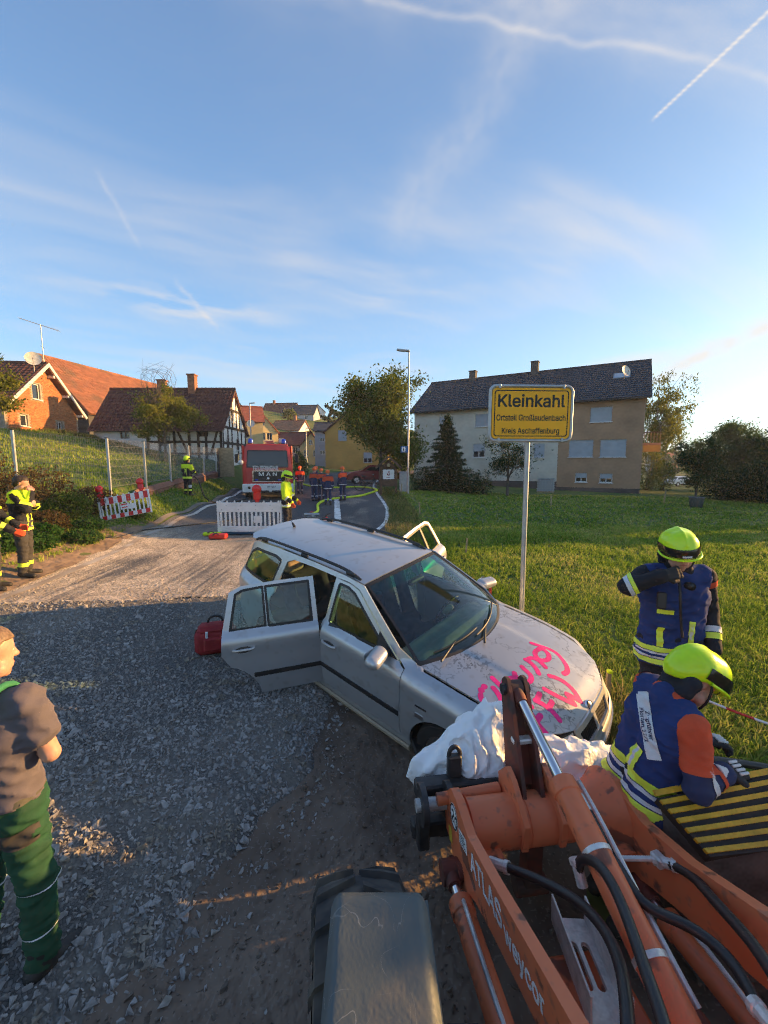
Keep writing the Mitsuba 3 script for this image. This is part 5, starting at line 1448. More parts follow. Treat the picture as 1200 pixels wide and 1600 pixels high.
def person(label, A, J={}, top='mat_black_cloth', bottom='mat_dark_pants', hands='mat_skin', hat=None, hair='mat_hair', h=.014, s=1.0, bulk=1.0, hem=.80, stripes=(), seed=1, curl=.35, group=None, vest=None, boots='mat_boot', sleeve=1.0, extra=None, mask_face=False):
    """A clothed person: A places the figure (feet at z = 0, facing +y); J moves joints."""
    j = limb_pts({**BASE, **J})
    key = thing('person', label, 'person', group)
    up = j['head'] - j['neck']; fd = j['face'] / np.linalg.norm(j['face'])
    rx = j['rs'] - j['ls']; rx /= np.linalg.norm(rx); fr = np.cross(j['chest'] - j['pelvis'], rx); fr /= np.linalg.norm(fr)
    hb, HP = head_bones(j['head'], fd, up)
    fine = h < .018
    body = hb + [(j['neck'] - up * .15, j['head'] - up * .25, .058, .052), (j['chest'], j['neck'], .08, .055), (j['pelvis'], j['chest'], .08, .085)]
    for a, b, c in (('ls', 'le', 'lw'), ('rs', 're', 'rw')):
        body += [(j['neck'] - up * .25, j[a], .055, .05), (j[a], j[b], .048, .038), (j[b], j[c], .038, .026)]
    for a, b, c, t in (('lh', 'lk', 'la', 'lt'), ('rh', 'rk', 'ra', 'rt')):
        body += [(j[a], j[b], .075, .05), (j[b], j[c], .05, .035), (j[c], j[t], .033, .026)]
    hands_b = {}
    for sd, w, hd, pm, th in (('l', 'lw', 'lhd', 'lpalm', -1), ('r', 'rw', 'rhd', 'rpalm', 1)):
        b_ = hand_bones(j[w] + np.asarray(j[hd], float) / np.linalg.norm(j[hd]) * .01, j[hd], j[pm], curl, -th)
        hands_b[sd] = b_
    if hands == 'mat_skin' and fine:
        body += hands_b['l'] + hands_b['r']
    mesh = blob(body, (.0095 if hands == 'mat_skin' else .0115) if fine else h, .008 if fine else .02)
    USED.add(key)
    mv = lambda m: move(m, A)
    scene[key] = mikit.ply(mv(mesh), 'mat_skin', True)
    if hands != 'mat_skin' or not fine:
        for sd in 'lr':
            if fine:
                part(key, 'glove' if hands != 'mat_skin' else 'hand', mv(blob([(b[0], b[1], b[2] + .004, b[3] + .0035) for b in hands_b[sd]] + [(hands_b[sd][0][0] - (hands_b[sd][0][1] - hands_b[sd][0][0]) * .9, hands_b[sd][2][0], .034, .034)], .006, .006)), hands, True)
            else:
                w = j[sd + 'w']; d = np.asarray(j[sd + 'hd'], float); d /= np.linalg.norm(d)
                part(key, 'glove' if hands != 'mat_skin' else 'hand', mv(blob([(b[0], b[1], b[2] + .003, b[3] + .003) for b in hands_b[sd]], .011, .010)), hands, True)
    # trousers, boots
    tr = [(j['lh'], j['rh'], .118 * bulk, .118 * bulk), (j['pelvis'], j['waist'], .115 * bulk, .10 * bulk)]
    for a, b, c in (('lh', 'lk', 'la'), ('rh', 'rk', 'ra')):
        an = j[c] + (j[b] - j[c]) * .10
        tr += [(j[a], j[b], .099 * bulk, .071 * bulk), (j[b], an, .070 * bulk, .062 * bulk)]
    trous = blob(tr, h, .022, wrinkle(.032 if fine else .014, (8, 8, 12), seed))
    tk = part(key, 'trousers', mv(trous), bottom, True)
    for sd in 'lr':
        a, t = j[sd + 'a'], j[sd + 't']
        part(key, 'boot', mv(blob([(a + [0, 0, .10], a, .058, .055), (a - (t - a) * .22 - [0, 0, .03], t, .048, .042)], h, .015, lambda ax, o: np.maximum(o, -(ax[2][None, None, :] - (min(a[2], t[2]) - .035)) + 0 * o))), boots, True)
    # jacket: torso from two side columns, sleeves
    hemc = j['pelvis'] + (j['pelvis'] - j['waist']) / np.linalg.norm(j['pelvis'] - j['waist']) * (.96 - hem)
    jk = []
    for q in (-1, 1):
        o1, o2, o3 = rx * q * .085, rx * q * .075, rx * q * .095
        jk += [(hemc + o1, j['waist'] + o2, .118 * bulk, .108 * bulk), (j['waist'] + o2, j['chest'] + o3, .108 * bulk, .118 * bulk), (j['chest'] + o3, (j['chest'] + j['ls' if q < 0 else 'rs']) / 2 + rx * q * .01, .118 * bulk, .085 * bulk)]
    jk += [(j['chest'], j['neck'] - up * .15, .12 * bulk, .068), (j['ls'], j['rs'], .068 * bulk, .068 * bulk), (j['neck'] - up * .22, j['neck'] + up * .10, .068, .064)]
    body_bones = list(jk)
    sl = []
    for a, b, c in (('ls', 'le', 'lw'), ('rs', 're', 'rw')):
        if sleeve >= 1:
            sl += [(j[a], j[b], .074 * bulk, .062 * bulk), (j[b], j[c], .062 * bulk, .050 * bulk)]
        else:
            sl += [(j[a], j[a] + (j[b] - j[a]) * sleeve, .072 * bulk, .068 * bulk)]
    hz_, hn = hemc, (j['waist'] - hemc) / np.linalg.norm(j['waist'] - hemc)

    def shape(core, arms):
        B = core + arms
        lo = np.min([np.minimum(b[0], b[1]) - max(b[2], b[3]) for b in B], 0) - .05; hi = np.max([np.maximum(b[0], b[1]) + max(b[2], b[3]) for b in B], 0) + .05
        fa, fb = cone_field(core, .022), cone_field(arms, .022) if arms else None

        def fld(ax):
            X, Y, Z = np.meshgrid(*ax, indexing='ij', sparse=True)
            o = np.maximum(fa(ax), -((X - hz_[0]) * hn[0] + (Y - hz_[1]) * hn[1] + (Z - hz_[2]) * hn[2]))
            if fb:
                q = fb(ax); k = .022
                t = np.clip(.5 + .5 * (q - o) / k, 0, 1); o = q * (1 - t) + o * t - k * t * (1 - t)
            return wrinkle((.014 if vest and arms else .026) if fine else .012, (8, 8, 13), seed + 4)(ax, o)
        return nets(fld, lo, hi, h)
    jm = shape(jk, sl)
    jkey = part(key, 'jacket' if sleeve >= 1 else 'shirt', mv(jm), top, 40)
    if vest:
        vj = [(b[0], b[1], b[2] + (.034 if i % 3 == 0 else .022), b[3] + .020) for i, b in enumerate(body_bones[:6])] + [(j['chest'], j['neck'] - up * .2, .135 * bulk, .085), (j['ls'] * .90 + j['rs'] * .10, j['rs'] * .90 + j['ls'] * .10, .090 * bulk, .090 * bulk)]
        vm = shape(vj, [])
        vk = part(key, 'vest', mv(vm), vest, 40)
    torso = vm if vest else jm
    tkey = vk if vest else jkey
    for st in stripes:
        kind, mt = st[0], st[-1]
        if kind == 'torso':
            _, t0, t1, _ = st
            c = torso[0][torso[1]].mean(1)
            axis = (j['chest'] - hemc); L = np.linalg.norm(axis); axis /= L
            off = c - hemc; t = off @ axis
            lat = np.abs(off @ rx); dep = np.linalg.norm(off - t[:, None] * axis - (off @ rx)[:, None] * rx, axis=1)
            bm = slice2(torso, (lat < .235 * bulk) & (dep < .20), axis, hemc, t0, t1, .004)
            hk = tkey
        elif kind in ('vert', 'back'):
            _, u0, u1, t0, t1, front, _ = st
            c = torso[0][torso[1]].mean(1); nn = vnormals(*torso)[torso[1]].mean(1)
            axis = (j['chest'] - hemc); axis /= np.linalg.norm(axis)
            face = (nn @ fr) * front > .25
            t = (c - hemc) @ axis
            bm = slice2(torso, face & (t > t0 - .06) & (t < t1 + .06), rx, hemc, u0, u1, .005)
            if bm is not None:
                m = trimesh.Trimesh(*bm, process=False).slice_plane(hemc + axis * t0, axis, cap=False).slice_plane(hemc + axis * t1, -axis, cap=False)
                bm = (np.array(m.vertices), np.array(m.faces)) if len(m.faces) else None
            hk = tkey
        else:
            a, b, t0, t1 = st[0], st[1], st[2], st[3]
            src = trous if a[1] in 'hk' else jm
            L = np.linalg.norm(j[b] - j[a])
            bm = band(src, j[a], j[b], t0 * L, t1 * L, .12 * bulk)
            hk = tk if a[1] in 'hk' else jkey
        if bm is not None:
            part(hk, 'reflective_stripe', mv(bm), mt, 40)
    # head wear
    f = fd; u = up - f * (up @ f); u /= np.linalg.norm(u); r = np.cross(f, u)
    Hm = np.eye(4); Hm[:3, 0], Hm[:3, 1], Hm[:3, 2], Hm[:3, 3] = r, f, u, j['head']
    if hat:
        mt, style = hat
        if style == 'german':
            hb_ = [((0, -.02, .065), (0, .03, .07), .122, .112), ((0, -.085, .02), (0, -.05, .06), .085, .10), ((0, .08, .045), (0, .05, .08), .085, .09)]
        else:
            hb_ = [((0, -.015, .06), (0, .02, .062), .108, .104)]
        lowcut = .012 if style == 'german' else .03

        def hcut(ax, o):
            X, Y, Z = np.meshgrid(*ax, indexing='ij', sparse=True)
            low = lowcut - .055 * np.clip((-Y - .02) / .1, 0, 1) + .0 * X
            ridge = -.009 * np.exp(-(X / .012) ** 2) * (Z > .1) if style == 'german' else 0
            return np.maximum(o + ridge, -(Z - low))
        hm = blob(hb_, min(h, .010), .03, hcut)
        hk = part(key, 'helmet', move(hm, A @ Hm), mt, 50)
        if style == 'german':
            vb = slice2(hm, np.ones(len(hm[1]), bool), np.array([0, 0, 1.0]), np.zeros(3), .026, .088, .006)
            m = trimesh.Trimesh(*vb, process=False).slice_plane([0, -.045, 0], [0, 1, 0], cap=False)
            part(hk, 'visor', move((np.array(m.vertices), np.array(m.faces)), A @ Hm), 'mat_visor', True)
            brim = tube([(.150 * math.sin(a) * .84, .018 + .152 * math.cos(a), .014 - .004 * math.cos(a)) for a in np.linspace(-1.75, 1.75, 24)], .008, 8)
            part(hk, 'brim', move(brim, A @ Hm), mt, True)
            part(hk, 'visor_label', move(box((0, .171, .040), (.055, .006, .012)), A @ Hm), 'mat_tape_silver')
            part(hk, 'neck_guard', move(blob([((-.075, -.06, -.03), (.075, -.06, -.03), .045, .045), ((-.07, -.07, -.09), (.07, -.07, -.09), .04, .04)], max(h, .012), .03), A @ Hm), 'mat_black_cloth', True)
            for q in (-1, 1):
                part(hk, 'chin_strap', move(tube(spline([(q * .092, .02, .02), (q * .082, .045, -.05), (q * .03, .07, -.118)], 10), .006, 6), A @ Hm), 'mat_black_plastic', True)
        elif fine or True:
            br = tube([(.112 * math.sin(a), .01 + .125 * math.cos(a), .03) for a in np.linspace(-1.2, 1.2, 14)], .009, 6)
            part(hk, 'brim', move(br, A @ Hm), mt, True)
    else:
        def hcut(ax, o):
            X, Y, Z = np.meshgrid(*ax, indexing='ij')
            p = np.stack([X, Y, Z], -1)
            o = o + .010 * (meshkit.fbm(p * [45, 45, 18], 2, seed) - .5)
            line = .058 - .15 * np.clip((.035 - Y) / .10, 0, 1)
            return np.maximum(o, line - Z)
        part(key, 'hair', move(blob([((0, -.024, .040), (0, .018, .044), .0915, .0875), ((0, -.055, -.02), (0, -.04, .03), .060, .072)], min(h, .009), .02, hcut), A @ Hm), hair, 50)
    if fine or h < .02:                                          # eyes
        for q in (-1, 1):
            e = HP(q * .031, .081, .012)
            ek = part(key, 'eye', mv(blob([(e, e + fd * .001, .0125, .0125)], .004, .004, None, .01)), 'mat_white_print', True)
            part(ek, 'iris', mv(blob([(e + fd * .009, e + fd * .0095, .0056, .0056)], .002, .002, None, .006)), 'mat_visor', True)
        part(key, 'lips', mv(tube([HP(-.022, .094, -.055), HP(0, .101, -.053), HP(.022, .094, -.055)], [.003, .006, .003], 6)), 'mat_lips', True)
    return key, j, HP, Hm


mat('mat_lips', lambda p, n, uv: mi.Color3f(.40, .15, .12), .5)


def stand(px, py_feet=None, y=None, face=0, s=1.0, dz=0.0):
    """Placement on the ground below photograph column px at distance y; face: heading in degrees, 0 = away, 90 = right."""
    p = gpt(px, py_feet) if py_feet is not None else at(px, 800, y)
    x, yy = p[0], p[1]
    return mx((x, yy, float(g(x, yy)) + dz), math.radians(-face), s=s)


FF_STRIPES = [('torso', .015, .055, 'mat_tape_yellow'), ('torso', .060, .085, 'mat_tape_silver'), ('torso', .09, .13, 'mat_tape_yellow'), ('le', 'lw', .55, .68, 'mat_tape_yellow'), ('re', 'rw', .55, .68, 'mat_tape_yellow'), ('lk', 'la', .52, .66, 'mat_tape_yellow'), ('rk', 'ra', .52, .66, 'mat_tape_yellow')]
# who stands where
_AM = stand(26, 1530, face=0, s=.985)
man, jM, HPM, HmM = person('man in grey t-shirt and green work trousers standing at the left on the gravel', _AM,
       dict(ls=(-.19, -.01, 1.43), rs=(.19, .0, 1.43), le=(-.25, .05, 1.16), re=(.262, .02, 1.17), lw=(-.10, .20, 1.16), rw=(-.06, .20, 1.19), lhd=(.8, .5, .1), rhd=(-1, .10, -.05), lpalm=(0, -1, 0), rpalm=(0, -1, 0), face=(.50, 1, -.10), head=(.0, .03, 1.63), la=(-.14, -.03, .09), lt=(-.18, .12, .035), ra=(.14, .0, .09), rt=(.20, .15, .035), lk=(-.125, .02, .5), rk=(.13, .03, .5)),
       'mat_grey_shirt', 'mat_green_trousers', hair='mat_hair_light', h=.0115, bulk=1.0, hem=.97, sleeve=.58, seed=11,
       stripes=[('lk', 'la', .02, .035, 'mat_tape_silver'), ('rk', 'ra', .0, .015, 'mat_tape_silver'), ('rk', 'ra', .55, .565, 'mat_tape_silver')])
_tm = meshkit.WRITTEN[scene[man + '__trousers']['filename']]
_tm = (_tm[0].astype(float), _tm[1])
for nm, mt, z0, z1, off in (('belt', 'mat_khaki', .985, 1.03, .008), ('waistband', 'mat_green_light', 1.03, 1.065, .006), ('back_pocket', 'mat_dark_pants', .76, .86, .006)):
    zz = _AM[2, 3]
    mk = np.ones(len(_tm[1]), bool)
    if nm == 'back_pocket':
        cc = (_tm[0][_tm[1]].mean(1) - _AM[:3, 3]) @ _AM[:3, :3]
        mk = (cc[:, 1] < .0) & (cc[:, 0] > .03) & (cc[:, 0] < .19)
    bm = slice2(_tm, mk, np.array([0, 0, 1.0]), np.array([0, 0, zz]), z0 * .985, z1 * .985, off)
    if bm is not None:
        part(man + '__trousers', nm, bm, mt, 40)
for q in (-1, 1):
    pts = [np.array([q * .09, -.125, 1.05]), np.array([q * .08, -.150, 1.22]), np.array([q * .095, -.135, 1.40]), np.array([q * .11, -.06, 1.505]), np.array([q * .11, .06, 1.47])]
    part(man, 'brace', move(tube(spline(pts, 20), .017, 6), _AM), 'mat_green_light', True)
person('bare headed firefighter in black and yellow jacket with hand on cheek at left', stand(42, 901, face=66, s=.99),
       dict(le=(-.20, .14, 1.20), lw=(.06, .24, 1.28), re=(.23, .16, 1.19), rw=(.09, .20, 1.45), lhd=(1, .1, .2), rhd=(-.3, -.2, 1), lpalm=(0, -1, 0), rpalm=(-.8, -.6, 0), face=(-.10, 1, -.22), head=(.01, .05, 1.63), lt=(-.17, .14, .035), rt=(.16, .15, .035)),
       'mat_black_cloth', 'mat_dark_pants', h=.016, bulk=1.08, hem=.80, seed=12, curl=.5,
       stripes=[('torso', .02, .06, 'mat_tape_yellow'), ('torso', .075, .085, 'mat_tape_silver'), ('torso', .10, .14, 'mat_tape_yellow'), ('torso', .50, .72, 'mat_hivis'), ('vert', .05, .12, .14, .48, 1, 'mat_tape_yellow'), ('vert', -.12, -.05, .14, .48, 1, 'mat_tape_yellow'), ('le', 'lw', .2, .38, 'mat_tape_yellow'), ('re', 'rw', .2, .38, 'mat_tape_yellow'), ('lk', 'la', .55, .72, 'mat_tape_yellow'), ('rk', 'ra', .55, .72, 'mat_tape_yellow')])
person('firefighter cut off by the left picture edge with orange gloves', stand(-9, 922, face=62, s=1.0),
       dict(le=(-.22, .12, 1.14), re=(.26, .12, 1.10), lw=(-.10, .34, .98), rw=(.20, .34, .95), lhd=(.3, 1, -.3), rhd=(-.1, 1, -.5)),
       'mat_black_cloth', 'mat_dark_pants', 'mat_glove_red', hat=('mat_helmet', 'german'), h=.017, hem=.80, seed=13,
       stripes=[('torso', .02, .06, 'mat_tape_yellow'), ('torso', .10, .14, 'mat_tape_yellow'), ('torso', .46, .56, 'mat_hivis'), ('le', 'lw', .4, .62, 'mat_tape_yellow'), ('re', 'rw', .4, .62, 'mat_tape_yellow'), ('lk', 'la', .55, .72, 'mat_tape_yellow'), ('rk', 'ra', .55, .72, 'mat_tape_yellow')])
ff_wall, jW, HPW, HmW = person('firefighter seen from behind at the wall holding a black hose', mx((-8.33, 17.4, float(g(-8.33, 17.4))), math.radians(-12), s=.94),
       dict(re=(.27, .06, 1.14), rw=(.27, .25, 1.02), rhd=(0, 1, -.3), le=(-.25, .05, 1.14), lw=(-.10, .25, 1.05), lhd=(.4, 1, -.2), lt=(-.15, .14, .035)),
       'mat_black_cloth', 'mat_black_cloth', 'mat_glove_black', hat=('mat_helmet', 'german'), h=.02, hem=.78, bulk=1.05, seed=14,
       stripes=[('torso', .0, .10, 'mat_tape_yellow'), ('torso', .46, .66, 'mat_hivis'), ('back', -.035, .005, .10, .44, -1, 'mat_tape_yellow'), ('back', .03, .07, .10, .44, -1, 'mat_tape_yellow'), ('rs', 're', .1, .9, 'mat_hivis'), ('ls', 'le', .1, .5, 'mat_hivis'), ('re', 'rw', .3, .6, 'mat_tape_yellow'), ('rk', 'ra', .45, .66, 'mat_tape_yellow'), ('lk', 'la', .45, .66, 'mat_tape_yellow'), ('rk', 'ra', .0, .3, 'mat_tape_silver')])
ff_bar, jR, HPR, HmR = person('firefighter in yellow jacket with orange gloves beside the white barrier', mx((-2.80, 11.75, float(g(-2.8, 11.75))), math.radians(-96), s=1.02),
       dict(re=(.26, .04, 1.12), rw=(.24, .22, .94), le=(-.26, .02, 1.13), lw=(-.24, .22, .97), rhd=(0, .6, -1), lhd=(0, .8, -.8), face=(.05, 1, -.25)),
       'mat_hivis', 'mat_black_cloth', 'mat_glove_red', hat=('mat_helmet', 'german'), h=.017, hem=.80, bulk=1.02, seed=15,
       stripes=[('torso', .02, .07, 'mat_tape_silver'), ('torso', .10, .13, 'mat_tape_silver'), ('re', 'rw', .25, .42, 'mat_tape_silver'), ('le', 'lw', .25, .42, 'mat_tape_silver'), ('re', 'rw', .45, .95, 'mat_black_cloth'), ('le', 'lw', .45, .95, 'mat_black_cloth'), ('back', -.16, .16, .14, .40, -1, 'mat_black_cloth'), ('rk', 'ra', .5, .66, 'mat_tape_yellow'), ('lk', 'la', .5, .66, 'mat_tape_yellow')])
ff_stand, jS, HPS, HmS = person('standing firefighter in blue vest with raised arm, facing the camera on the grass', mx((2.20, 3.02, .25), math.radians(168), s=1.0),
       dict(pelvis=(0, 0, .95), chest=(0, .0, 1.28), neck=(0, .02, 1.455), head=(.02, .07, 1.60), face=(.10, 1, -.20), ls=(-.20, -.01, 1.41), rs=(.20, 0, 1.41), re=(.37, .15, 1.35), rw=(.175, .20, 1.455), rhd=(-1, -.10, .25), rpalm=(0, -1, -.2), le=(-.27, -.05, 1.13), lw=(-.25, .10, .90), lhd=(.2, .5, -1)),
       'mat_black_cloth', 'mat_black_cloth', 'mat_glove_black', hat=('mat_helmet', 'german'), h=.0115, hem=.76, bulk=1.0, seed=16, vest='mat_blue_vest', curl=.55,
       stripes=[('torso', .015, .05, 'mat_tape_yellow'), ('torso', .055, .072, 'mat_tape_silver'), ('torso', .09, .105, 'mat_tape_silver'), ('torso', .11, .145, 'mat_tape_yellow'), ('vert', -.095, -.055, .15, .36, 1, 'mat_tape_yellow'), ('vert', .105, .145, .15, .30, 1, 'mat_tape_yellow'), ('vert', -.085, -.06, .22, .34, 1, 'mat_tape_silver'), ('vert', .05, .155, .40, .435, 1, 'mat_tape_yellow'),
                ('re', 'rw', -.02, .11, 'mat_tape_silver'), ('re', 'rw', .12, .24, 'mat_tape_yellow'), ('le', 'lw', .42, .58, 'mat_tape_silver'), ('le', 'lw', .60, .76, 'mat_tape_yellow'), ('ls', 'le', .05, .22, 'mat_orange_red')])
_A7 = mx((1.31, 2.07, -.085), math.radians(-90), s=1.0)
ff_bent, jB, HPB, HmB = person('bent firefighter in blue vest with orange sleeves working at the striped ramp', _A7,
       dict(pelvis=(0, .12, .88), waist=(0, .15, 1.0), chest=(0, .20, 1.19), neck=(0, .24, 1.345), head=(-.02, .36, 1.425), face=(.10, 1, -.62), ls=(-.19, .24, 1.30), rs=(.19, .21, 1.29), re=(.28, .19, 1.04), rw=(.215, .365, 1.075), rhd=(-.25, 1, -.05), rpalm=(-.35, 0, -1),
            le=(-.22, .26, 1.10), lw=(-.02, .44, 1.085), lhd=(.15, 1, -.12), lpalm=(.1, 0, -1), lh=(-.095, .12, .86), rh=(.095, .12, .86), lk=(-.12, .2, .48), rk=(.12, .12, .48)),
       'mat_navy', 'mat_black_cloth', 'mat_glove_black', hat=('mat_helmet', 'german'), h=.0095, hem=.84, bulk=.95, seed=17, vest='mat_blue_vest', curl=.6,
       stripes=[('torso', .03, .075, 'mat_tape_yellow'), ('torso', .08, .10, 'mat_tape_silver'), ('torso', .125, .145, 'mat_tape_silver'), ('torso', .15, .195, 'mat_tape_yellow'), ('back', .0, .03, .19, .31, -1, 'mat_tape_yellow'), ('back', .03, .055, .19, .31, -1, 'mat_tape_silver'), ('back', .055, .085, .19, .31, -1, 'mat_tape_yellow'), ('vert', .05, .11, .20, .36, 1, 'mat_tape_yellow'),
                ('rs', 're', -.28, .72, 'mat_orange_red'), ('ls', 'le', -.28, .80, 'mat_orange_red'), ('re', 'rw', .20, .40, 'mat_tape_silver'), ('le', 'lw', .20, .40, 'mat_tape_silver'), ('re', 'rw', .60, .72, 'mat_orange_red')])
# orange collar, spectacles, the name strip on the back, knuckle pads
mvB = lambda m: move(m, _A7)
part(ff_bent, 'collar', mvB(blob([(jB['neck'] + [-.05, -.01, -.01], jB['neck'] + [.05, -.01, -.01], .066, .066), (jB['neck'] + [-.02, .05, -.04], jB['neck'] + [.02, .05, -.04], .05, .05)], .012, .02)), 'mat_orange_red', True)
f_ = lambda a, b, c: HPB(a, b, c)
part(ff_bent, 'spectacles', mvB(cat(*[tube([f_(q * .032 + .024 * math.cos(t), .104, .012 + .018 * math.sin(t)) for t in np.linspace(0, 2 * PI, 16)], .0022, 5, False) for q in (-1, 1)], tube([f_(.056, .10, .015), f_(.082, .02, .015)], .0022, 5), tube([f_(-.056, .10, .015), f_(-.082, .02, .015)], .0022, 5))), 'mat_black_plastic', True)


def on_back(mesh, c, right, up_, lift):
    A = frame3(c, right, up_)
    m = move(mesh, A)
    return m


vmesh = meshkit.WRITTEN[scene[ff_bent + '__vest']['filename']]
vt = trimesh.Trimesh(vmesh[0], vmesh[1], process=False)


def drape(flat, c, right, up_, lift):
    """Lay flat lettering onto the vest along the view from outside it."""
    A = frame3(np.asarray(c, float), right, up_)
    v, f = flat
    w = v @ A[:3, :3].T + A[:3, 3]
    nrm_ = A[:3, 2]
    loc, ri, _ = vt.ray.intersects_location(w + nrm_ * .35, np.tile(-nrm_, (len(w), 1)), multiple_hits=False)
    out = w.copy(); out[ri] = loc + nrm_ * lift
    out = out + nrm_ * (v[:, 2:3] > 1e-6) * .0008
    ok = np.zeros(len(w), bool); ok[ri] = np.abs((loc - w[ri]) @ nrm_) < .17
    return out, f[ok[f].all(1)]


_bc = _A7[:3, :3] @ np.array([.085, .05, 1.235]) + _A7[:3, 3]
_nb = np.array([-.62, -.70, .35]); _nb /= np.linalg.norm(_nb)
_dn = np.array([.18, -.30, -.93]); _dn = _dn - _nb * (_dn @ _nb); _dn /= np.linalg.norm(_dn)
_upx = np.cross(_nb, _dn)
_P, _F = grid_poly(sg.box(-.155, -.034, .155, .034), .012)
part(ff_bent + '__vest', 'name_strip', drape((np.c_[_P, 0 * _P[:, 0]], _F), _bc, _dn, _upx, .006), 'mat_tape_silver', False, label='white strip with dark lettering on the vest')
for _w, _yy in (('Zugführer', .004), ('Florian 11/1', -.026)):
    _v, _f = lettering(_w, .020, True, .0006)
    part(ff_bent + '__vest', 'lettering', drape((_v + [-_v[:, 0].max() / 2, _yy, 0], _f), _bc, _dn, _upx, .0085), 'mat_navy', False)
for sd in 'rl':
    w, d, p = jB[sd + 'w'], jB[sd + 'hd'] / np.linalg.norm(jB[sd + 'hd']), jB[sd + 'palm']
    p = p - d * (p @ d); p = p / np.linalg.norm(p)
    a = np.cross(d, p)
    for i, o in enumerate((.030, .010, -.011, -.030)):
        q = w + d * .055 + a * o - p * .020
        part(ff_bent, 'glove_pad', mvB(tube([q, q + d * .05 - p * .001], [.008, .007], 6)), 'mat_glove_white', True)
    part(ff_bent, 'glove_cuff', mvB(tube([w - d * .055, w - d * .05, w + d * .01, w + d * .012], [.044, .047, .040, .036], 16)), 'mat_glove_white', True)
# radio, strap and torch on the standing firefighter
mvS = lambda m: move(m, mx((2.20, 3.02, .25), math.radians(168)))
part(ff_stand, 'radio', mvS(box((.155, .185, 1.27), (.06, .035, .12), rz=-.3, rx=.2, bev=.008)), 'mat_black_plastic')
part(ff_stand, 'lamp', mvS(align(lathe([(0, .0), (.026, .0), (.03, .05), (0, .055)], 16), (-.02, .145, 1.38), (-.03, .30, 1.40))), 'mat_black_plastic', True)
part(ff_stand, 'chest_strap', mvS(tube(spline([(.02, .09, 1.45), (.04, .175, 1.36), (.03, .19, 1.2), (.0, .185, 1.0)], 16), .009, 6)), 'mat_black_plastic', True)
part(ff_stand, 'collar', mvS(blob([((-.05, .02, 1.455), (.05, .02, 1.455), .062, .062)], .012, .02)), 'mat_black_cloth', True)
# young firefighters by the yellow hose
YS = [('torso', .03, .07, 'mat_tape_silver'), ('torso', .44, .66, 'mat_orange_red'), ('rs', 're', .1, .8, 'mat_orange_red'), ('ls', 'le', .1, .8, 'mat_orange_red'), ('lk', 'la', .5, .62, 'mat_tape_silver'), ('rk', 'ra', .5, .62, 'mat_tape_silver'), ('re', 'rw', .5, .65, 'mat_tape_silver')]
for i, (px, yy, fc, sc, lab, J) in enumerate((
        (470, 23.4, 175, .90, 'young firefighter standing right beside the fire engine, facing the camera', {}),
        (494, 20.9, 60, .93, 'young firefighter half hidden at the back of the close group of four', {}),
        (492, 20.0, 20, .92, 'young firefighter at the left front of the close group of four', dict(re=(.26, .08, 1.15), rw=(.18, .28, 1.08))),
        (503, 20.3, -25, .88, 'young firefighter in the middle of the close group of four', {}),
        (513, 18.6, -15, .90, 'young firefighter stepping over the hose, nearest of the close group of four', dict(lk=(-.10, .14, .52), la=(-.10, .16, .12), lt=(-.11, .31, .05), rk=(.10, -.02, .50), ra=(.10, -.16, .09))),
        (536, 19.9, -40, .93, 'young firefighter standing apart to the right of the group', dict(re=(.25, .10, 1.16), rw=(.10, .30, 1.12))))):
    p = at(px, 800, yy)
    person(lab, mx((p[0], yy, float(g(p[0], yy)) + .012), math.radians(-fc), s=sc), J, 'mat_navy', 'mat_navy', 'mat_glove_black', hat=('mat_helmet_orange', 'plain'), h=.024, hem=.80, seed=30 + i, stripes=YS, group='young firefighters on the road')
# ---------------------------------------------------------------- buildings
def tile_mat(name, a, b, moss=(.10, .08, .05), m=.3):
    def fn(p, n, uv):
        k = mikit.noise(p.x * 3.1, p.y * 3.1, p.z * 3.1)
        c = mikit.mix(a, b, mikit.noise(p.x * 2.3 + 7, p.y * 2.3, p.z * 6.1)) * (.75 + .5 * k)
        return mikit.mix(c, moss, mikit.smoothstep(.5, .8, mikit.fbm(p.x * .9, p.y * .9, p.z * .9, 4)) * m * 2)
    return mat(name, fn, .85)


tile_mat('mat_tile_orange', (.33, .13, .065), (.22, .085, .05))
tile_mat('mat_tile_brown', (.125, .045, .035), (.075, .030, .027), (.05, .04, .032))
tile_mat('mat_tile_red', (.34, .085, .045), (.22, .06, .04))
tile_mat('mat_tile_slate', (.035, .038, .048), (.055, .058, .070), (.03, .03, .035))
mat('mat_brick', lambda p, n, uv: mikit.mix((.36, .115, .045), (.50, .205, .085), mikit.noise(p.x * 9, p.y * 9, p.z * 14)) * (.7 + .6 * mikit.noise(p.x * 4.3, p.y * 4.3, p.z * 14.3)), .9)
pal('mat_mortar', (.33, .28, .22), .95, .3, 6)
pal('mat_plaster_white', (.74, .73, .70), .9, .22, 1.4, .004, 18)
pal('mat_plaster_cream', (.60, .555, .465), .9, .16, .9, .004, 18)
pal('mat_plaster_tan', (.40, .245, .150), .9, .20, .9, .004, 18)
pal('mat_plaster_ochre', (.52, .31, .085), .9, .15, .8, .004, 18)
pal('mat_plaster_yellow', (.66, .52, .25), .9, .12, .8)
pal('mat_plaster_grey', (.36, .38, .41), .9, .12, .8)
pal('mat_plinth', (.115, .090, .078), .95, .25, 2)
pal('mat_beam', (.030, .026, .024), .85, .4, 5, .004, 30)
pal('mat_wood_white', (.66, .62, .54), .7, .2, 6)
pal('mat_wood_brown', (.105, .058, .034), .75, .35, 6, .003, 40)
pal('mat_wood_raw', (.36, .27, .16), .85, .3, 10)
pal('mat_shingle', (.085, .080, .078), .9, .35, 4)
pal('mat_shutter', (.36, .40, .45), .6, .10, 3)
pal('mat_frame_white', (.68, .68, .67), .5, .1, 5)
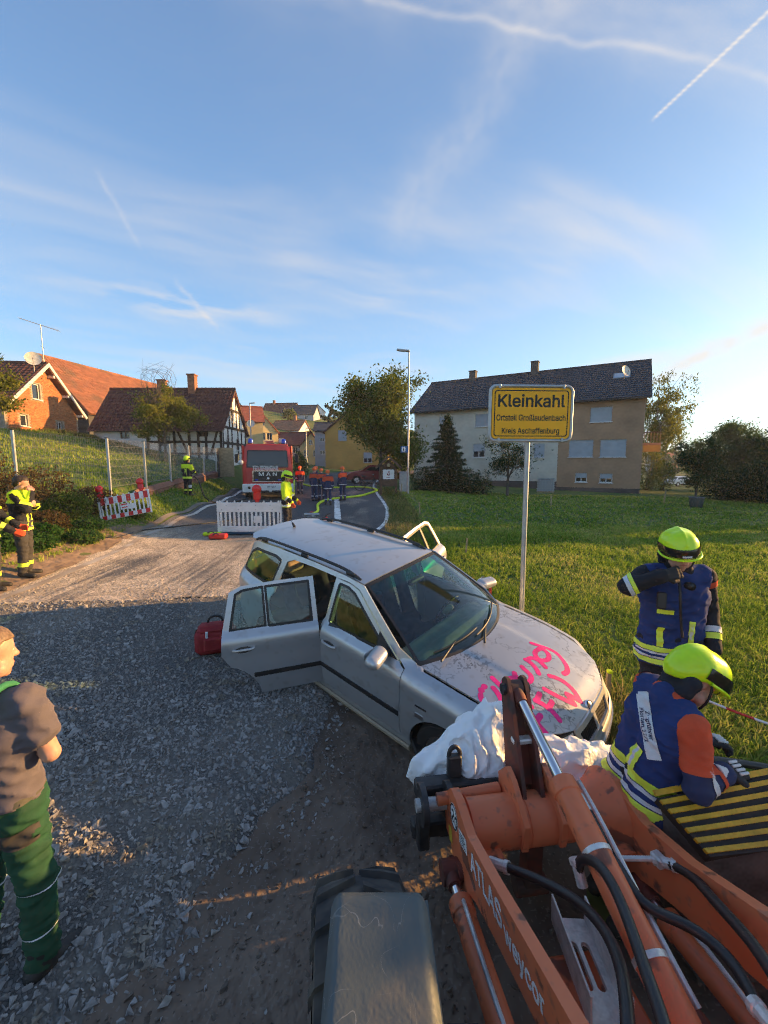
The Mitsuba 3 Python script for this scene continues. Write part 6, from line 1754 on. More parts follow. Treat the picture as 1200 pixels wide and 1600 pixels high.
pal('mat_zinc', (.30, .31, .32), .45, .3, 5, metallic=.6)
scene['mat_pane'] = {'type': 'twosided', 'bsdf': {'type': 'principled', 'base_color': {'type': 'rgb', 'value': [.02, .024, .028]}, 'roughness': .06, 'specular': .8}}
pal('mat_sandstone', (.20, .10, .075), .95, .35, 2.2, .012, 14)
pal('mat_chimney', (.27, .12, .07), .9, .4, 8)
pal('mat_galvanised', (.42, .44, .45), .45, .2, 9, metallic=.55)
pal('mat_dish', (.60, .57, .50), .5, .25, 5)
pal('mat_rust_spot', (.28, .13, .05), .8, .4, 14)


def tiles(o, along, down, n_al, n_dn, w, l, cut=None, lift=.02, seed=0, jit_=.006):
    """Lapped roof tiles: o is the upper corner, along the ridge, down the slope; one mesh."""
    r = np.random.default_rng(seed)
    along, down = np.asarray(along, float), np.asarray(down, float); al, dn = along / np.linalg.norm(along), down / np.linalg.norm(down)
    nn = np.cross(al, dn); nn *= np.sign(nn[2])
    I, Jx = np.meshgrid(np.arange(n_al), np.arange(n_dn), indexing='ij'); I, Jx = I.ravel(), Jx.ravel()
    if cut is not None:
        keep = cut((I + .5) * w, (Jx + .5) * l); I, Jx = I[keep], Jx[keep]
    N = len(I); prof = np.array([(0, .004), (.22, .036), (.5, .012), (.78, .004), (1, .022)]) * [1, .15 if jit_ < .002 else 1]
    V = []
    jit = r.normal(0, jit_, (N, 1, 1)) * nn + r.normal(0, jit_, (N, 1, 1)) * dn
    for (t, h) in ((-.02, -.012), (1.12, .030)):
        V.append(o + al * ((I[:, None] + prof[None, :, 0]) * w)[..., None] + dn * ((Jx + t) * l)[:, None, None] + nn * (prof[None, :, 1:2] + h + lift) + jit)
    V.append(V[1] - nn * .028)
    V = np.concatenate(V, 1)
    q = np.array([[k, k + 1, 5 + k + 1, 5 + k] for k in range(4)] + [[5 + k, 6 + k, 11 + k, 10 + k] for k in range(4)])
    F = np.vstack([q[:, [0, 1, 2]], q[:, [0, 2, 3]]])
    F = (F[None] + (np.arange(N) * 15)[:, None, None]).reshape(-1, 3)
    return V.reshape(-1, 3), F


class House:
    """A gabled house in its own frame: x along the front, y into the depth, z up; ridge along x or y."""

    def __init__(s, label, A, L, D, H, R, ridge='x', wall='mat_plaster_white', roof='mat_tile_red', over=.35, gable_over=.25, tile=None, group=None, name='house', wmat=None, base=-1.2, cat='house', solid=.14):
        s.key = thing(name, label, cat, group); s.A, s.L, s.D, s.H, s.R, s.ridge, s.wallm = A, L, D, H, R, ridge, wall
        s.holes = {k: [] for k in 'fblr'}; s.base = base; s.roofm, s.over, s.go, s.tile, s.wmat, s.solid = roof, over, gable_over, tile, wmat or {}, solid

    def P(s, name, mesh, m, sm=False, label=None, kind=None, holder=None):
        return part(holder or s.key, name, mesh, m, sm, label, kind, xf=s.A)

    def face(s, f):
        """Origin, right, normal of a face as seen from outside."""
        return {'f': ((0, 0, 0), (1, 0, 0), (0, -1, 0)), 'b': ((s.L, s.D, 0), (-1, 0, 0), (0, 1, 0)), 'l': ((0, s.D, 0), (0, -1, 0), (-1, 0, 0)), 'r': ((s.L, 0, 0), (0, 1, 0), (1, 0, 0))}[f]

    def window(s, f, u, z, w, h, style='pane', m='mat_frame_white', depth=.12, sill=True, name='window', bars=(1, 0)):
        o, r, n = [np.array(q, float) for q in s.face(f)]
        B = frame3(o + r * (u - w / 2) + np.array([0, 0, z]), r, (0, 0, 1))
        s.holes[f].append(sg.box(u - w / 2, z, u + w / 2, z + h))
        fr = sg.box(0, 0, w, h).difference(sg.box(.06, .06, w - .06, h - .06))
        for k in range(bars[0]):
            fr = fr.union(sg.box((k + 1) * w / (bars[0] + 1) - .03, 0, (k + 1) * w / (bars[0] + 1) + .03, h))
        for k in range(bars[1]):
            fr = fr.union(sg.box(0, (k + 1) * h / (bars[1] + 1) - .025, w, (k + 1) * h / (bars[1] + 1) + .025))
        k = s.P(name, move(prism(fr, .05), B @ mx((0, 0, -depth - .02))), m)
        s.P('pane', move(prism(sg.box(.02, .02, w - .02, h - .02), .01), B @ mx((0, 0, -depth))), 'mat_pane', holder=k)
        if style == 'shutter':
            q = [move(box((w / 2, (i + .5) * h / 14, .0), (w - .02, h / 14 - .006, .016)), B @ mx((0, 0, -.05))) for i in range(14)]
            s.P('roller_shutter', cat(q), 'mat_shutter', kind='stuff', holder=k)
            s.P('shutter_box', move(prism(sg.box(.0, 0, w, h), .004), B @ mx((0, 0, -.07))), 'mat_shutter', holder=k)
        if style == 'half':
            s.P('roller_shutter', move(prism(sg.box(.03, h * .45, w - .03, h), .015), B @ mx((0, 0, -.06))), 'mat_shutter', holder=k)
        if sill:
            s.P('sill', move(box((w / 2, -.03, .03), (w + .12, .05, .16)), B), 'mat_frame_white' if style != 'dark' else 'mat_beam', holder=k)
        return k

    def wallpoly(s, f):
        W = s.L if f in 'fb' else s.D
        p = [(0, s.base), (W, s.base), (W, s.H)]
        if (s.ridge == 'x') == (f in 'lr'):
            p.append((W / 2, s.H + s.R))
        p.append((0, s.H))
        return sg.Polygon(p)

    def build(s, walls='flrb'):
        for f in walls:
            o, r, n = [np.array(q, float) for q in s.face(f)]
            pl = s.wallpoly(f)
            for h in s.holes[f]:
                pl = pl.difference(h)
            B = frame3(o - n * (.003 if f in 'lr' else 0), r, (0, 0, 1))
            W = s.L if f in 'fb' else s.D
            if f in 'lr':
                pl = pl.intersection(sg.box(.252, -9, W - .252, 99))
            s.P('wall', move(prism(pl, .25), B @ mx((0, 0, -.25))), s.wmat.get(f, s.wallm))
        L, D, H, R, ov, go = s.L, s.D, s.H, s.R, s.over, s.go
        if s.ridge == 'x':
            top = np.array([-go, D / 2, H + R + .05]); al = np.array([L + 2 * go, 0, 0]); half = D / 2
            dirs = [np.array([0, -half, -R]), np.array([0, half, -R])]
        else:
            top = np.array([L / 2, -go, H + R + .05]); al = np.array([0, D + 2 * go, 0]); half = L / 2
            dirs = [np.array([-half, 0, -R]), np.array([half, 0, -R])]
        s.roofs = []
        for i, d in enumerate(dirs):
            ln = np.linalg.norm(d); dn = d / ln; sl = ln + ov
            n = np.cross(al, dn); n *= np.sign(n[2]) / np.linalg.norm(n)
            alu = al / np.linalg.norm(al)
            B = np.eye(4); B[:3, 0], B[:3, 1], B[:3, 2], B[:3, 3] = alu, dn, n, top
            la = np.linalg.norm(al)
            m = move(box((la / 2, sl / 2, -.02 - s.solid / 2 + .02), (la, sl, s.solid)), B)
            k = s.P('roof', m, s.roofm)
            if s.tile:
                w, l = s.tile
                nn = max(1, int(round(la / w)))
                s.P('tile_courses', tiles(top + n * 0, alu, dn, nn, int(math.ceil(sl / l)), la / nn, l, seed=i, jit_=.0012 if 'slate' in s.roofm else .006), s.roofm, kind='stuff', holder=k)
            s.roofs.append((k, top, alu, dn, n, sl, la))
        ridge = tube([top + n * 0 + [0, 0, .03], top + al + [0, 0, .03]], .11, 8)
        s.P('ridge_tiles', ridge, s.roofm, True, holder=s.roofs[0][0])
        return s

    def gutter(s, i=0, m='mat_zinc', down=()):
        k, top, al, dn, n, sl, la = s.roofs[i]
        e = top + dn * (sl + .05) - np.array([0, 0, .06])
        gk = s.P('gutter', tube([e, e + al * la], .065, 8), m, True, holder=k)
        for u, z0 in down:
            q = e + al * u; w_ = q - (dn * [1, 1, 0]) / np.linalg.norm(dn * [1, 1, 0]) * (s.over + .02)
            s.P('downpipe', tube([q, q - [0, 0, .12], w_ - [0, 0, .55], [w_[0], w_[1], z0]], .045, 8), m, True, holder=gk)

    def chimney(s, i, u, t, w=.5, h=1.0, m='mat_chimney'):
        k, top, al, dn, n, sl, la = s.roofs[i]
        c = top + al * u + dn * t
        ck = s.P('chimney', box(c + [0, 0, h / 2 - .3], (w, w, h + .6), bev=.01), m)
        s.P('chimney_cap', box(c + [0, 0, h + .04], (w + .1, w + .1, .08)), m, holder=ck)


def dish(px_pt, d, r, mast_to=None, label='', m='mat_dish'):
    """A satellite dish at a point, looking along d."""
    k = thing('satellite_dish', label, 'dish')
    d = np.asarray(d, float) / np.linalg.norm(d); c = np.asarray(px_pt, float)
    pr = [(r * t, r * .22 * t * t) for t in np.linspace(0.01, 1, 8)] + [(r * 1.02, r * .23), (r * .98, r * .21)] + [(r * t, r * .22 * t * t - .012) for t in np.linspace(.95, 0.01, 5)]
    part(k, 'reflector', align(lathe(pr, 28), c, c + d), m, True)
    tip = c + d * r * .8 + [0, 0, -r * .2]
    part(k, 'feed_arm', tube([c - [0, 0, r * .9] + d * r * .2, tip], .012, 6), 'mat_zinc')
    part(k, 'feed_horn', cyl(tip, tip - d * .08, .03, 10), 'mat_zinc')
    if mast_to is not None:
        part(k, 'mast', tube([c - d * .05, np.asarray(mast_to, float)], .022, 8), 'mat_zinc')
    return k


def antenna(foot, h, boom, n, label):
    k = thing('roof_antenna', label, 'antenna')
    foot = np.asarray(foot, float); b0, b1 = [np.asarray(q, float) for q in boom]
    part(k, 'mast', tube([foot, foot + [0, 0, h]], .025, 8), 'mat_zinc')
    part(k, 'boom', tube([b0, b1], .016, 6), 'mat_galvanised')
    d = (b1 - b0) / np.linalg.norm(b1 - b0); s = np.cross(d, [0, 0, 1])
    for i, t in enumerate(np.linspace(0, 1, n)):
        c = b0 + (b1 - b0) * t; L = .22 if i < n - 2 else .34
        part(k, 'element', tube([c - s * L - [0, 0, .0], c + s * L], .009, 5), 'mat_galvanised')
    for z_ in (.52, .30, .22):
        c = foot + [0, 0, h * z_]
        part(k, 'cross_arm', tube([c - s * .35, c + s * .35], .012, 5), 'mat_zinc')
    return k


def place(o, right):
    """Frame of a house from its front left corner and the direction of its front."""
    r = np.array([right[0], right[1], 0.0]); r /= np.linalg.norm(r)
    return frame3(np.asarray(o, float), r, (-r[1], r[0], 0))


# brick outbuilding whose gable looks over the road (front = gable, along +y of the world)
hb = House('small sunlit brick house with white gable boards above the lawn on the left', place((-21.8, 24.0, 4.55), (-.13, .99)), 7.0, 8.0, 1.6, 2.75, 'y', 'mat_mortar', 'mat_tile_brown', over=.45, gable_over=.4, tile=(.30, .33), base=-1.0)
hb.window('f', 2.85, 2.05, .72, .98, bars=(0, 0)); hb.window('f', 1.55, .25, .62, .70, bars=(0, 0)); hb.window('f', 4.9, .15, .62, .72, bars=(1, 0))
hb.build('flrb')
bp = hb.wallpoly('f')
for h in hb.holes['f']:
    bp = bp.difference(h.buffer(.05))
bp = bp.buffer(-.02)
_bk = []
_rb = np.random.default_rng(3)
for r_ in range(0, 62):
    z_ = -.9 + r_ * .0835
    for c_ in range(-1, 29):
        x_ = c_ * .25 + (.125 if r_ % 2 else 0)
        b_ = sg.box(x_ + .006, z_ + .006, x_ + .244, z_ + .0775)
        if bp.contains(b_):
            _bk.append(box((x_ + .125, -.012 - _rb.uniform(0, .008), z_ + .042), (.236, .03, .0715)))
hb.P('brickwork', cat(_bk), 'mat_brick', kind='stuff')
# bargeboards and rafter ends
for sg_ in (0, 1):
    x0, x1 = (-.38, 3.5) if sg_ == 0 else (7.38, 3.5)
    z0, z1 = 1.6 - .30, 4.37
    d = np.array([x1 - x0, 0, z1 - z0]); Ld = np.linalg.norm(d)
    hb.P('bargeboard', move(box((Ld / 2, 0, -.06), (Ld, .05, .20)), frame3((x0, -.43, z0), d, (0, 1, 0))), 'mat_wood_white')
    for t in (.12, .5, .85):
        c = np.array([x0, 0, z0]) + d * t
        hb.P('purlin', box(c + [0, -.2, -.22], (.14, .42, .16)), 'mat_wood_white')
# barn with the large orange roof behind it
bn = House('big old barn with a long sagging orange tiled roof', place((-31.1, 34.0, 4.6), (.98, -.20)), 8.4, 15.0, 2.1, 4.2, 'y', 'mat_shingle', 'mat_tile_orange', over=.5, gable_over=.25, tile=(.30, .34), name='barn', cat='barn')
bn.build()
# low half-timbered house
X28 = lambda px: (px - 600) / 640 * 28.0
ht_x0 = X28(153)
ht = House('long low white half timbered cottage with dark brown tiled roof', mx((ht_x0, 28, 2.75)), X28(351) - ht_x0, 4.7, 2.28, 2.75, 'x', 'mat_plaster_white', 'mat_tile_brown', over=.35, gable_over=.18, tile=(.29, .32), name='cottage', base=-1.0)
hu = lambda px: X28(px) - ht_x0
hz2 = lambda py: 2.5 + (725 - py) / 640 * 28 - 2.75
for px, py, w, h in ((201, 686, .62, .72), (262, 697, .75, .62), (321, 683, .70, .48)):
    ht.window('f', hu(px), hz2(py), w, h, 'dark', 'mat_wood_brown', sill=False, bars=(1, 0))
ht.window('r', 2.0, 2.75, .70, .75, m='mat_frame_white', bars=(1, 1)); ht.window('r', 1.1, .75, .72, .85, bars=(1, 0)); ht.window('r', 2.9, .75, .72, .85, bars=(1, 0))
ht.build()


def beam(f, a, b, w=.16, holder=ht):
    o, r, n = [np.array(q, float) for q in holder.face(f)]
    P3 = lambda q: o + r * q[0] + np.array([0, 0, q[1]]) + n * .012
    a3, b3 = P3(a), P3(b); d = b3 - a3; L = np.linalg.norm(d)
    holder.P('beam', move(box((L / 2, 0, 0), (L, w, .05)), frame3(a3, d, np.cross(n, d))), 'mat_beam')


for px in (236, 254, 277, 300, 314, 326, 349):
    beam('f', (hu(px), -.2), (hu(px), 2.2), .17)
for z_ in (2.2, hz2(691), hz2(709)):
    beam('f', (hu(236) + (.09 if z_ < 2 else -3.6), z_), (hu(350), z_), .15)
beam('f', (hu(282), 2.0), (hu(297), hz2(708)), .14); beam('f', (hu(344), 2.0), (hu(333), hz2(709)), .14)
for u in (.12, 1.0, 1.75, 2.95, 3.7, 4.58):
    beam('r', (u, -.2), (u, 2.25), .15)
for u in (1.35, 1.95, 2.75, 3.35):
    beam('r', (u, 2.3), (u, 2.3 + min(u, 4.7 - u) * 1.17 - .15), .13)
for z_, a_, b_ in ((2.28, 0, 4.7), (1.2, .05, 4.65), (3.55, .95, 3.75)):
    beam('r', (a_, z_), (b_, z_), .17)
beam('r', (.2, .0), (.95, 1.15), .13); beam('r', (4.5, .0), (3.75, 1.15), .13)
ht.gutter(0)
ht.chimney(0, hu(241), .25, .5, .75, 'mat_chimney'); ht.chimney(0, hu(290), .12, .5, 1.05, 'mat_chimney')
# dishes and aerial of the two old houses
dish(at(52, 561, 26.5), (.55, -.8, .25), .42, at(54, 590, 26.6), 'round weathered satellite dish on a mast over the brick house')
_m0 = at(70, 580, 27.5)
antenna(_m0, 2.9, (at(30, 497, 27.2), at(92, 517, 27.9)), 14, 'long television aerial on a tall mast over the brick house')

# long apartment house on the right: two halves, cream and tan
PR = np.array([18.6, 29.8]); PE = np.array([-.866, .50]); PE = PE / np.linalg.norm(PE)
FL = 18.2
PL = PR + PE * FL
zb = .15
AW = place((PL[0], PL[1], zb), -PE)


def fa(px, py):
    """Position on the apartment house's front under a point of the photograph."""
    u = (px - 600) / 640
    s = (PR[0] - PR[1] * u) / (-PE[0] + PE[1] * u) if True else 0
    q = PR + PE * s
    return FL - s, at(px, py, q[1])[2] - zb


ap = House('long two storey apartment house, cream left half and tan right half, dark slate coloured roof', AW, FL, 9.2, 7.35, 3.1, 'x', 'mat_plaster_cream', 'mat_tile_slate', over=.55, gable_over=.35, tile=(.33, .36), name='apartment_house', base=-1.5, cat='apartment building', wmat={'r': 'mat_plaster_tan'})
split = fa(869, 700)[0]
wins = []
for (x0, y0, x1, y1, st) in ((916, 635, 949, 660, 'shutter'), (886, 687, 923, 714, 'shutter'), (934, 686, 974, 714, 'shutter'), (898, 739, 916, 753, 'half'), (936, 740, 956, 754, 'half'), (740, 646, 761, 667, 'shutter'), (737, 693, 756, 715, 'half'), (832, 693, 848, 715, 'shutter'), (685, 651, 705, 672, 'half'), (690, 700, 706, 720, 'half'), (800, 648, 820, 668, 'shutter')):
    ua, za = fa(x0, y1); ub, zc = fa(x1, y0)
    ap.window('f', (ua + ub) / 2, za, ub - ua, zc - za, st, bars=(1, 0))
ap.window('r', 2.2, 4.6, 1.2, 1.3); ap.window('r', 2.2, 1.6, 1.2, 1.3); ap.window('r', 6.4, 4.6, 1.2, 2.1)
ap.build()
tan = sg.box(split, .55, FL + .004, 7.30)
for h in ap.holes['f']:
    tan = tan.difference(h)
ap.P('tan_render', move(prism(tan, .03), frame3((0, 0, 0), (1, 0, 0), (0, 0, 1)) @ mx((0, 0, .0))), 'mat_plaster_tan')
pli = sg.box(0, -1.4, FL + .004, .55).union(sg.box(0, -1.4, split, .95))
for h in ap.holes['f']:
    pli = pli.difference(h)
ap.P('plinth', move(prism(pli, .05), frame3((0, 0, 0), (1, 0, 0), (0, 0, 1))), 'mat_plinth')
ap.gutter(0, 'mat_black_metal', down=((split + .35, .2),))
ap.chimney(0, fa(697, 620)[0] + 1.2, .3, .6, .8, 'mat_shingle'); ap.chimney(0, fa(783, 620)[0] + 1.9, .3, .6, 1.0, 'mat_shingle')
k_, top_, al_, dn_, n_, sl_, la_ = ap.roofs[0]
sky_ = move(box((0, 0, .06), (1.15, .95, .08)), np.array(frame3(top_ + al_ * (fa(930, 640)[0] + 1.6) + dn_ * 2.5, al_, -dn_)))
sk_ = ap.P('skylight', sky_, 'mat_zinc', holder=k_)
ap.P('skylight_pane', move(box((0, 0, .11), (.98, .78, .012)), np.array(frame3(top_ + al_ * (fa(930, 640)[0] + 1.6) + dn_ * 2.5, al_, -dn_))), 'mat_shutter', holder=k_)
_bal = ap.P('balcony', box((FL + .75, 7.6, 4.0), (1.5, 2.6, .22)), 'mat_plaster_tan')
ap.P('balcony_parapet', box((FL + .75, 6.35, 3.65), (1.5, .12, .55)), 'mat_plaster_ochre', holder=_bal)
for i in range(7):
    ap.P('baluster', box((FL + .1 + i * .22, 6.35, 4.55), (.05, .05, .85)), 'mat_wood_raw', holder=_bal)
ap.P('handrail', box((FL + .75, 6.35, 5.0), (1.5, .08, .07)), 'mat_wood_brown', holder=_bal)
_dp = at(977, 580, 30.9)
dish(_dp, (.35, -.9, .25), .40, _dp + [.15, .35, -.5], 'bright oval satellite dish on the dark roof of the apartment house')

# village houses behind, each with walls, roof, windows


def village(label, px, py_base, y, w, H, R, deg, wall, roof, ridge='y', D=9.0, wins=(), tile=None, chim=None, name='house'):
    """A house whose front's lower middle the photograph shows at (px, py_base); deg turns its front."""
    c = at(px, py_base, y)
    a = math.radians(deg); r = np.array([math.cos(a), math.sin(a), 0])
    h = House(label, place(c - r * w / 2, r), w, D, H, R, ridge, wall, roof, tile=tile, name=name, base=-3.0)
    for f, u, z, ww, hh, st in wins:
        h.window(f, u, z, ww, hh, st, sill=False)
    h.build()
    if chim:
        h.chimney(0, chim[0], chim[1], .6, 1.1)
    return h


village('yellow house with bright orange roof behind the fire engine', 411, 697, 62, 4.6, 2.2, 2.6, 28, 'mat_plaster_yellow', 'mat_tile_red', 'y', 7, (('f', 1.3, .9, .8, 1.1, 'dark'), ('f', 2.3, .9, .8, 1.1, 'dark'), ('f', 3.3, .9, .8, 1.1, 'dark'), ('f', 2.3, 3.0, .6, .7, 'dark')))
village('white house with a wide red brown roof on the village hill', 432, 664, 120, 9.5, 3.2, 3.4, -8, 'mat_plaster_white', 'mat_tile_brown', 'x', 8, (('f', 2, 1.2, 1.1, 1.2, 'dark'), ('f', 5, 1.2, 1.1, 1.2, 'dark'), ('f', 8, 1.2, 1.1, 1.2, 'dark')), chim=(3, .5))
village('house with a low orange roof and white dormer in the village', 444, 686, 88, 6.8, 1.9, 2.2, -14, 'mat_plaster_white', 'mat_tile_orange', 'x', 6, (('f', 1.6, .6, .9, 1, 'dark'), ('f', 4.6, .6, .9, 1, 'dark')), chim=(5, .4))
village('yellow half timbered house with brown roof at the end of the road', 486, 719, 58, 3.0, 2.0, 1.9, 6, 'mat_plaster_yellow', 'mat_tile_brown', 'y', 8, (('f', .8, .5, .6, .9, 'dark'), ('f', 2.1, .5, .6, .9, 'dark'), ('f', 1.5, 2.1, .5, .7, 'dark')))
village('long brown roofed house beside the yellow half timbered house', 452, 716, 66, 5.2, 2.2, 2.0, -4, 'mat_plaster_grey', 'mat_tile_brown', 'x', 6, (('f', 1.5, .8, .8, 1, 'dark'), ('f', 3.6, .8, .8, 1, 'dark')))
village('blue grey house in front of the ochre house', 504, 718, 56, 2.0, 3.9, 1.2, 4, 'mat_plaster_grey', 'mat_tile_slate', 'x', 6, (('f', 1.0, .7, .7, 1, 'half'), ('f', 1.0, 2.4, .7, 1, 'half')))
village('white gabled house high on the village hill', 497, 656, 120, 4.0, 2.4, 1.9, 12, 'mat_plaster_white', 'mat_tile_brown', 'y', 9, (('f', 2, 1, .8, 1, 'dark'),))
village('dark roofed house high on the village hill left of the white gable', 470, 660, 112, 7.0, 2.2, 2.7, -6, 'mat_plaster_grey', 'mat_tile_slate', 'x', 7, (('f', 2, .8, .9, 1, 'dark'), ('f', 5, .8, .9, 1, 'dark')))
village('house with red roof and yellow gable right of the cottage', 390, 700, 52, 3.4, 3.4, 2.0, 20, 'mat_plaster_yellow', 'mat_tile_red', 'x', 6, (('f', 1.2, 1.2, .7, 1, 'dark'),))
village('large ochre house with pale plinth behind the tree', 557, 729, 47, 7.2, 4.0, 3.0, -6, 'mat_plaster_ochre', 'mat_tile_brown', 'y', 10, (('f', 4.9, .4, 1.0, 1.2, 'half'), ('f', 2.0, 2.9, 1.0, 1.2, 'shutter'), ('f', 4.9, 2.9, 1.0, 1.2, 'shutter')))
village('narrow sunlit orange house seen through the tree', 609, 722, 52, 1.9, 4.2, 1.3, 30, 'mat_plaster_ochre', 'mat_tile_red', 'y', 5, (('f', .95, 2.2, .6, .9, 'dark'),))
village('far brick house among the trees in the valley on the right', 1054, 724, 150, 6.5, 2.0, 2.5, 15, 'mat_brick', 'mat_tile_red', 'x', 7, (('f', 2, .6, 1, 1, 'dark'), ('f', 5, .6, 1, 1, 'dark')))
village('far white house among the trees in the valley on the right', 1036, 726, 170, 7.5, 2.6, 2.4, -10, 'mat_plaster_white', 'mat_tile_slate', 'x', 7, (('f', 2, .8, 1, 1, 'dark'), ('f', 5, .8, 1, 1, 'dark')))
dish(at(392, 662, 50.5), (.2, -.95, .2), .45, at(393, 676, 51), 'pale satellite dish beside the cottage gable over the fire engine')
# far wooded ridge
_rx = np.linspace(-60, 620, 160)


def ridge_fn(U, V):
    x = 60 + U * 700; y = 620 + V * 260
    z = -10 + 42 * np.sin(np.clip(V, 0, 1) * PI / 2) * (.7 + .4 * meshkit.fbm(np.stack([x / 140, y / 140, 0 * x], -1), 3, 6)) + 5 * meshkit.fbm(np.stack([x / 12, y / 12, 0 * x], -1), 2, 9)
    return np.stack([x, y, z], -1)


pal('mat_far_wood', (.055, .075, .05), .95, .3, .03)
structure('far_hills', quadgrid(ridge_fn, 150, 30), 'mat_far_wood', True)

# ---------------------------------------------------------------- retaining wall, fence
WP = np.array([(-8.25, 13.8), (-8.75, 17.1), (-9.15, 19.6), (-9.55, 22.1), (-9.92, 24.6)])
wk = thing('retaining_wall', 'low reddish sandstone wall under the wire fence on the left', 'wall')
_L = np.r_[0, np.cumsum(np.linalg.norm(np.diff(WP, axis=0), axis=1))]
wpos = lambda t: np.stack([np.interp(t, _L, WP[:, k]) for k in (0, 1)], -1)
_tt = np.linspace(0, _L[-1], 60)
ztop = lambda t: 1.42 + .52 * np.clip(t / _L[-1], 0, 1) ** .8 * 1.0


def wall_fn(U, V):
    t = U * _L[-1]; p = wpos(t)
    d = np.gradient(p, axis=0)
    o = np.stack([p[..., 0], p[..., 1], .45 + V * (ztop(t) - .45)], -1)
    o[..., 0] += .03 * (meshkit.fbm(np.stack([t * 2, V * 3, 0 * t], -1), 3, 5) - .5)
    return o


f_ = quadgrid(wall_fn, 90, 8); b_ = (f_[0] - [.30, 0.05, 0], f_[1][:, ::-1])
part(wk, 'face', f_, 'mat_sandstone', True); part(wk, 'back', b_, 'mat_sandstone', True)
_tp = np.stack([np.r_[wpos(t), ztop(t) + .03] for t in _tt])
part(wk, 'coping', tube(_tp - [.15, 0, 0], .17, 4), 'mat_sandstone')
pal('mat_wire', (.20, .21, .22), .5, .1, 5, metallic=.3)
fe = thing('wire_fence', 'grey double rod mesh fence along the top of the bank on the left', 'fence')
FP = [(-15.2, 9.9), (-12.6, 10.5), (-10.1, 11.3), (-8.0 - .15, 12.2), (-8.5, 14.65), (-8.87, 17.1), (-9.24, 19.55), (-9.6, 22.0), (-9.97, 24.5)]
ZB = lambda p: float(g(p[0], p[1])) + .02
for i, p in enumerate(FP):
    z0 = {3: 1.80, 4: 1.84, 5: 1.88, 6: 1.92, 7: 1.95, 8: 1.98}.get(i, ZB(p))
    part(fe, 'post', box((p[0], p[1], z0 + .55), (.07, .055, 1.8), bev=.006), 'mat_galvanised')
    part(fe, 'post_cap', box((p[0], p[1], z0 + 1.46), (.078, .062, .02)), 'mat_black_plastic')
for i in range(len(FP) - 1):
    a, b = np.array(FP[i]), np.array(FP[i + 1])
    za, zb_ = [{3: 1.80, 4: 1.84, 5: 1.88, 6: 1.92, 7: 1.95, 8: 1.98}.get(q, ZB(FP[q])) for q in (i, i + 1)]
    d = b - a; L = np.linalg.norm(d); d = d / L
    W_ = []
    for k in range(int(L / .055)):
        t = (k + .5) * .055 / L; c = a + (b - a) * t; z_ = za + (zb_ - za) * t
        W_.append(box((c[0], c[1], z_ + .70), (.0048, .0048, 1.42), rz=math.atan2(d[1], d[0])))
    for r_ in range(8):
        z_ = .02 + r_ * .2
        for s_ in (-.009, .009):
            nx = np.array([-d[1], d[0]]) * s_
            W_.append(tube([(a[0] + nx[0], a[1] + nx[1], za + z_), (b[0] + nx[0], b[1] + nx[1], zb_ + z_)], .0034, 4, False))
    part(fe, 'mesh_panel', cat(W_), 'mat_wire')
# solid panels at the far end of the fence, on the wall's corner by the cottage
part(fe, 'board_panel', box((-10.05, 25.3, 2.55), (.05, 1.2, 1.75), rz=.15), 'mat_shingle', label='grey boarded panel at the end of the fence')
part(fe, 'board_panel', box((-9.60, 25.05, 2.6), (.95, .05, 1.75), rz=.05), 'mat_wood_raw', label='pale boarded panel at the end of the fence')
# ---------------------------------------------------------------- trees, shrubs, hedges
mat('mat_bark', lambda p, n, uv: mikit.mix((.060, .045, .035), (.15, .125, .10), mikit.fbm(p.x * 9, p.y * 9, p.z * 3, 4)), .95)
mat('mat_birch', lambda p, n, uv: mikit.mix((.45, .43, .40), (.06, .05, .045), mikit.smoothstep(.58, .66, mikit.fbm(p.x * 4, p.y * 4, p.z * 9, 3))), .9)
LEAF_GREEN = [(0.0338, 0.0675, 0.0162), (0.0567, 0.1026, 0.023), (0.0878, 0.1418, 0.0324), (0.1418, 0.189, 0.0459)]
LEAF_OLIVE = [(0.0585, 0.0858, 0.0156), (0.1066, 0.1404, 0.026), (0.1625, 0.2015, 0.039), (0.247, 0.26, 0.0585)]
LEAF_YELLOW = [(0.0688, 0.1, 0.0175), (0.125, 0.1562, 0.025), (0.2063, 0.2188, 0.0375), (0.3125, 0.2812, 0.0562)]
LEAF_DARK = [(0.0128, 0.0288, 0.0128), (0.0224, 0.048, 0.0176), (0.0352, 0.0672, 0.0224), (0.0512, 0.0832, 0.0288)]
LEAF_BROWN = [(.045, .035, .018), (.075, .052, .026), (.11, .075, .035), (.15, .11, .05)]


def leaves(c, size, r, cols, droop=0.0, asp=.55, mats='mat_blade_thin'):
    """Folded leaf faces at the points c, as (mesh, colours)."""
    n = len(c)
    R = randrot(r, n)
    s = size * r.uniform(.6, 1.3, (n, 1, 1))
    base = np.array([[-.5, 0, 0], [0, -asp / 2, .12], [0, asp / 2, .12], [.5, 0, .0]])
    v = np.einsum('nij,kj->nki', R, base) * s
    if droop:
        v[..., 2] *= 1 + droop
    v += c[:, None]
    f = np.array([[0, 1, 3], [0, 3, 2]])
    F = (f[None] + (np.arange(n) * 4)[:, None, None]).reshape(-1, 3)
    return (v.reshape(-1, 3), F)


def put_leaves(holder, name, m, k, cols, kind='stuff'):
    key = newkey(f'{holder}__{name}')
    scene[key] = mikit.ply(m, 'mat_blade_thin', False, color=ramp(k, cols))
    labels[key] = {'kind': kind}
    return key


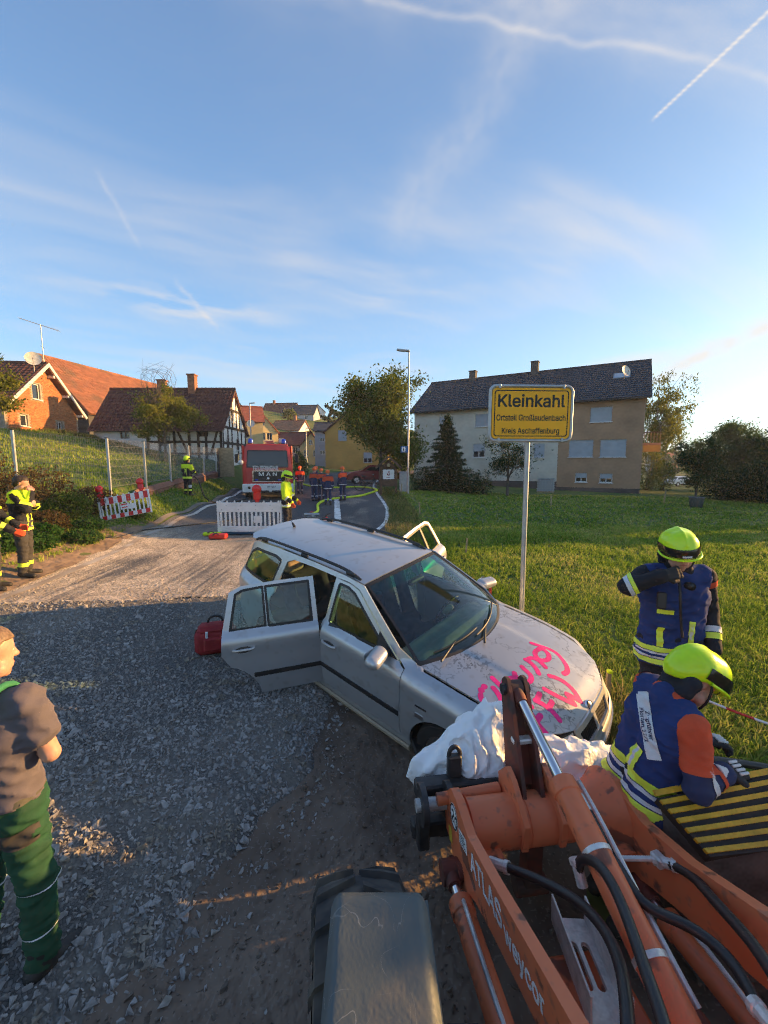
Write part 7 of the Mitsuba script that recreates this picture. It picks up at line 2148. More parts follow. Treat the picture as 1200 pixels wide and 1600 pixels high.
def tree(name, label, cat, foot, crown, n_leaf, size, cols, trunk_r, seed, bark='mat_bark', n_limb=14, n_twig=90, lump=.55, droop=0.0, group=None, gaps=.35, lean=(0, 0), shape=1.0):
    """crown: (x offset, y offset, middle z, radius x, radius z) above the foot."""
    r = np.random.default_rng(seed)
    k = thing(name, label, cat, group)
    foot = np.asarray(foot, float)
    cx, cy, cz, rx, rz = crown
    C = foot + [cx, cy, cz]
    top = C + [0, 0, rz * .55]
    tp = np.array([foot - [0, 0, .3], foot + (C - foot) * .45 + [lean[0], lean[1], 0], C + [lean[0] * .5, 0, -.1 * rz], top])
    tc = spline(tp, 24)
    wood = [tube(tc, np.linspace(trunk_r, trunk_r * .16, 24), 9)]
    tips, limbs = [], []
    for i in range(n_limb):
        t = r.uniform(.35, .95); a = i * 2.399 + r.uniform(-.5, .5)
        st = tc[int(t * 23)]
        h = r.uniform(-.75, .9)
        rad = math.sqrt(max(.06, 1 - h * h)) * r.uniform(.55, .95)
        if shape != 1.0:
            rad *= 1 - (h + 1) / 2 * (1 - shape)
        e = C + np.array([rx * rad * math.cos(a), rx * rad * math.sin(a), rz * h])
        mid = (st + e) / 2 + [0, 0, .12 * np.linalg.norm(e - st)]
        c = spline([st, mid, e], 9)
        limbs.append(c); wood.append(tube(c, np.linspace(trunk_r * .38 * (1.1 - t), trunk_r * .06, 9), 5))
    for i in range(n_twig):
        c = limbs[r.integers(len(limbs))]; st = c[r.integers(3, 9)]
        d = r.normal(size=3); d /= np.linalg.norm(d); d[2] = d[2] * .6 + .15 - droop
        e = st + d * rx * r.uniform(.16, .42)
        q = (e - C) / [rx, rx, rz]
        L = np.linalg.norm(q)
        if L > 1.02:
            e = C + (e - C) / L * r.uniform(.9, 1.06)
        wood.append(tube([st, (st + e) / 2 + [0, 0, .03], e], [trunk_r * .06, trunk_r * .045, trunk_r * .02], 4, False)); tips.append((st, e))
    part(k, 'trunk', cat_(wood), bark, True)
    # leaves gather round the twigs, in clumps of uneven fullness
    tips = np.array(tips); w = r.uniform(.15, 1, len(tips)) ** 1.5; w /= w.sum()
    n = r.choice(len(tips), n_leaf, p=w)
    t = r.uniform(.15, 1.12, n_leaf)[:, None]
    p = tips[n, 0] * (1 - t) + tips[n, 1] * t + r.normal(0, rx * .075, (n_leaf, 3))
    if droop:
        hang = r.uniform(0, 1, n_leaf) ** 2 * droop * 1.6
        p[:, 2] -= hang * rz * .5
    keep = meshkit.fbm(p * (1.6 / rx * 2.2), 3, seed) > gaps
    p = p[keep]
    put_leaves(k, 'crown', leaves(p, size, r, cols, droop), np.clip(r.uniform(0, 1, len(p)) * .35 + meshkit.fbm(p * (2.2 / rx), 2, seed + 3) * 1.1 - .22, 0, 1).repeat(4), cols)
    return k


cat_ = lambda ms: cat(*ms)


def conifer(label, foot, h, rad, n, cols, seed, group=None):
    r = np.random.default_rng(seed); k = thing('conifer', label, 'conifer', group); foot = np.asarray(foot, float)
    wood = [tube([foot - [0, 0, .3], foot + [0, 0, h]], [h * .022, .01], 8)]
    P = []
    nb = int(18 * h)
    for i in range(nb):
        t = (i + r.uniform(0, 1)) / nb
        z = h * (.04 + .95 * t); L = rad * (1 - t) ** .85 * r.uniform(.65, 1.12) + .05
        a = i * 2.399 + r.uniform(-.3, .3)
        st = foot + [0, 0, z]; e = st + [L * math.cos(a), L * math.sin(a), -.10 * L + .04]
        wood.append(tube([st, e], [.022, .006], 4, False))
        m = int(n / nb * (1 - t) ** .8 * 1.7) + 6
        u = r.uniform(.1, 1.05, m)[:, None]
        P.append(st * (1 - u) + e * u + r.normal(0, 1, (m, 3)) * [.10, .10, .055] * (1.25 - u * .6) - [0, 0, .03])
    part(k, 'trunk', cat(*wood), 'mat_bark', True)
    p = np.vstack(P)
    put_leaves(k, 'crown', leaves(p, .17, r, cols, 0, .30), np.clip(r.uniform(0, 1, len(p)), 0, 1).repeat(4), cols)
    return k


def bush(name, label, cat, pts, n, size, cols, seed, group=None, twigs=True, gaps=.36):
    """pts: list of (x, y, base z, radius, height): a shrub of several leafy domes."""
    r = np.random.default_rng(seed); k = thing(name, label, cat, group); P, W = [], []
    tot = sum(q[3] ** 2 * q[4] for q in pts)
    for x, y, z, rad, h in pts:
        m = int(n * rad * rad * h / tot)
        d = r.normal(size=(m, 3)); d /= np.linalg.norm(d, axis=1, keepdims=True); d *= (r.uniform(.25, 1, (m, 1)) ** .5)
        lob = .72 + .55 * meshkit.fbm(d * 1.9 + seed, 3, seed)
        P.append(np.array([x, y, z + h * .48]) + d * lob[:, None] * [rad, rad, h * .55])
        for i in range(14):
            a = r.uniform(0, 2 * PI); e = np.array([x + rad * .7 * r.uniform(.2, 1) * math.cos(a), y + rad * .7 * r.uniform(.2, 1) * math.sin(a), z + h * r.uniform(.5, 1.0)])
            s0 = np.array([x + r.normal(0, .1) * rad, y + r.normal(0, .1) * rad, z - .15])
            W.append(tube(spline([s0, (s0 + e) / 2 + [0, 0, .1 * h], e], 6), np.linspace(.018, .005, 6) * max(1, rad), 4, False))
    p = np.vstack(P)
    keep = (meshkit.fbm(p * (1.3 / max(.5, pts[0][3]) * 2), 3, seed + 1) > gaps) & (p[:, 2] > g(p[:, 0], p[:, 1]) - .05)
    p = p[keep]
    part(k, 'stems', cat_(W), 'mat_bark')
    put_leaves(k, 'foliage', leaves(p, size, r, cols), np.clip(r.uniform(0, 1, len(p)) * .4 + meshkit.fbm(p * 1.7, 2, seed) * 1.0 - .2, 0, 1).repeat(4), cols)
    return k


def foot(px, y, dz=0):
    x = (px - 600) / 640 * y
    return np.array([x, y, float(g(x, y)) + dz])


def tree_at(name, label, cat, px, y, top, bottom, halfw, n, size, cols, tr, seed, **k):
    """A tree whose crown the photograph shows between rows top and bottom, halfw pixels to each side of px."""
    f = foot(px, y)
    zt, zb_ = at(px, top, y)[2], at(px, bottom, y)[2]
    return tree(name, label, cat, f, (0, 0, (zt + zb_) / 2 - f[2], halfw / 640 * y, (zt - zb_) / 2), n, size, cols, tr, seed, **k)


tree_at('linden_tree', 'tall autumn green tree in the middle behind the notice board', 'tree', 595, 30.5, 556, 772, 80, 34000, .22, LEAF_OLIVE, .17, 3, n_limb=34, n_twig=420, gaps=.31, shape=.75)
tree_at('apple_tree', 'yellowing tree in front of the half timbered cottage', 'tree', 262, 25.3, 600, 696, 56, 14000, .14, LEAF_YELLOW, .10, 5, n_limb=22, n_twig=150, gaps=.42)
# upright shoots of the old apple tree
_f = foot(255, 25.3)
_r = np.random.default_rng(8)
part('apple_tree', 'shoots', cat(*[tube(spline([_f + [_r.uniform(-.5, .6), _r.uniform(-.4, .4), 3.2], _f + [_r.uniform(-.9, 1.0), _r.uniform(-.4, .4), 4.6 + _r.uniform(0, .6)], _f + [_r.uniform(-1.2, 1.4), _r.uniform(-.4, .4), 5.0 + _r.uniform(0, .9)]], 6), np.linspace(.016, .004, 6), 4, False) for i in range(26)]), 'mat_bark')
tree_at('walnut_tree', 'sunlit tree cut off by the left picture edge beside the brick house', 'tree', -14, 19, 516, 660, 62, 8500, .17, LEAF_YELLOW, .12, 7, n_limb=20, n_twig=120, gaps=.40)
conifer('dark green conifer in front of the apartment house', foot(697, 27.3, -.1), 5.2, 2.1, 19000, LEAF_DARK, 9)
tree_at('fruit_tree', 'small dark crooked tree right of the conifer at the apartment house', 'tree', 793, 26.5, 676, 756, 56, 6500, .12, LEAF_DARK, .11, 11, n_limb=20, n_twig=110, gaps=.45)
bush('shrub', 'low dark shrub at the foot of the conifer', 'shrub', [(*foot(733, 26.4), .95, 1.7), (*foot(660, 27.5), .9, 1.5), (*foot(755, 26.6), .7, 1.2)], 4200, .12, LEAF_DARK, 13)
tree_at('birch_tree', 'golden birch with hanging twigs behind the apartment house', 'tree', 1018, 41, 560, 700, 56, 12500, .19, LEAF_YELLOW, .16, 15, bark='mat_birch', n_limb=22, n_twig=170, droop=.55, gaps=.42)
bush('sunlit_shrub', 'tall sunlit yellow green shrub at the corner of the apartment house', 'shrub', [(*foot(1012, 38.5), 1.2, 4.4), (*foot(1034, 39.5), 1.1, 3.0)], 5200, .16, LEAF_YELLOW, 17)
tree_at('pear_tree', 'dark pear tree growing in a tub at the far edge of the meadow', 'tree', 1088, 21.5, 686, 768, 42, 5000, .12, LEAF_DARK, .07, 19, n_limb=16, n_twig=90)
_tubp = foot(1090, 20.6)
tk_ = whole('planter_tub', 'dark blue plastic tub standing at the far edge of the meadow', 'tub', move(lathe([(0, .02), (.26, .0), (.33, .48), (.36, .5), (.34, .53), (.30, .5), (.24, .05), (0, .05)], 24), mx(_tubp)), 'mat_fender', True)
for i, (px, y, top, hw, n, c, lab) in enumerate(((1118, 47, 662, 52, 14000, LEAF_GREEN, 'round hazy tree in the row on the right, left of three'), (1158, 44, 654, 56, 14000, LEAF_GREEN, 'tallest hazy tree in the row on the right, middle of three'), (1200, 42, 656, 56, 12000, LEAF_GREEN, 'hazy tree in the row on the right, cut off by the picture edge'))):
    tree_at('alder_tree', lab, 'tree', px, y, top, 768, hw, n, .26, c, .18, 40 + i, n_limb=20, n_twig=130, gaps=.36)
for i, (px, y, top, rad, lab) in enumerate(((1128, 25, 738, 1.3, 'dark bush right of the pear tree'), (1160, 24.5, 728, 1.5, 'broad dark bush between two others at the right edge of the meadow'), (1196, 23.5, 716, 1.7, 'dark bush cut off by the right picture edge'))):
    f = foot(px, y); h = at(px, top, y)[2] - f[2]
    bush('hedge_bush', lab, 'bush', [(f[0], f[1], f[2], rad, h), (f[0] + rad * .7, f[1] + .4, f[2], rad * .8, h * .75)], 4600, .12, LEAF_DARK, 50 + i)
conifer('tall dark conifer cut off by the right picture edge', foot(1222, 23, -.2), 6.9, 1.9, 9000, LEAF_DARK, 57)
# tall trees on the right, outside the frame, that shade the far part of the meadow
for i, (x, y, h) in enumerate(((31, 24.5, 13), (37, 29.5, 14), (22.5, 17.4, 5.4), (19, 13.5, 3.4), (29, 20.8, 10.5), (40, 27, 14), (45, 34, 14))):
    tree('field_tree', ['broad tree on the right beyond the picture edge', 'tallest tree on the right beyond the picture edge', 'smaller tree on the right beyond the picture edge', 'lowest bushy tree on the right beyond the picture edge', 'second tree from the near end of the row beyond the right picture edge', 'tree at the back of the row beyond the right picture edge', 'farthest tree of the row beyond the right picture edge'][i], 'tree', (x, y, float(g(x, y))), (0, 0, h * .52, h * .36, h * .50), 8500, .46, LEAF_GREEN, .2, 70 + i, group='trees right of the meadow')
# far trees on the hill and in the valley
for i, (px, y, top, bot, hw, c, lab) in enumerate((
        (381, 60, 626, 690, 8, LEAF_DARK, 'slim dark tree behind the cottage gable'), (402, 120, 636, 660, 14, LEAF_OLIVE, 'left tree on the skyline of the village hill'), (416, 125, 636, 656, 9, LEAF_GREEN, 'small tree on the skyline between roofs'),
        (455, 95, 633, 678, 15, LEAF_OLIVE, 'light green tree between the roofs of the village'), (519, 80, 630, 690, 16, LEAF_DARK, 'dark tree left of the ochre house'), (534, 84, 640, 690, 13, LEAF_DARK, 'dark tree touching the roof of the ochre house'), (500, 95, 664, 695, 14, LEAF_DARK, 'dark tree under the white gabled house'),
        (1032, 135, 692, 735, 15, LEAF_GREEN, 'far hazy tree left of the far brick house'), (1052, 145, 694, 735, 10, LEAF_GREEN, 'far hazy tree above the far brick house'), (1070, 120, 700, 745, 16, LEAF_GREEN, 'far hazy tree right of the far brick house'), (1044, 100, 722, 752, 16, LEAF_DARK, 'dark far bush below the far houses'), (1098, 75, 690, 760, 24, LEAF_GREEN, 'hazy tree at the left end of the right hand row'))):
    tree_at('village_tree', lab, 'tree', px, y, top, bot, hw, 1500, .055 * y / 10 + .12, c, .16, 80 + i, n_limb=12, n_twig=60)
bush('roadside_shrub', 'green shrub right of the fire engine by the road', 'shrub', [(*foot(469, 33), .55, 2.3), (*foot(474, 33), .5, 1.7)], 1800, .13, LEAF_GREEN, 95)
# left bank: brown thicket under the fence, leafy weeds below it
for i, (x, y, rad, h) in enumerate(((-9.6, 9.6, .75, 1.25), (-8.6, 9.3, .7, 1.0), (-8.9, 10.6, .75, .95), (-7.9, 10.2, .55, .75), (-8.0, 11.2, .6, .75), (-7.6, 9.1, .5, .55), (-9.9, 8.4, .8, 1.35), (-8.4, 8.2, .6, .8), (-7.55, 12.3, .45, .5))):
    bush('thicket', ['tangled brown thicket at the left edge below the fence', 'brown thicket behind the bare headed firefighter', 'brown thicket close under the wire fence', 'low brown thicket left of the tilted barrier', 'brown thicket behind the tilted barrier', 'lowest brown thicket by the weeds', 'tall brown thicket cut off by the left picture edge', 'brown thicket above the green weeds', 'small thicket right of the tilted barrier'][i], 'shrub', [(x, y, float(g(x, y)) - .05, rad, h)], 1500, .075, LEAF_BROWN if i not in (3, 8) else LEAF_OLIVE, 110 + i, gaps=.33)
for i, (x, y, rad, h) in enumerate(((-7.0, 8.0, .42, .42), (-7.3, 8.6, .45, .42), (-6.9, 9.2, .4, .36), (-7.2, 7.4, .45, .45), (-7.3, 10.0, .4, .34), (-7.8, 7.4, .5, .55), (-8.2, 6.6, .5, .6))):
    bush('weed_clump', ['green weeds by the road, second clump from the near end', 'green weeds under the brown thicket, middle clump', 'green weeds closest to the road edge by the tilted barrier', 'green weeds behind the bare headed firefighter', 'green weeds just left of the tilted barrier foot', 'taller green weeds against the brown thicket at left', 'green weeds at the left picture edge, nearest clump'][i], 'weeds', [(x, y, float(g(x, y)) - .03, rad, h)], 900, .085, [(.020, .060, .014), (.035, .095, .022), (.055, .125, .035), (.09, .15, .05)], 130 + i, group='green weeds along the left verge', gaps=.30)
# ---------------------------------------------------------------- place name sign
pal('mat_sign_yellow', (.86, .42, .005), .55, .05, 3)
pal('mat_sign_black', (.012, .012, .012), .5, 0)
pal('mat_sign_back', (.42, .43, .43), .5, .15, 6, metallic=.4)
SY = 4.9
tl, tr_, bl = at(765, 601, SY), at(894, 603, SY), at(764, 690, SY)
ts = thing('place_sign', 'yellow place name sign with black lettering on a grey pole in the meadow', 'sign')
sx = np.array([1, .05, 0]); SA = frame3(tl * [1, 1, 0] + [0, 0, bl[2]], sx, (0, 0, 1))
sw_, sh_ = 1.005, tl[2] - bl[2]
rr = lambda m, r: sg.box(m, m, sw_ - m, sh_ - m).buffer(-r).buffer(r)
S_ = lambda name, m, mt, holder=None, sm=False: part(holder or ts, name, move(m, SA), mt, sm)
pn = S_('panel', move(prism(rr(.035, .05), .012), mx((0, 0, .0))), 'mat_sign_yellow')
S_('back_plate', move(prism(rr(.03, .05), .01), mx((0, 0, -.012))), 'mat_sign_back', pn)
ring = rr(.012, .07)
c_ = np.array(ring.exterior.coords)[:-1]
c_ = np.array(sg.LineString(np.vstack([c_, c_[:1]])).segmentize(.03).coords)
S_('frame_tube', tube(np.c_[c_, 0 * c_[:, 0]], .019, 10, False), 'mat_galvanised', None, True)
S_('border_line', move(prism(rr(.060, .035).difference(rr(.071, .03)), .0012), mx((0, 0, .0122))), 'mat_sign_black', pn)


def sign_text(word, h, yc, w):
    v, f = lettering(word, h, True, .0012)
    x0, x1 = v[:, 0].min(), v[:, 0].max()
    v = (v - [x0, 0, 0]) * [w / (x1 - x0), 1, 1] + [(sw_ - w) / 2, yc, .0122]
    S_('lettering', (v, f), 'mat_sign_black', pn)


sign_text('Kleinkahl', .135, .405, .80); sign_text('Ortsteil Großlaudenbach', .066, .245, .83); sign_text('Kreis Aschaffenburg', .064, .095, .69)
for x_ in (.12, sw_ - .12):
    for y_ in (.02, sh_ - .02):
        S_('clamp', box((x_, y_, .012), (.025, .05, .035), bev=.004), 'mat_galvanised')
px_ = at(827, 705, SY)
pb = np.array([px_[0] - .02, SY + .02, 0.0]); zg = float(g(pb[0], pb[1]))
part(ts, 'pole', tube([[pb[0] + .04, pb[1] + .07, zg - .3], [px_[0], SY + .075, bl[2] + .02]], .030, 16), 'mat_galvanised', True)
part(ts, 'pole_bracket', box((px_[0], SY + .085, bl[2] + .3), (.05, .05, .62)), 'mat_galvanised')

# ---------------------------------------------------------------- street lamps, info sign, notice board, cabinet


def lamp(label, px, y, top_px, arm, r=.055):
    f = foot(px, y); zt = at(px, top_px, y)[2]
    k = thing('street_lamp', label, 'street lamp')
    part(k, 'pole', tube([f - [0, 0, .2], f + [0, 0, 1.0], f + [0, 0, 1.02], [f[0], f[1], zt - .15]], [r * 1.35, r * 1.3, r, r * .7], 12), 'mat_galvanised', True)
    part(k, 'lamp_head', box((f[0] + arm / 2, f[1], zt - .05), (abs(arm) + .1, .22, .09), ry=-.10 * np.sign(arm), bev=.025), 'mat_galvanised')
    part(k, 'lens', box((f[0] + arm * .62, f[1], zt - .10), (abs(arm) * .5, .16, .02), ry=-.10 * np.sign(arm)), 'mat_frame_white')
    return k


lamp('tall grey street lamp beside the notice board', 637.5, 23.4, 546, -.62)
lamp('far street lamp over the yellow house behind the fire engine', 395, 46, 629, .55, .07)
lamp('thin far street lamp between the cottage row and the ochre house', 480, 44, 668, .35, .06)
_f = foot(632, 23.3)
ik = thing('information_sign', 'small blue sign with a white i square on the lamp post', 'sign')
_c = at(632, 702, 23.25)
part(ik, 'panel', box(_c, (.42, .02, .36)), 'mat_sign_blue' if 'mat_sign_blue' in scene else pal('mat_sign_blue', (.03, .11, .28), .5, .05, 4))
part(ik, 'white_square', box(_c - [.05, .012, 0], (.20, .006, .26)), 'mat_frame_white')
part(ik, 'letter', cat(box(_c - [.05, .017, .04], (.05, .004, .12)), box(_c - [.05, .017, -.075], (.05, .004, .045))), 'mat_sign_black')
part(ik, 'bracket', box(_c + [.18, .06, 0], (.05, .12, .06)), 'mat_galvanised')
_f = foot(630, 24.6)
ck = thing('cabinet', 'pale grey cable cabinet behind the lamp post', 'cabinet')
part(ck, 'body', box(_f + [0, 0, .58], (.44, .30, 1.16), bev=.015), 'mat_plaster_grey'); part(ck, 'lid', box(_f + [0, 0, 1.19], (.50, .36, .05), bev=.01), 'mat_plaster_grey'); part(ck, 'door_seam', box(_f + [0, -.152, .6], (.36, .006, .95)), 'mat_galvanised')
nb = thing('notice_board', 'wooden notice board with a small gabled roof and white poster', 'notice board')
_f = foot(607, 22.6); _o = _f
for s_ in (-.42, .42):
    part(nb, 'post', box(_o + [s_, 0, .75], (.12, .12, 1.6), bev=.01), 'mat_wood_brown')
part(nb, 'board', box(_o + [0, 0, 1.0], (.80, .05, 1.0)), 'mat_wood_brown')
part(nb, 'lower_rail', box(_o + [0, -.03, .52], (.96, .08, .10)), 'mat_wood_brown')
for s_ in (-1, 1):
    part(nb, 'roof_board', box(_o + [s_ * .36, 0, 1.80], (.92, .62, .05), ry=s_ * .72), 'mat_tile_brown')
    part(nb, 'rafter', box(_o + [s_ * .36, -.30, 1.76], (.94, .05, .12), ry=s_ * .72), 'mat_wood_brown')
part(nb, 'gable_board', move(prism(sg.Polygon([(-.45, 0), (.45, 0), (0, .42)]), .04), frame3(_o + [0, -.05, 1.50], (1, 0, 0), (0, 0, 1))), 'mat_wood_brown')
pk_ = part(nb, 'poster', box(_o + [0, -.033, 1.12], (.62, .012, .52)), 'mat_frame_white')
part(pk_, 'poster_print', cat(move(prism(sg.Point(0, 0).buffer(.085).difference(sg.Point(.02, .02).buffer(.045)), .003), frame3(_o + [0, -.042, 1.13], (1, 0, 0), (0, 0, 1))), box(_o + [.02, -.041, 1.24], (.05, .004, .12)), box(_o + [0, -.041, .95], (.20, .004, .03))), 'mat_car_red' if 'mat_car_red' in scene else pal('mat_car_red', (.22, .012, .016), .35, .15, 4, clearcoat=.6))
part(nb, 'ornament', move(lathe([(0, .05), (.09, .04), (.11, 0), (.09, -.03)], 16), frame3(_o + [0, -.11, 1.62], (1, 0, 0), (0, 0, 1))), 'mat_wood_raw')
for i, (px, y, h, lab) in enumerate(((627, 21.8, .75, 'pale short wooden post in front of the lamp post'), (656, 15.5, .55, 'short wooden stake in the tall grass left of the meadow'), (746 - 15, 9.2, .42, 'thin wooden stake beyond the open left car door'), (972, 3.62, .42, 'wooden survey stake with green top by the car nose'), (1040, 23, .8, 'pale leaning stake near the far meadow edge'), (862, 20.5, .6, 'pale stake far out in the meadow'))):
    f = foot(px, y); w = .035 if y < 10 else .05
    k = thing('wooden_stake', lab, 'stake')
    part(k, 'shaft', box(f + [0, 0, h / 2 - .05], (w, w, h), rx=.03, ry=.05 * (-1) ** i), 'mat_wood_raw')
    if i == 3:
        part(k, 'painted_top', box(f + [.0, 0, h - .08], (w + .003, w + .003, .11), rx=.03, ry=-.05), 'mat_hivis')
f = foot(771, 5.6)
whole('red_marker_stake', 'short red marker stake behind the car mirror', 'stake', box(f + [0, 0, .25], (.035, .035, .6), bev=.004), 'mat_car_red')
# water tank container by the apartment house
_f = foot(853, 30.2)
ib = thing('tank_container', 'white caged water tank beside the apartment house wall', 'container')
part(ib, 'tank', box(_f + [0, 0, .55], (1.05, .95, .95), rz=-.5, bev=.08), 'mat_plaster_grey')
_cg = []
for i in range(6):
    _cg.append(box(_f + [0, 0, .12 + i * .18], (1.14, 1.04, .02), rz=-.5))
for i in range(7):
    u = -.54 + i * .18
    _cg.append(box(_f + np.array([u * math.cos(-.5) + .51 * math.sin(-.5), u * math.sin(-.5) - .51 * math.cos(-.5), .56]), (.02, .02, 1.0)))
part(ib, 'cage', cat(*_cg), 'mat_galvanised'); part(ib, 'pallet', box(_f + [0, 0, .06], (1.1, 1.0, .12), rz=-.5), 'mat_wood_raw')

# ---------------------------------------------------------------- barriers
pal('mat_barrier_white', (.68, .68, .67), .5, .15, 4)
pal('mat_barrier_red', (.55, .025, .02), .5, .15, 5)
pal('mat_red_lens', (.62, .012, .014), .25, .15, 12, clearcoat=.5)


def barrier(label, A, lamps, striped):
    k = thing('barrier', label, 'barrier')
    B_ = lambda name, m, mt, holder=None, sm=False: part(holder or k, name, m, mt, sm, xf=A)
    W = 2.0
    B_('top_board', box((W / 2, 0, .80), (W, .045, .30), bev=.008), 'mat_barrier_white')
    B_('bottom_board', box((W / 2, 0, .12), (W, .045, .18), bev=.008), 'mat_barrier_white')
    for s_ in (.03, W - .03):
        B_('end_post', box((s_, 0, .50), (.065, .05, 1.0), bev=.01), 'mat_barrier_white')
    n = 14 if not striped else 12
    for i in range(n):
        x = .12 + (W - .24) * i / (n - 1)
        B_('slat', box((x, 0, .435), (.058, .034, .45), bev=.006), 'mat_barrier_white')
    for i in range(9):
        x = .10 + (W - .2) * i / 8
        B_('top_lug', box((x, 0, .975), (.045, .035, .06), bev=.008), 'mat_barrier_white')
    B_('centre_plate', box((W / 2 + .25, -.004, .42), (.26, .04, .22), bev=.008), 'mat_barrier_white')
    for i in range(4):
        B_('rivet', box((.3 + i * .45, -.025, .86), (.03, .012, .03), bev=.004), 'mat_galvanised')
        B_('rivet', box((.15 + i * .52, -.025, .73), (.03, .012, .03), bev=.004), 'mat_galvanised')
    if striped:
        for i in range(6):
            for z_, h_ in ((.80, .28), (.12, .17)):
                B_('red_field', move(prism(sg.Polygon([(.10 + i * .335, -h_ / 2), (.27 + i * .335, -h_ / 2), (.27 + i * .335 - .0, h_ / 2), (.10 + i * .335, h_ / 2)]), .004), mx((0, -.0225, z_), rx=PI / 2)), 'mat_barrier_red')
        B_('label_plate', box((W / 2, -.028, .46), (.34, .012, .24)), 'mat_frame_white')
        B_('label_print', cat(box((W / 2, -.036, .42), (.22, .004, .04)), box((W / 2 - .02, -.036, .54), (.26, .004, .05))), 'mat_barrier_red')
    for u in lamps:
        lk = B_('warning_lamp', box((u, 0, 1.15), (.22, .13, .24), bev=.03), 'mat_red_lens')
        B_('lamp_lens', move(lathe([(0, .05), (.07, .045), (.095, .015), (.1, -.02), (.09, -.05)], 20), mx((u, -.03, 1.36), rx=PI / 2, s=1.45)), 'mat_red_lens', lk, True)
        B_('lamp_foot', box((u, 0, 1.0), (.12, .09, .08), bev=.01), 'mat_red_lens', lk)
    return k


barrier('plain white plastic barrier with a red warning lamp standing across the road', mx((-4.76, 11.6, float(g(-4.7, 11.6)) + .10), .02, s=.92), (1.25,), False)
bar_tilt = mx((at(165, 815, 10.6)), -.10, ry=-.21, s=.66)
barrier('red and white striped barrier leaning in the weeds with two red lamps', mx(at(158, 816, 10.9), .16, ry=-.19, rx=-.22, s=.66), (.13, 1.72), True)
# rescue gear on the ground by the white barrier
pal('mat_blue_plastic', (.03, .13, .26), .4, .15, 6)
for nm, lab, px, y, dims, mt in (('tool_case', 'flat red tool case on the road in front of the white barrier', 338, 11.1, (.46, .30, .13), 'mat_barrier_red'), ('rescue_strut', 'lime green rescue strut on the road left of the white barrier', 328, 11.5, (.50, .12, .10), 'mat_hivis'), ('tarpaulin_roll', 'blue rolled sheet under the white barrier', 375, 11.85, (1.0, .25, .12), 'mat_blue_plastic'), ('tool_box', 'yellow box under the right end of the white barrier', 413, 11.9, (.36, .3, .12), 'mat_hazard_yellow')):
    f = foot(px, y); k = thing(nm, lab, nm.split('_')[-1] if nm != 'tarpaulin_roll' else 'sheet')
    part(k, 'body', box(f + [0, 0, dims[2] / 2 + .03], dims, rz=.1, bev=.03), mt)
    part(k, 'handle', tube(spline([f + [-.08, -dims[1] / 2, dims[2] + .02], f + [0, -dims[1] / 2 - .02, dims[2] + .06], f + [.08, -dims[1] / 2, dims[2] + .02]], 10), .012, 6), 'mat_black_plastic')
    part(k, 'strap', box(f + [-.1, 0, dims[2] / 2 + .032], (.04, dims[1] + .008, dims[2] + .006), rz=.1), 'mat_black_plastic')
# hoses on the road
ground_line = lambda pts, dz, n=60: (lambda c: np.c_[c[:, :2], g(c[:, 0], c[:, 1]) + dz])(spline([(*q, 0) for q in pts], n))
G2 = lambda px, py: tuple(gpt(px, py)[:2])
pal('mat_hose_yellow', (.58, .72, .03), .7, .15, 9)
whole('yellow_hose', 'yellow fire hose looping over the road behind the car', 'hose', tube(ground_line([(-5.0, 22.6), G2(478, 759), G2(520, 763), G2(560, 762), G2(585, 765), G2(578, 772), G2(550, 778), G2(515, 782), G2(497, 790), G2(497, 798), G2(488, 806)], .06, 140), .055, 10), 'mat_hose_yellow', True)
whole('black_hose', 'thin black hose lying across the road from the verge', 'hose', tube(ground_line([G2(143, 838), G2(170, 842), G2(215, 832), G2(262, 826), G2(330, 818), G2(372, 812)], .03, 60), .022, 8), 'mat_hose', True)
whole('wet_hose', 'black hose held by the firefighter at the wall', 'hose', tube(spline([(-8.12, 17.55, float(g(-8.1, 17.5)) + .98), (-8.0, 17.7, float(g(-8, 17.7)) + .85), (-7.7, 17.6, float(g(-7.7, 17.6)) + .25), (-7.3, 18.2, float(g(-7.3, 18.2)) + .05), (-6.9, 19.2, float(g(-6.9, 19.2)) + .05), (-6.3, 20.5, float(g(-6.3, 20.5)) + .06)], 40), .028, 8), 'mat_hose', True)
dk = thing('hose_manifold', 'grey hose divider on the road where the yellow hose ends', 'manifold')
f = np.r_[G2(487, 809), 0]; f[2] = float(g(f[0], f[1])) + .12
part(dk, 'body', cat(cyl(f + [-.28, 0, 0], f + [.28, .05, 0], .06, 14), cyl(f, f + [.1, -.25, 0], .05, 14)), 'mat_galvanised', 40); part(dk, 'valve_wheel', align(lathe([(.07, -.01), (.085, 0), (.07, .01), (.06, 0), (.07, -.01)], 16), f + [0, 0, .10], f + [0, 0, .2]), 'mat_barrier_red', True)
part(dk, 'leg', box(f + [0, 0, -.08], (.3, .2, .03)), 'mat_galvanised')
ex = thing('fire_extinguisher', 'red fire extinguisher standing on the road behind the car roof', 'extinguisher')
f = foot(509, 11.4)
part(ex, 'bottle', move(lathe([(0, 0), (.075, .0), (.08, .03), (.08, .42), (.06, .49), (.02, .52), (0, .52)], 20), mx(f + [0, 0, .03])), 'mat_red_lens', True)
part(ex, 'valve', box(f + [0, 0, .58], (.05, .04, .06), bev=.008), 'mat_black_plastic'); part(ex, 'lever', tube([f + [-.02, 0, .60], f + [.12, 0, .66]], .010, 6), 'mat_black_plastic'); part(ex, 'discharge_hose', tube(spline([f + [0, -.02, .57], f + [-.13, -.03, .5], f + [-.12, -.03, .2]], 12), .012, 6), 'mat_black_plastic', True)
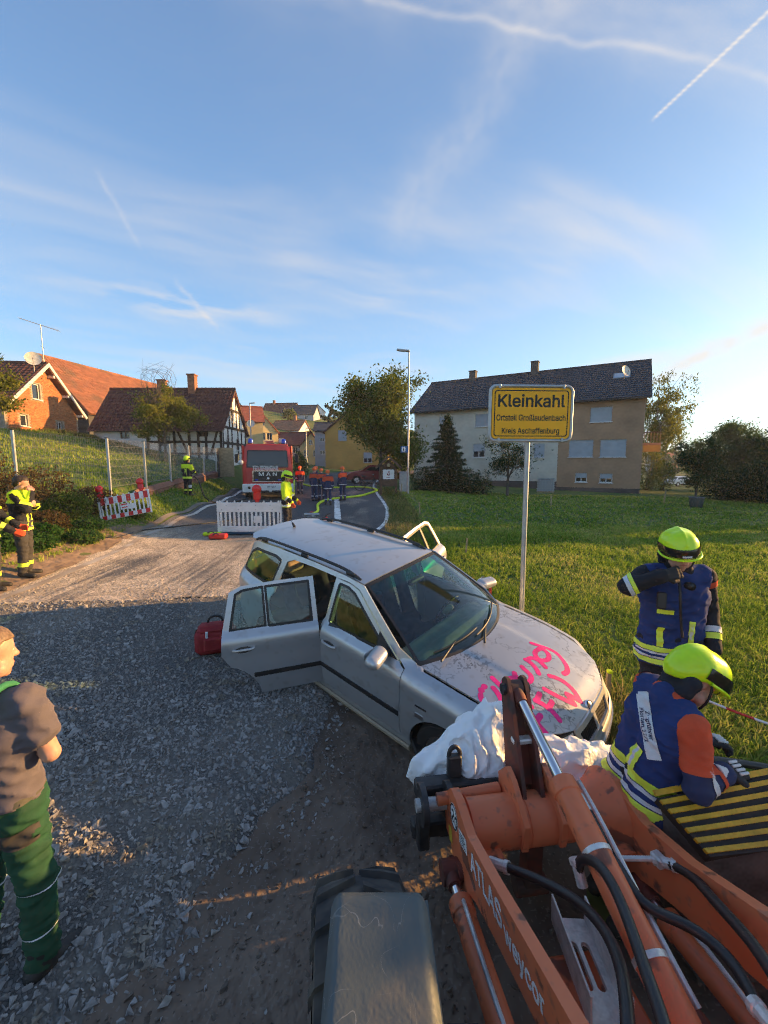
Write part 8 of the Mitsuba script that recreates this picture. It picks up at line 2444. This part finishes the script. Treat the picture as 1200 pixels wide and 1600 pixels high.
# red bag behind the open door
pal('mat_bag_red', (.25, .012, .016), .75, .3, 9)
bgk = thing('rescue_bag', 'red rescue bag standing on the gravel behind the open car door', 'bag')
f = np.array([-2.02, 4.72, float(gravh(np.array([-2.02]), np.array([4.72]))[0])])
part(bgk, 'body', move(cat(box((0, 0, .16), (.46, .30, .30), bev=.06), box((0, 0, .30), (.40, .24, .10), bev=.045)), mx(f, .35)), 'mat_bag_red', 50)
part(bgk, 'pocket', move(box((0, -.185, .17), (.26, .05, .16), bev=.02), mx(f, .35)), 'mat_bag_red')
for s_ in (-.13, .13):
    part(bgk, 'reflective_strip', move(box((s_ * .7, -.172, .24), (.028, .03, .16), bev=.004), mx(f, .35)), 'mat_tape_silver')
part(bgk, 'handle', move(tube(spline([(-.08, 0, .37), (-.05, 0, .43), (.05, 0, .43), (.08, 0, .37)], 12), .014, 6), mx(f, .35)), 'mat_black_plastic', True)
# barrier tape and black hose by the standing firefighter
whole('barrier_tape', 'red and white barrier tape sagging at the right picture edge', 'tape', tube(spline([(2.02, 2.62, .98), (2.25, 2.40, .94), (2.6, 2.3, .86), (3.2, 2.2, .85)], 24), [.009] * 24, 4), 'mat_tape_redwhite' if 'mat_tape_redwhite' in scene else mat('mat_tape_redwhite', lambda p, n, uv: mikit.mix((.68, .66, .64), (.60, .04, .03), mikit.smoothstep(.48, .52, .5 + .5 * dr.sin(p.x * 26))), .5), True)
whole('hydraulic_line', 'thick black hydraulic line running out of the picture at the right', 'hose', tube(spline([(1.72, 2.18, .82), (2.0, 2.2, .78), (2.6, 2.15, .70), (3.3, 2.1, .62)], 24), .022, 8), 'mat_hose', True)
# rubble between the dirt and the striped ramp
_rr = np.random.default_rng(5)
for i in range(9):
    x, y = 2.0 + _rr.uniform(-.2, .5), 1.0 + _rr.uniform(-.2, 1.2)
    part('dirt_pit', 'clod', scatter_stones(np.array([[x, y]]), np.array([_rr.uniform(.04, .10)]), pith, 300 + i, .2) if 'scatter_stones' in globals() else box((x, y, .1), (.1, .1, .1)), 'mat_dirt', True)
for i, (x, y, s_) in enumerate(((-.72, 2.44, .05), (-.40, 2.2, .035), (.15, 1.75, .03))):
    part('dirt_pit', 'clod', scatter_stones(np.array([[x, y]]), np.array([s_]), pith, 330 + i, .2) if 'scatter_stones' in globals() else box((x, y, .1), (.1, .1, .1)), 'mat_dirt', True)

# ---------------------------------------------------------------- fire engine
pal('mat_fire_red', (.50, .026, .022), .35, .12, 2, clearcoat=.6)
pal('mat_truck_white', (.66, .66, .64), .45, .15, 3)
scene['mat_blue_lamp'] = {'type': 'twosided', 'bsdf': {'type': 'principled', 'base_color': {'type': 'rgb', 'value': [.02, .06, .5]}, 'roughness': .2}}
scene['mat_head_glow'] = {'type': 'diffuse', 'reflectance': {'type': 'rgb', 'value': [.8, .75, .6]}}
FT = place((-6.95, 20.1, .72), (1, .25))
fk = thing('fire_engine', 'red and white fire engine facing the camera on the left of the road', 'fire engine')
K_ = lambda name, m, mt, holder=None, sm=35, label=None: part(holder or fk, name, m, mt, sm, label, xf=FT)
W = 2.46
cabp = sg.Polygon([(0.08, .75), (W - .08, .75), (W - .05, 1.5), (W - .16, 2.62), (W - .30, 2.74), (.30, 2.74), (.16, 2.62), (.05, 1.5)])


def cab_fn(P):
    x, z = P[:, 0], P[:, 1]
    e = np.clip((np.abs(x - W / 2) - W * .38) / (W * .12), 0, 1.2)
    return np.c_[x, .10 * e ** 2 + .13 * np.clip((z - 1.55) / 1.1, 0, 1.2) ** 1.3, z]


wsp = sg.Polygon([(.24, 1.62), (W - .24, 1.62), (W - .30, 2.44), (.30, 2.44)]).buffer(-.05).buffer(.05)
K_('cab_front', panel(cabp.difference(wsp), cab_fn, .05, .12, flip=False), 'mat_fire_red')
K_('windscreen', panel(wsp, lambda P: cab_fn(P) + [0, .015, 0], 0, .15), 'mat_pane'); K_('windscreen_seal', panel(wsp.buffer(.02).difference(wsp.buffer(-.03)), lambda P: cab_fn(P) - [0, .004, 0], .01, .1), 'mat_black_plastic')
for s_, x_ in ((-1, .06), (1, W - .06)):
    K_('cab_side', box((x_ + .0, 1.15, 1.72), (.08, 2.0, 1.95), bev=.03), 'mat_fire_red')
    K_('side_window', box((x_ + s_ * .042, 1.0, 2.05), (.01, 1.0, .62)), 'mat_pane')
    m_ = K_('side_mirror', box((x_ + s_ * .26, .02, 2.05), (.20, .10, .42), bev=.03), 'mat_black_plastic'); K_('mirror_arm', tube([(x_, .2, 2.3), (x_ + s_ * .25, .04, 2.26)], .015, 6), 'mat_black_plastic', m_)
    hl = K_('headlight', box((x_ - s_ * .28, -.06, .62), (.34, .06, .17), bev=.02), 'mat_reflector')
    K_('lamp_glass', move(lathe([(0, .02), (.06, .015), (.07, 0)], 16), frame3((x_ - s_ * .27, -.09, .62), (1, 0, 0), (0, 0, 1))), 'mat_head_glow', hl, True)
    K_('indicator', box((x_ - s_ * .04, -.05, .62), (.14, .07, .15), bev=.02), 'mat_amber', hl)
    for wy, wx in ((1.3, x_ - s_ * .15), (5.0, x_ - s_ * .15)):
        wk_ = K_('wheel', cyl((wx - .15, wy, .5), (wx + .15, wy, .5), .50, 28), 'mat_rubber')
        K_('wheel_rim', cyl((wx - .16, wy, .5), (wx + .16, wy, .5), .28, 20), 'mat_truck_white', wk_)
    b_ = K_('blue_light', move(lathe([(0, .24), (.09, .22), (.12, .12), (.12, 0)], 18), mx((.42 if s_ < 0 else W - .42, .65, 2.82))), 'mat_blue_lamp', None, True)
    K_('lamp_base', cyl((.42 if s_ < 0 else W - .42, .65, 2.74), (.42 if s_ < 0 else W - .42, .65, 2.83), .13, 18), 'mat_black_plastic', b_)
K_('cab_roof', box((W / 2, 1.2, 2.72), (W - .45, 1.95, .10), bev=.04), 'mat_fire_red'); K_('cab_floor', box((W / 2, 1.1, .85), (W - .2, 1.9, .25)), 'mat_black_metal')
bp_ = K_('bumper', box((W / 2, -.02, .60), (W - .0, .16, .42), bev=.04), 'mat_truck_white')
for x_, w_, z_ in ((W / 2 - .22, .50, .44), (W / 2 + .42, .50, .44), (W / 2 - .62, .12, .66)):
    K_('bumper_opening', box((x_, -.105, z_), (w_, .02, .08)), 'mat_black_plastic', bp_)
pk2 = K_('number_plate', box((W / 2 + .12, -.108, .66), (.52, .012, .12)), 'mat_frame_white', bp_)
K_('plate_print', move(lettering('AB 2112', .07, True, .003), frame3((W / 2 - .05, -.115, .625), (1, 0, 0), (0, 0, 1))), 'mat_sign_black', pk2, False)
gk2 = K_('grille', box((W / 2, -.03, 1.18), (1.40, .04, .50), bev=.01), 'mat_black_plastic')
K_('grille_frame', move(prism(sg.box(-.73, -.28, .73, .28).difference(sg.box(-.69, -.24, .69, .24)), .03), frame3((W / 2, -.045, 1.18), (1, 0, 0), (0, 0, 1))), 'mat_chrome', gk2)
for i in range(5):
    K_('grille_bar', box((W / 2, -.055, 1.0 + i * .08), (1.36, .02, .022)), 'mat_black_metal', gk2)


def wide(word, h, w, c, mt, holder, stretch=True):
    v, f = lettering(word, h, True, .006)
    x0, x1 = v[:, 0].min(), v[:, 0].max()
    v = (v - [(x0 + x1) / 2, 0, 0]) * [w / (x1 - x0), 1, 1]
    K_('lettering', move((v, f), frame3(c, (1, 0, 0), (0, 0, 1))), mt, holder, False)


wide('FEUERWEHR', .21, 1.20, (W / 2 - .10, -.012, 1.475), 'mat_truck_white', gk2)
wide('M A N', .17, .86, (W / 2, -.075, 1.20), 'mat_frame_white', gk2)
wide('Lore', .10, .34, (W / 2 + .72, -.012, 1.49), 'mat_hazard_yellow', gk2)
K_('emblem', move(lathe([(0, .03), (.05, .03), (.07, .01), (.07, 0)], 16), frame3((W / 2, -.06, 1.06), (1, 0, 0), (0, 0, 1))), 'mat_chrome', gk2, True)
for x_ in (W / 2 - .55, W / 2 + .55):
    K_('front_strobe', box((x_, -.06, 1.0), (.16, .03, .06), bev=.01), 'mat_blue_lamp', gk2)
for i in range(2):
    K_('wiper', tube([(.6 + i * .75, -.03 + .02, 1.62), (1.05 + i * .75, .02, 1.82)], .012, 5), 'mat_black_plastic')
K_('windscreen_card', box((.58, .06, 1.70), (.34, .01, .14), rx=-.1), 'mat_frame_white')
bd = K_('body', box((W / 2, 4.5, 1.75), (W, 4.3, 1.95), bev=.04), 'mat_fire_red')
for i in range(3):
    K_('roller_door', box((-.005, 3.2 + i * 1.35, 1.65), (.02, 1.2, 1.5)), 'mat_galv', bd)
K_('roof_rail', cat(*[tube([(x_, 2.5, 2.9), (x_, 6.5, 2.9)], .025, 6) for x_ in (.2, W - .2)]), 'mat_galvanised', bd)
lad = [tube([(x_, 1.6, 3.0), (x_, 6.2, 3.0)], .03, 6) for x_ in (1.05, 1.5)] + [tube([(1.05, 1.8 + i * .35, 3.0), (1.5, 1.8 + i * .35, 3.0)], .018, 5) for i in range(12)]
K_('ladder', cat(*lad), 'mat_galvanised', bd)
K_('work_lamp', box((W - .55, 2.35, 3.05), (.25, .12, .25), bev=.02), 'mat_galvanised', bd)
K_('chassis', box((W / 2, 3.4, .72), (.9, 6.2, .25)), 'mat_black_metal')
K_('spot_lamp', move(lathe([(0, .06), (.10, .05), (.13, .0), (.10, -.10), (0, -.12)], 18), frame3((-.02, -.14, 1.86), (1, 0, 0), (0, 0, 1))), 'mat_reflector', None, True)

# ---------------------------------------------------------------- parked cars and bicycle in the village
pal('mat_car_white', (.66, .67, .68), .3, .05, 2, clearcoat=.6)


def small_car(label, A, paint):
    k = thing('parked_car', label, 'car')
    Q = lambda n, m, mt, h=None, sm=35: part(h or k, n, m, mt, sm, xf=A)
    side = sg.Polygon([(-2.1, .35), (-2.1, .75), (-1.95, .95), (-1.65, 1.02), (-1.2, 1.42), (.25, 1.46), (.95, 1.02), (1.75, .88), (2.05, .68), (2.08, .35)]).buffer(-.08).buffer(.08)
    for wx in (-1.3, 1.3):
        side = side.difference(sg.Point(wx, .30).buffer(.36))
    def body_fn(P):
        return np.c_[P[:, 0], -.84 + .20 * np.clip((P[:, 1] - .9) / .5, 0, 1) + .10 * np.clip((np.abs(P[:, 0]) - 1.7) / .4, 0, 1) ** 2, P[:, 1]]
    win = sg.Polygon([(-1.5, .98), (-1.12, 1.34), (.2, 1.36), (.72, 1.0)]).buffer(-.03)
    for s_ in (-1, 1):
        Q('body_side', panel(side.difference(win), lambda P: body_fn(P) * [1, -s_ * 1.0, 1] if s_ > 0 else body_fn(P), .03, .12, flip=(s_ > 0)), paint)
        Q('side_window', panel(win, lambda P: (body_fn(P) + [0, .01, 0]) * [1, -s_, 1] if s_ > 0 else body_fn(P) + [0, .01, 0], 0, .2, flip=(s_ > 0)), 'mat_pane')
    top = [(-2.1, .35), (-2.1, .75), (-1.95, .95), (-1.65, 1.02), (-1.2, 1.42), (.25, 1.46), (.95, 1.02), (1.75, .88), (2.05, .68), (2.08, .35)]
    for i, (a, b) in enumerate(zip(top[:-1], top[1:])):
        glass = i in (3, 5)
        y0, y1 = [.82 - .20 * max(0, min(1, (q[1] - .9) / .5)) for q in (a, b)]
        v = np.array([[a[0], -y0, a[1]], [a[0], y0, a[1]], [b[0], y1, b[1]], [b[0], -y1, b[1]]])
        Q('windscreen' if glass else 'body_panel', (v, np.array([[0, 2, 1], [0, 3, 2]])), 'mat_pane' if glass else paint)
    for wx in (-1.3, 1.3):
        for s_ in (-1, 1):
            w_ = Q('wheel', cyl((wx, s_ * .62, .30), (wx, s_ * .82, .30), .30, 24), 'mat_rubber'); Q('rim', cyl((wx, s_ * .80, .30), (wx, s_ * .83, .30), .19, 16), 'mat_galv', w_)
    for s_ in (-.55, .55):
        Q('headlight', box((2.05, s_, .70), (.06, .30, .12), bev=.02), 'mat_reflector')
    Q('bumper', box((2.06, 0, .42), (.10, 1.5, .18), bev=.03), paint); Q('grille', box((2.08, 0, .60), (.05, .7, .10)), 'mat_black_plastic'); Q('underside', box((0, 0, .38), (3.9, 1.4, .16)), 'mat_black_plastic')
    return k


_f = at(505, 724, 60); small_car('white parked car far up the road beside the ochre house', mx((_f[0], 60, float(g(_f[0], 60)) + .02), math.radians(-52)), 'mat_car_white')
_f = at(590, 730, 31); small_car('dark red parked car half hidden under the middle tree', mx((_f[0] - .5, 33, float(g(_f[0], 33)) + .02), math.radians(190)), 'mat_car_red')
_f = at(1064, 743, 62); small_car('far silver car parked beyond the meadow on the right', mx((_f[0], 62, float(g(_f[0], 62)) + .1), math.radians(12)), 'mat_car_white')
bi = thing('bicycle', 'dark bicycle leaning beside the notice board', 'bicycle')
_f = foot(562, 25.5)
for s_ in (0, 1.05):
    wl = part(bi, 'wheel', tube([_f + [s_ + .34 * math.cos(t), 0, .36 + .34 * math.sin(t)] for t in np.linspace(0, 2 * PI, 30)], .024, 6, False), 'mat_rubber', True)
    part(wl, 'spokes', cat(*[tube([_f + [s_, 0, .36], _f + [s_ + .33 * math.cos(t), 0, .36 + .33 * math.sin(t)]], .004, 4, False) for t in np.linspace(0, 2 * PI, 13)]), 'mat_zinc')
part(bi, 'frame', cat(*[tube([_f + np.array(a), _f + np.array(b)], .018, 8) for a, b in (((0, 0, .36), (.42, 0, .34)), ((.42, 0, .34), (.30, 0, .85)), ((.30, 0, .78), (.88, 0, .82)), ((.42, 0, .34), (.90, 0, .76)), ((0, 0, .36), (.30, 0, .80)), ((1.05, 0, .36), (.86, 0, .98)))]), 'mat_black_metal', True)
part(bi, 'saddle', blob([(_f + [.18, 0, .90], _f + [.40, 0, .90], .07, .03)], .012, .02), 'mat_black_plastic', True)
part(bi, 'handlebar', tube([_f + [.80, -.28, 1.02], _f + [.88, -.1, 1.0], _f + [.88, .1, 1.0], _f + [.80, .28, 1.02]], .014, 6), 'mat_zinc', True)
# ---------------------------------------------------------------- evening haze in the valley air
scene['haze_medium'] = {'type': 'homogeneous', 'albedo': {'type': 'rgb', 'value': [.95, .95, .95]}, 'sigma_t': {'type': 'rgb', 'value': [.0008, .0008, .0008]}}
scene['haze'] = {'type': 'cube', 'to_world': T().translate([0, 720, 1]).scale([960, 820, 13.6]), 'bsdf': {'type': 'null'}, 'interior': {'type': 'ref', 'id': 'haze_medium'}}
labels['haze'] = {'kind': 'stuff'}
USED.add('haze')
scene['camera']['medium'] = {'type': 'ref', 'id': 'haze_medium'}
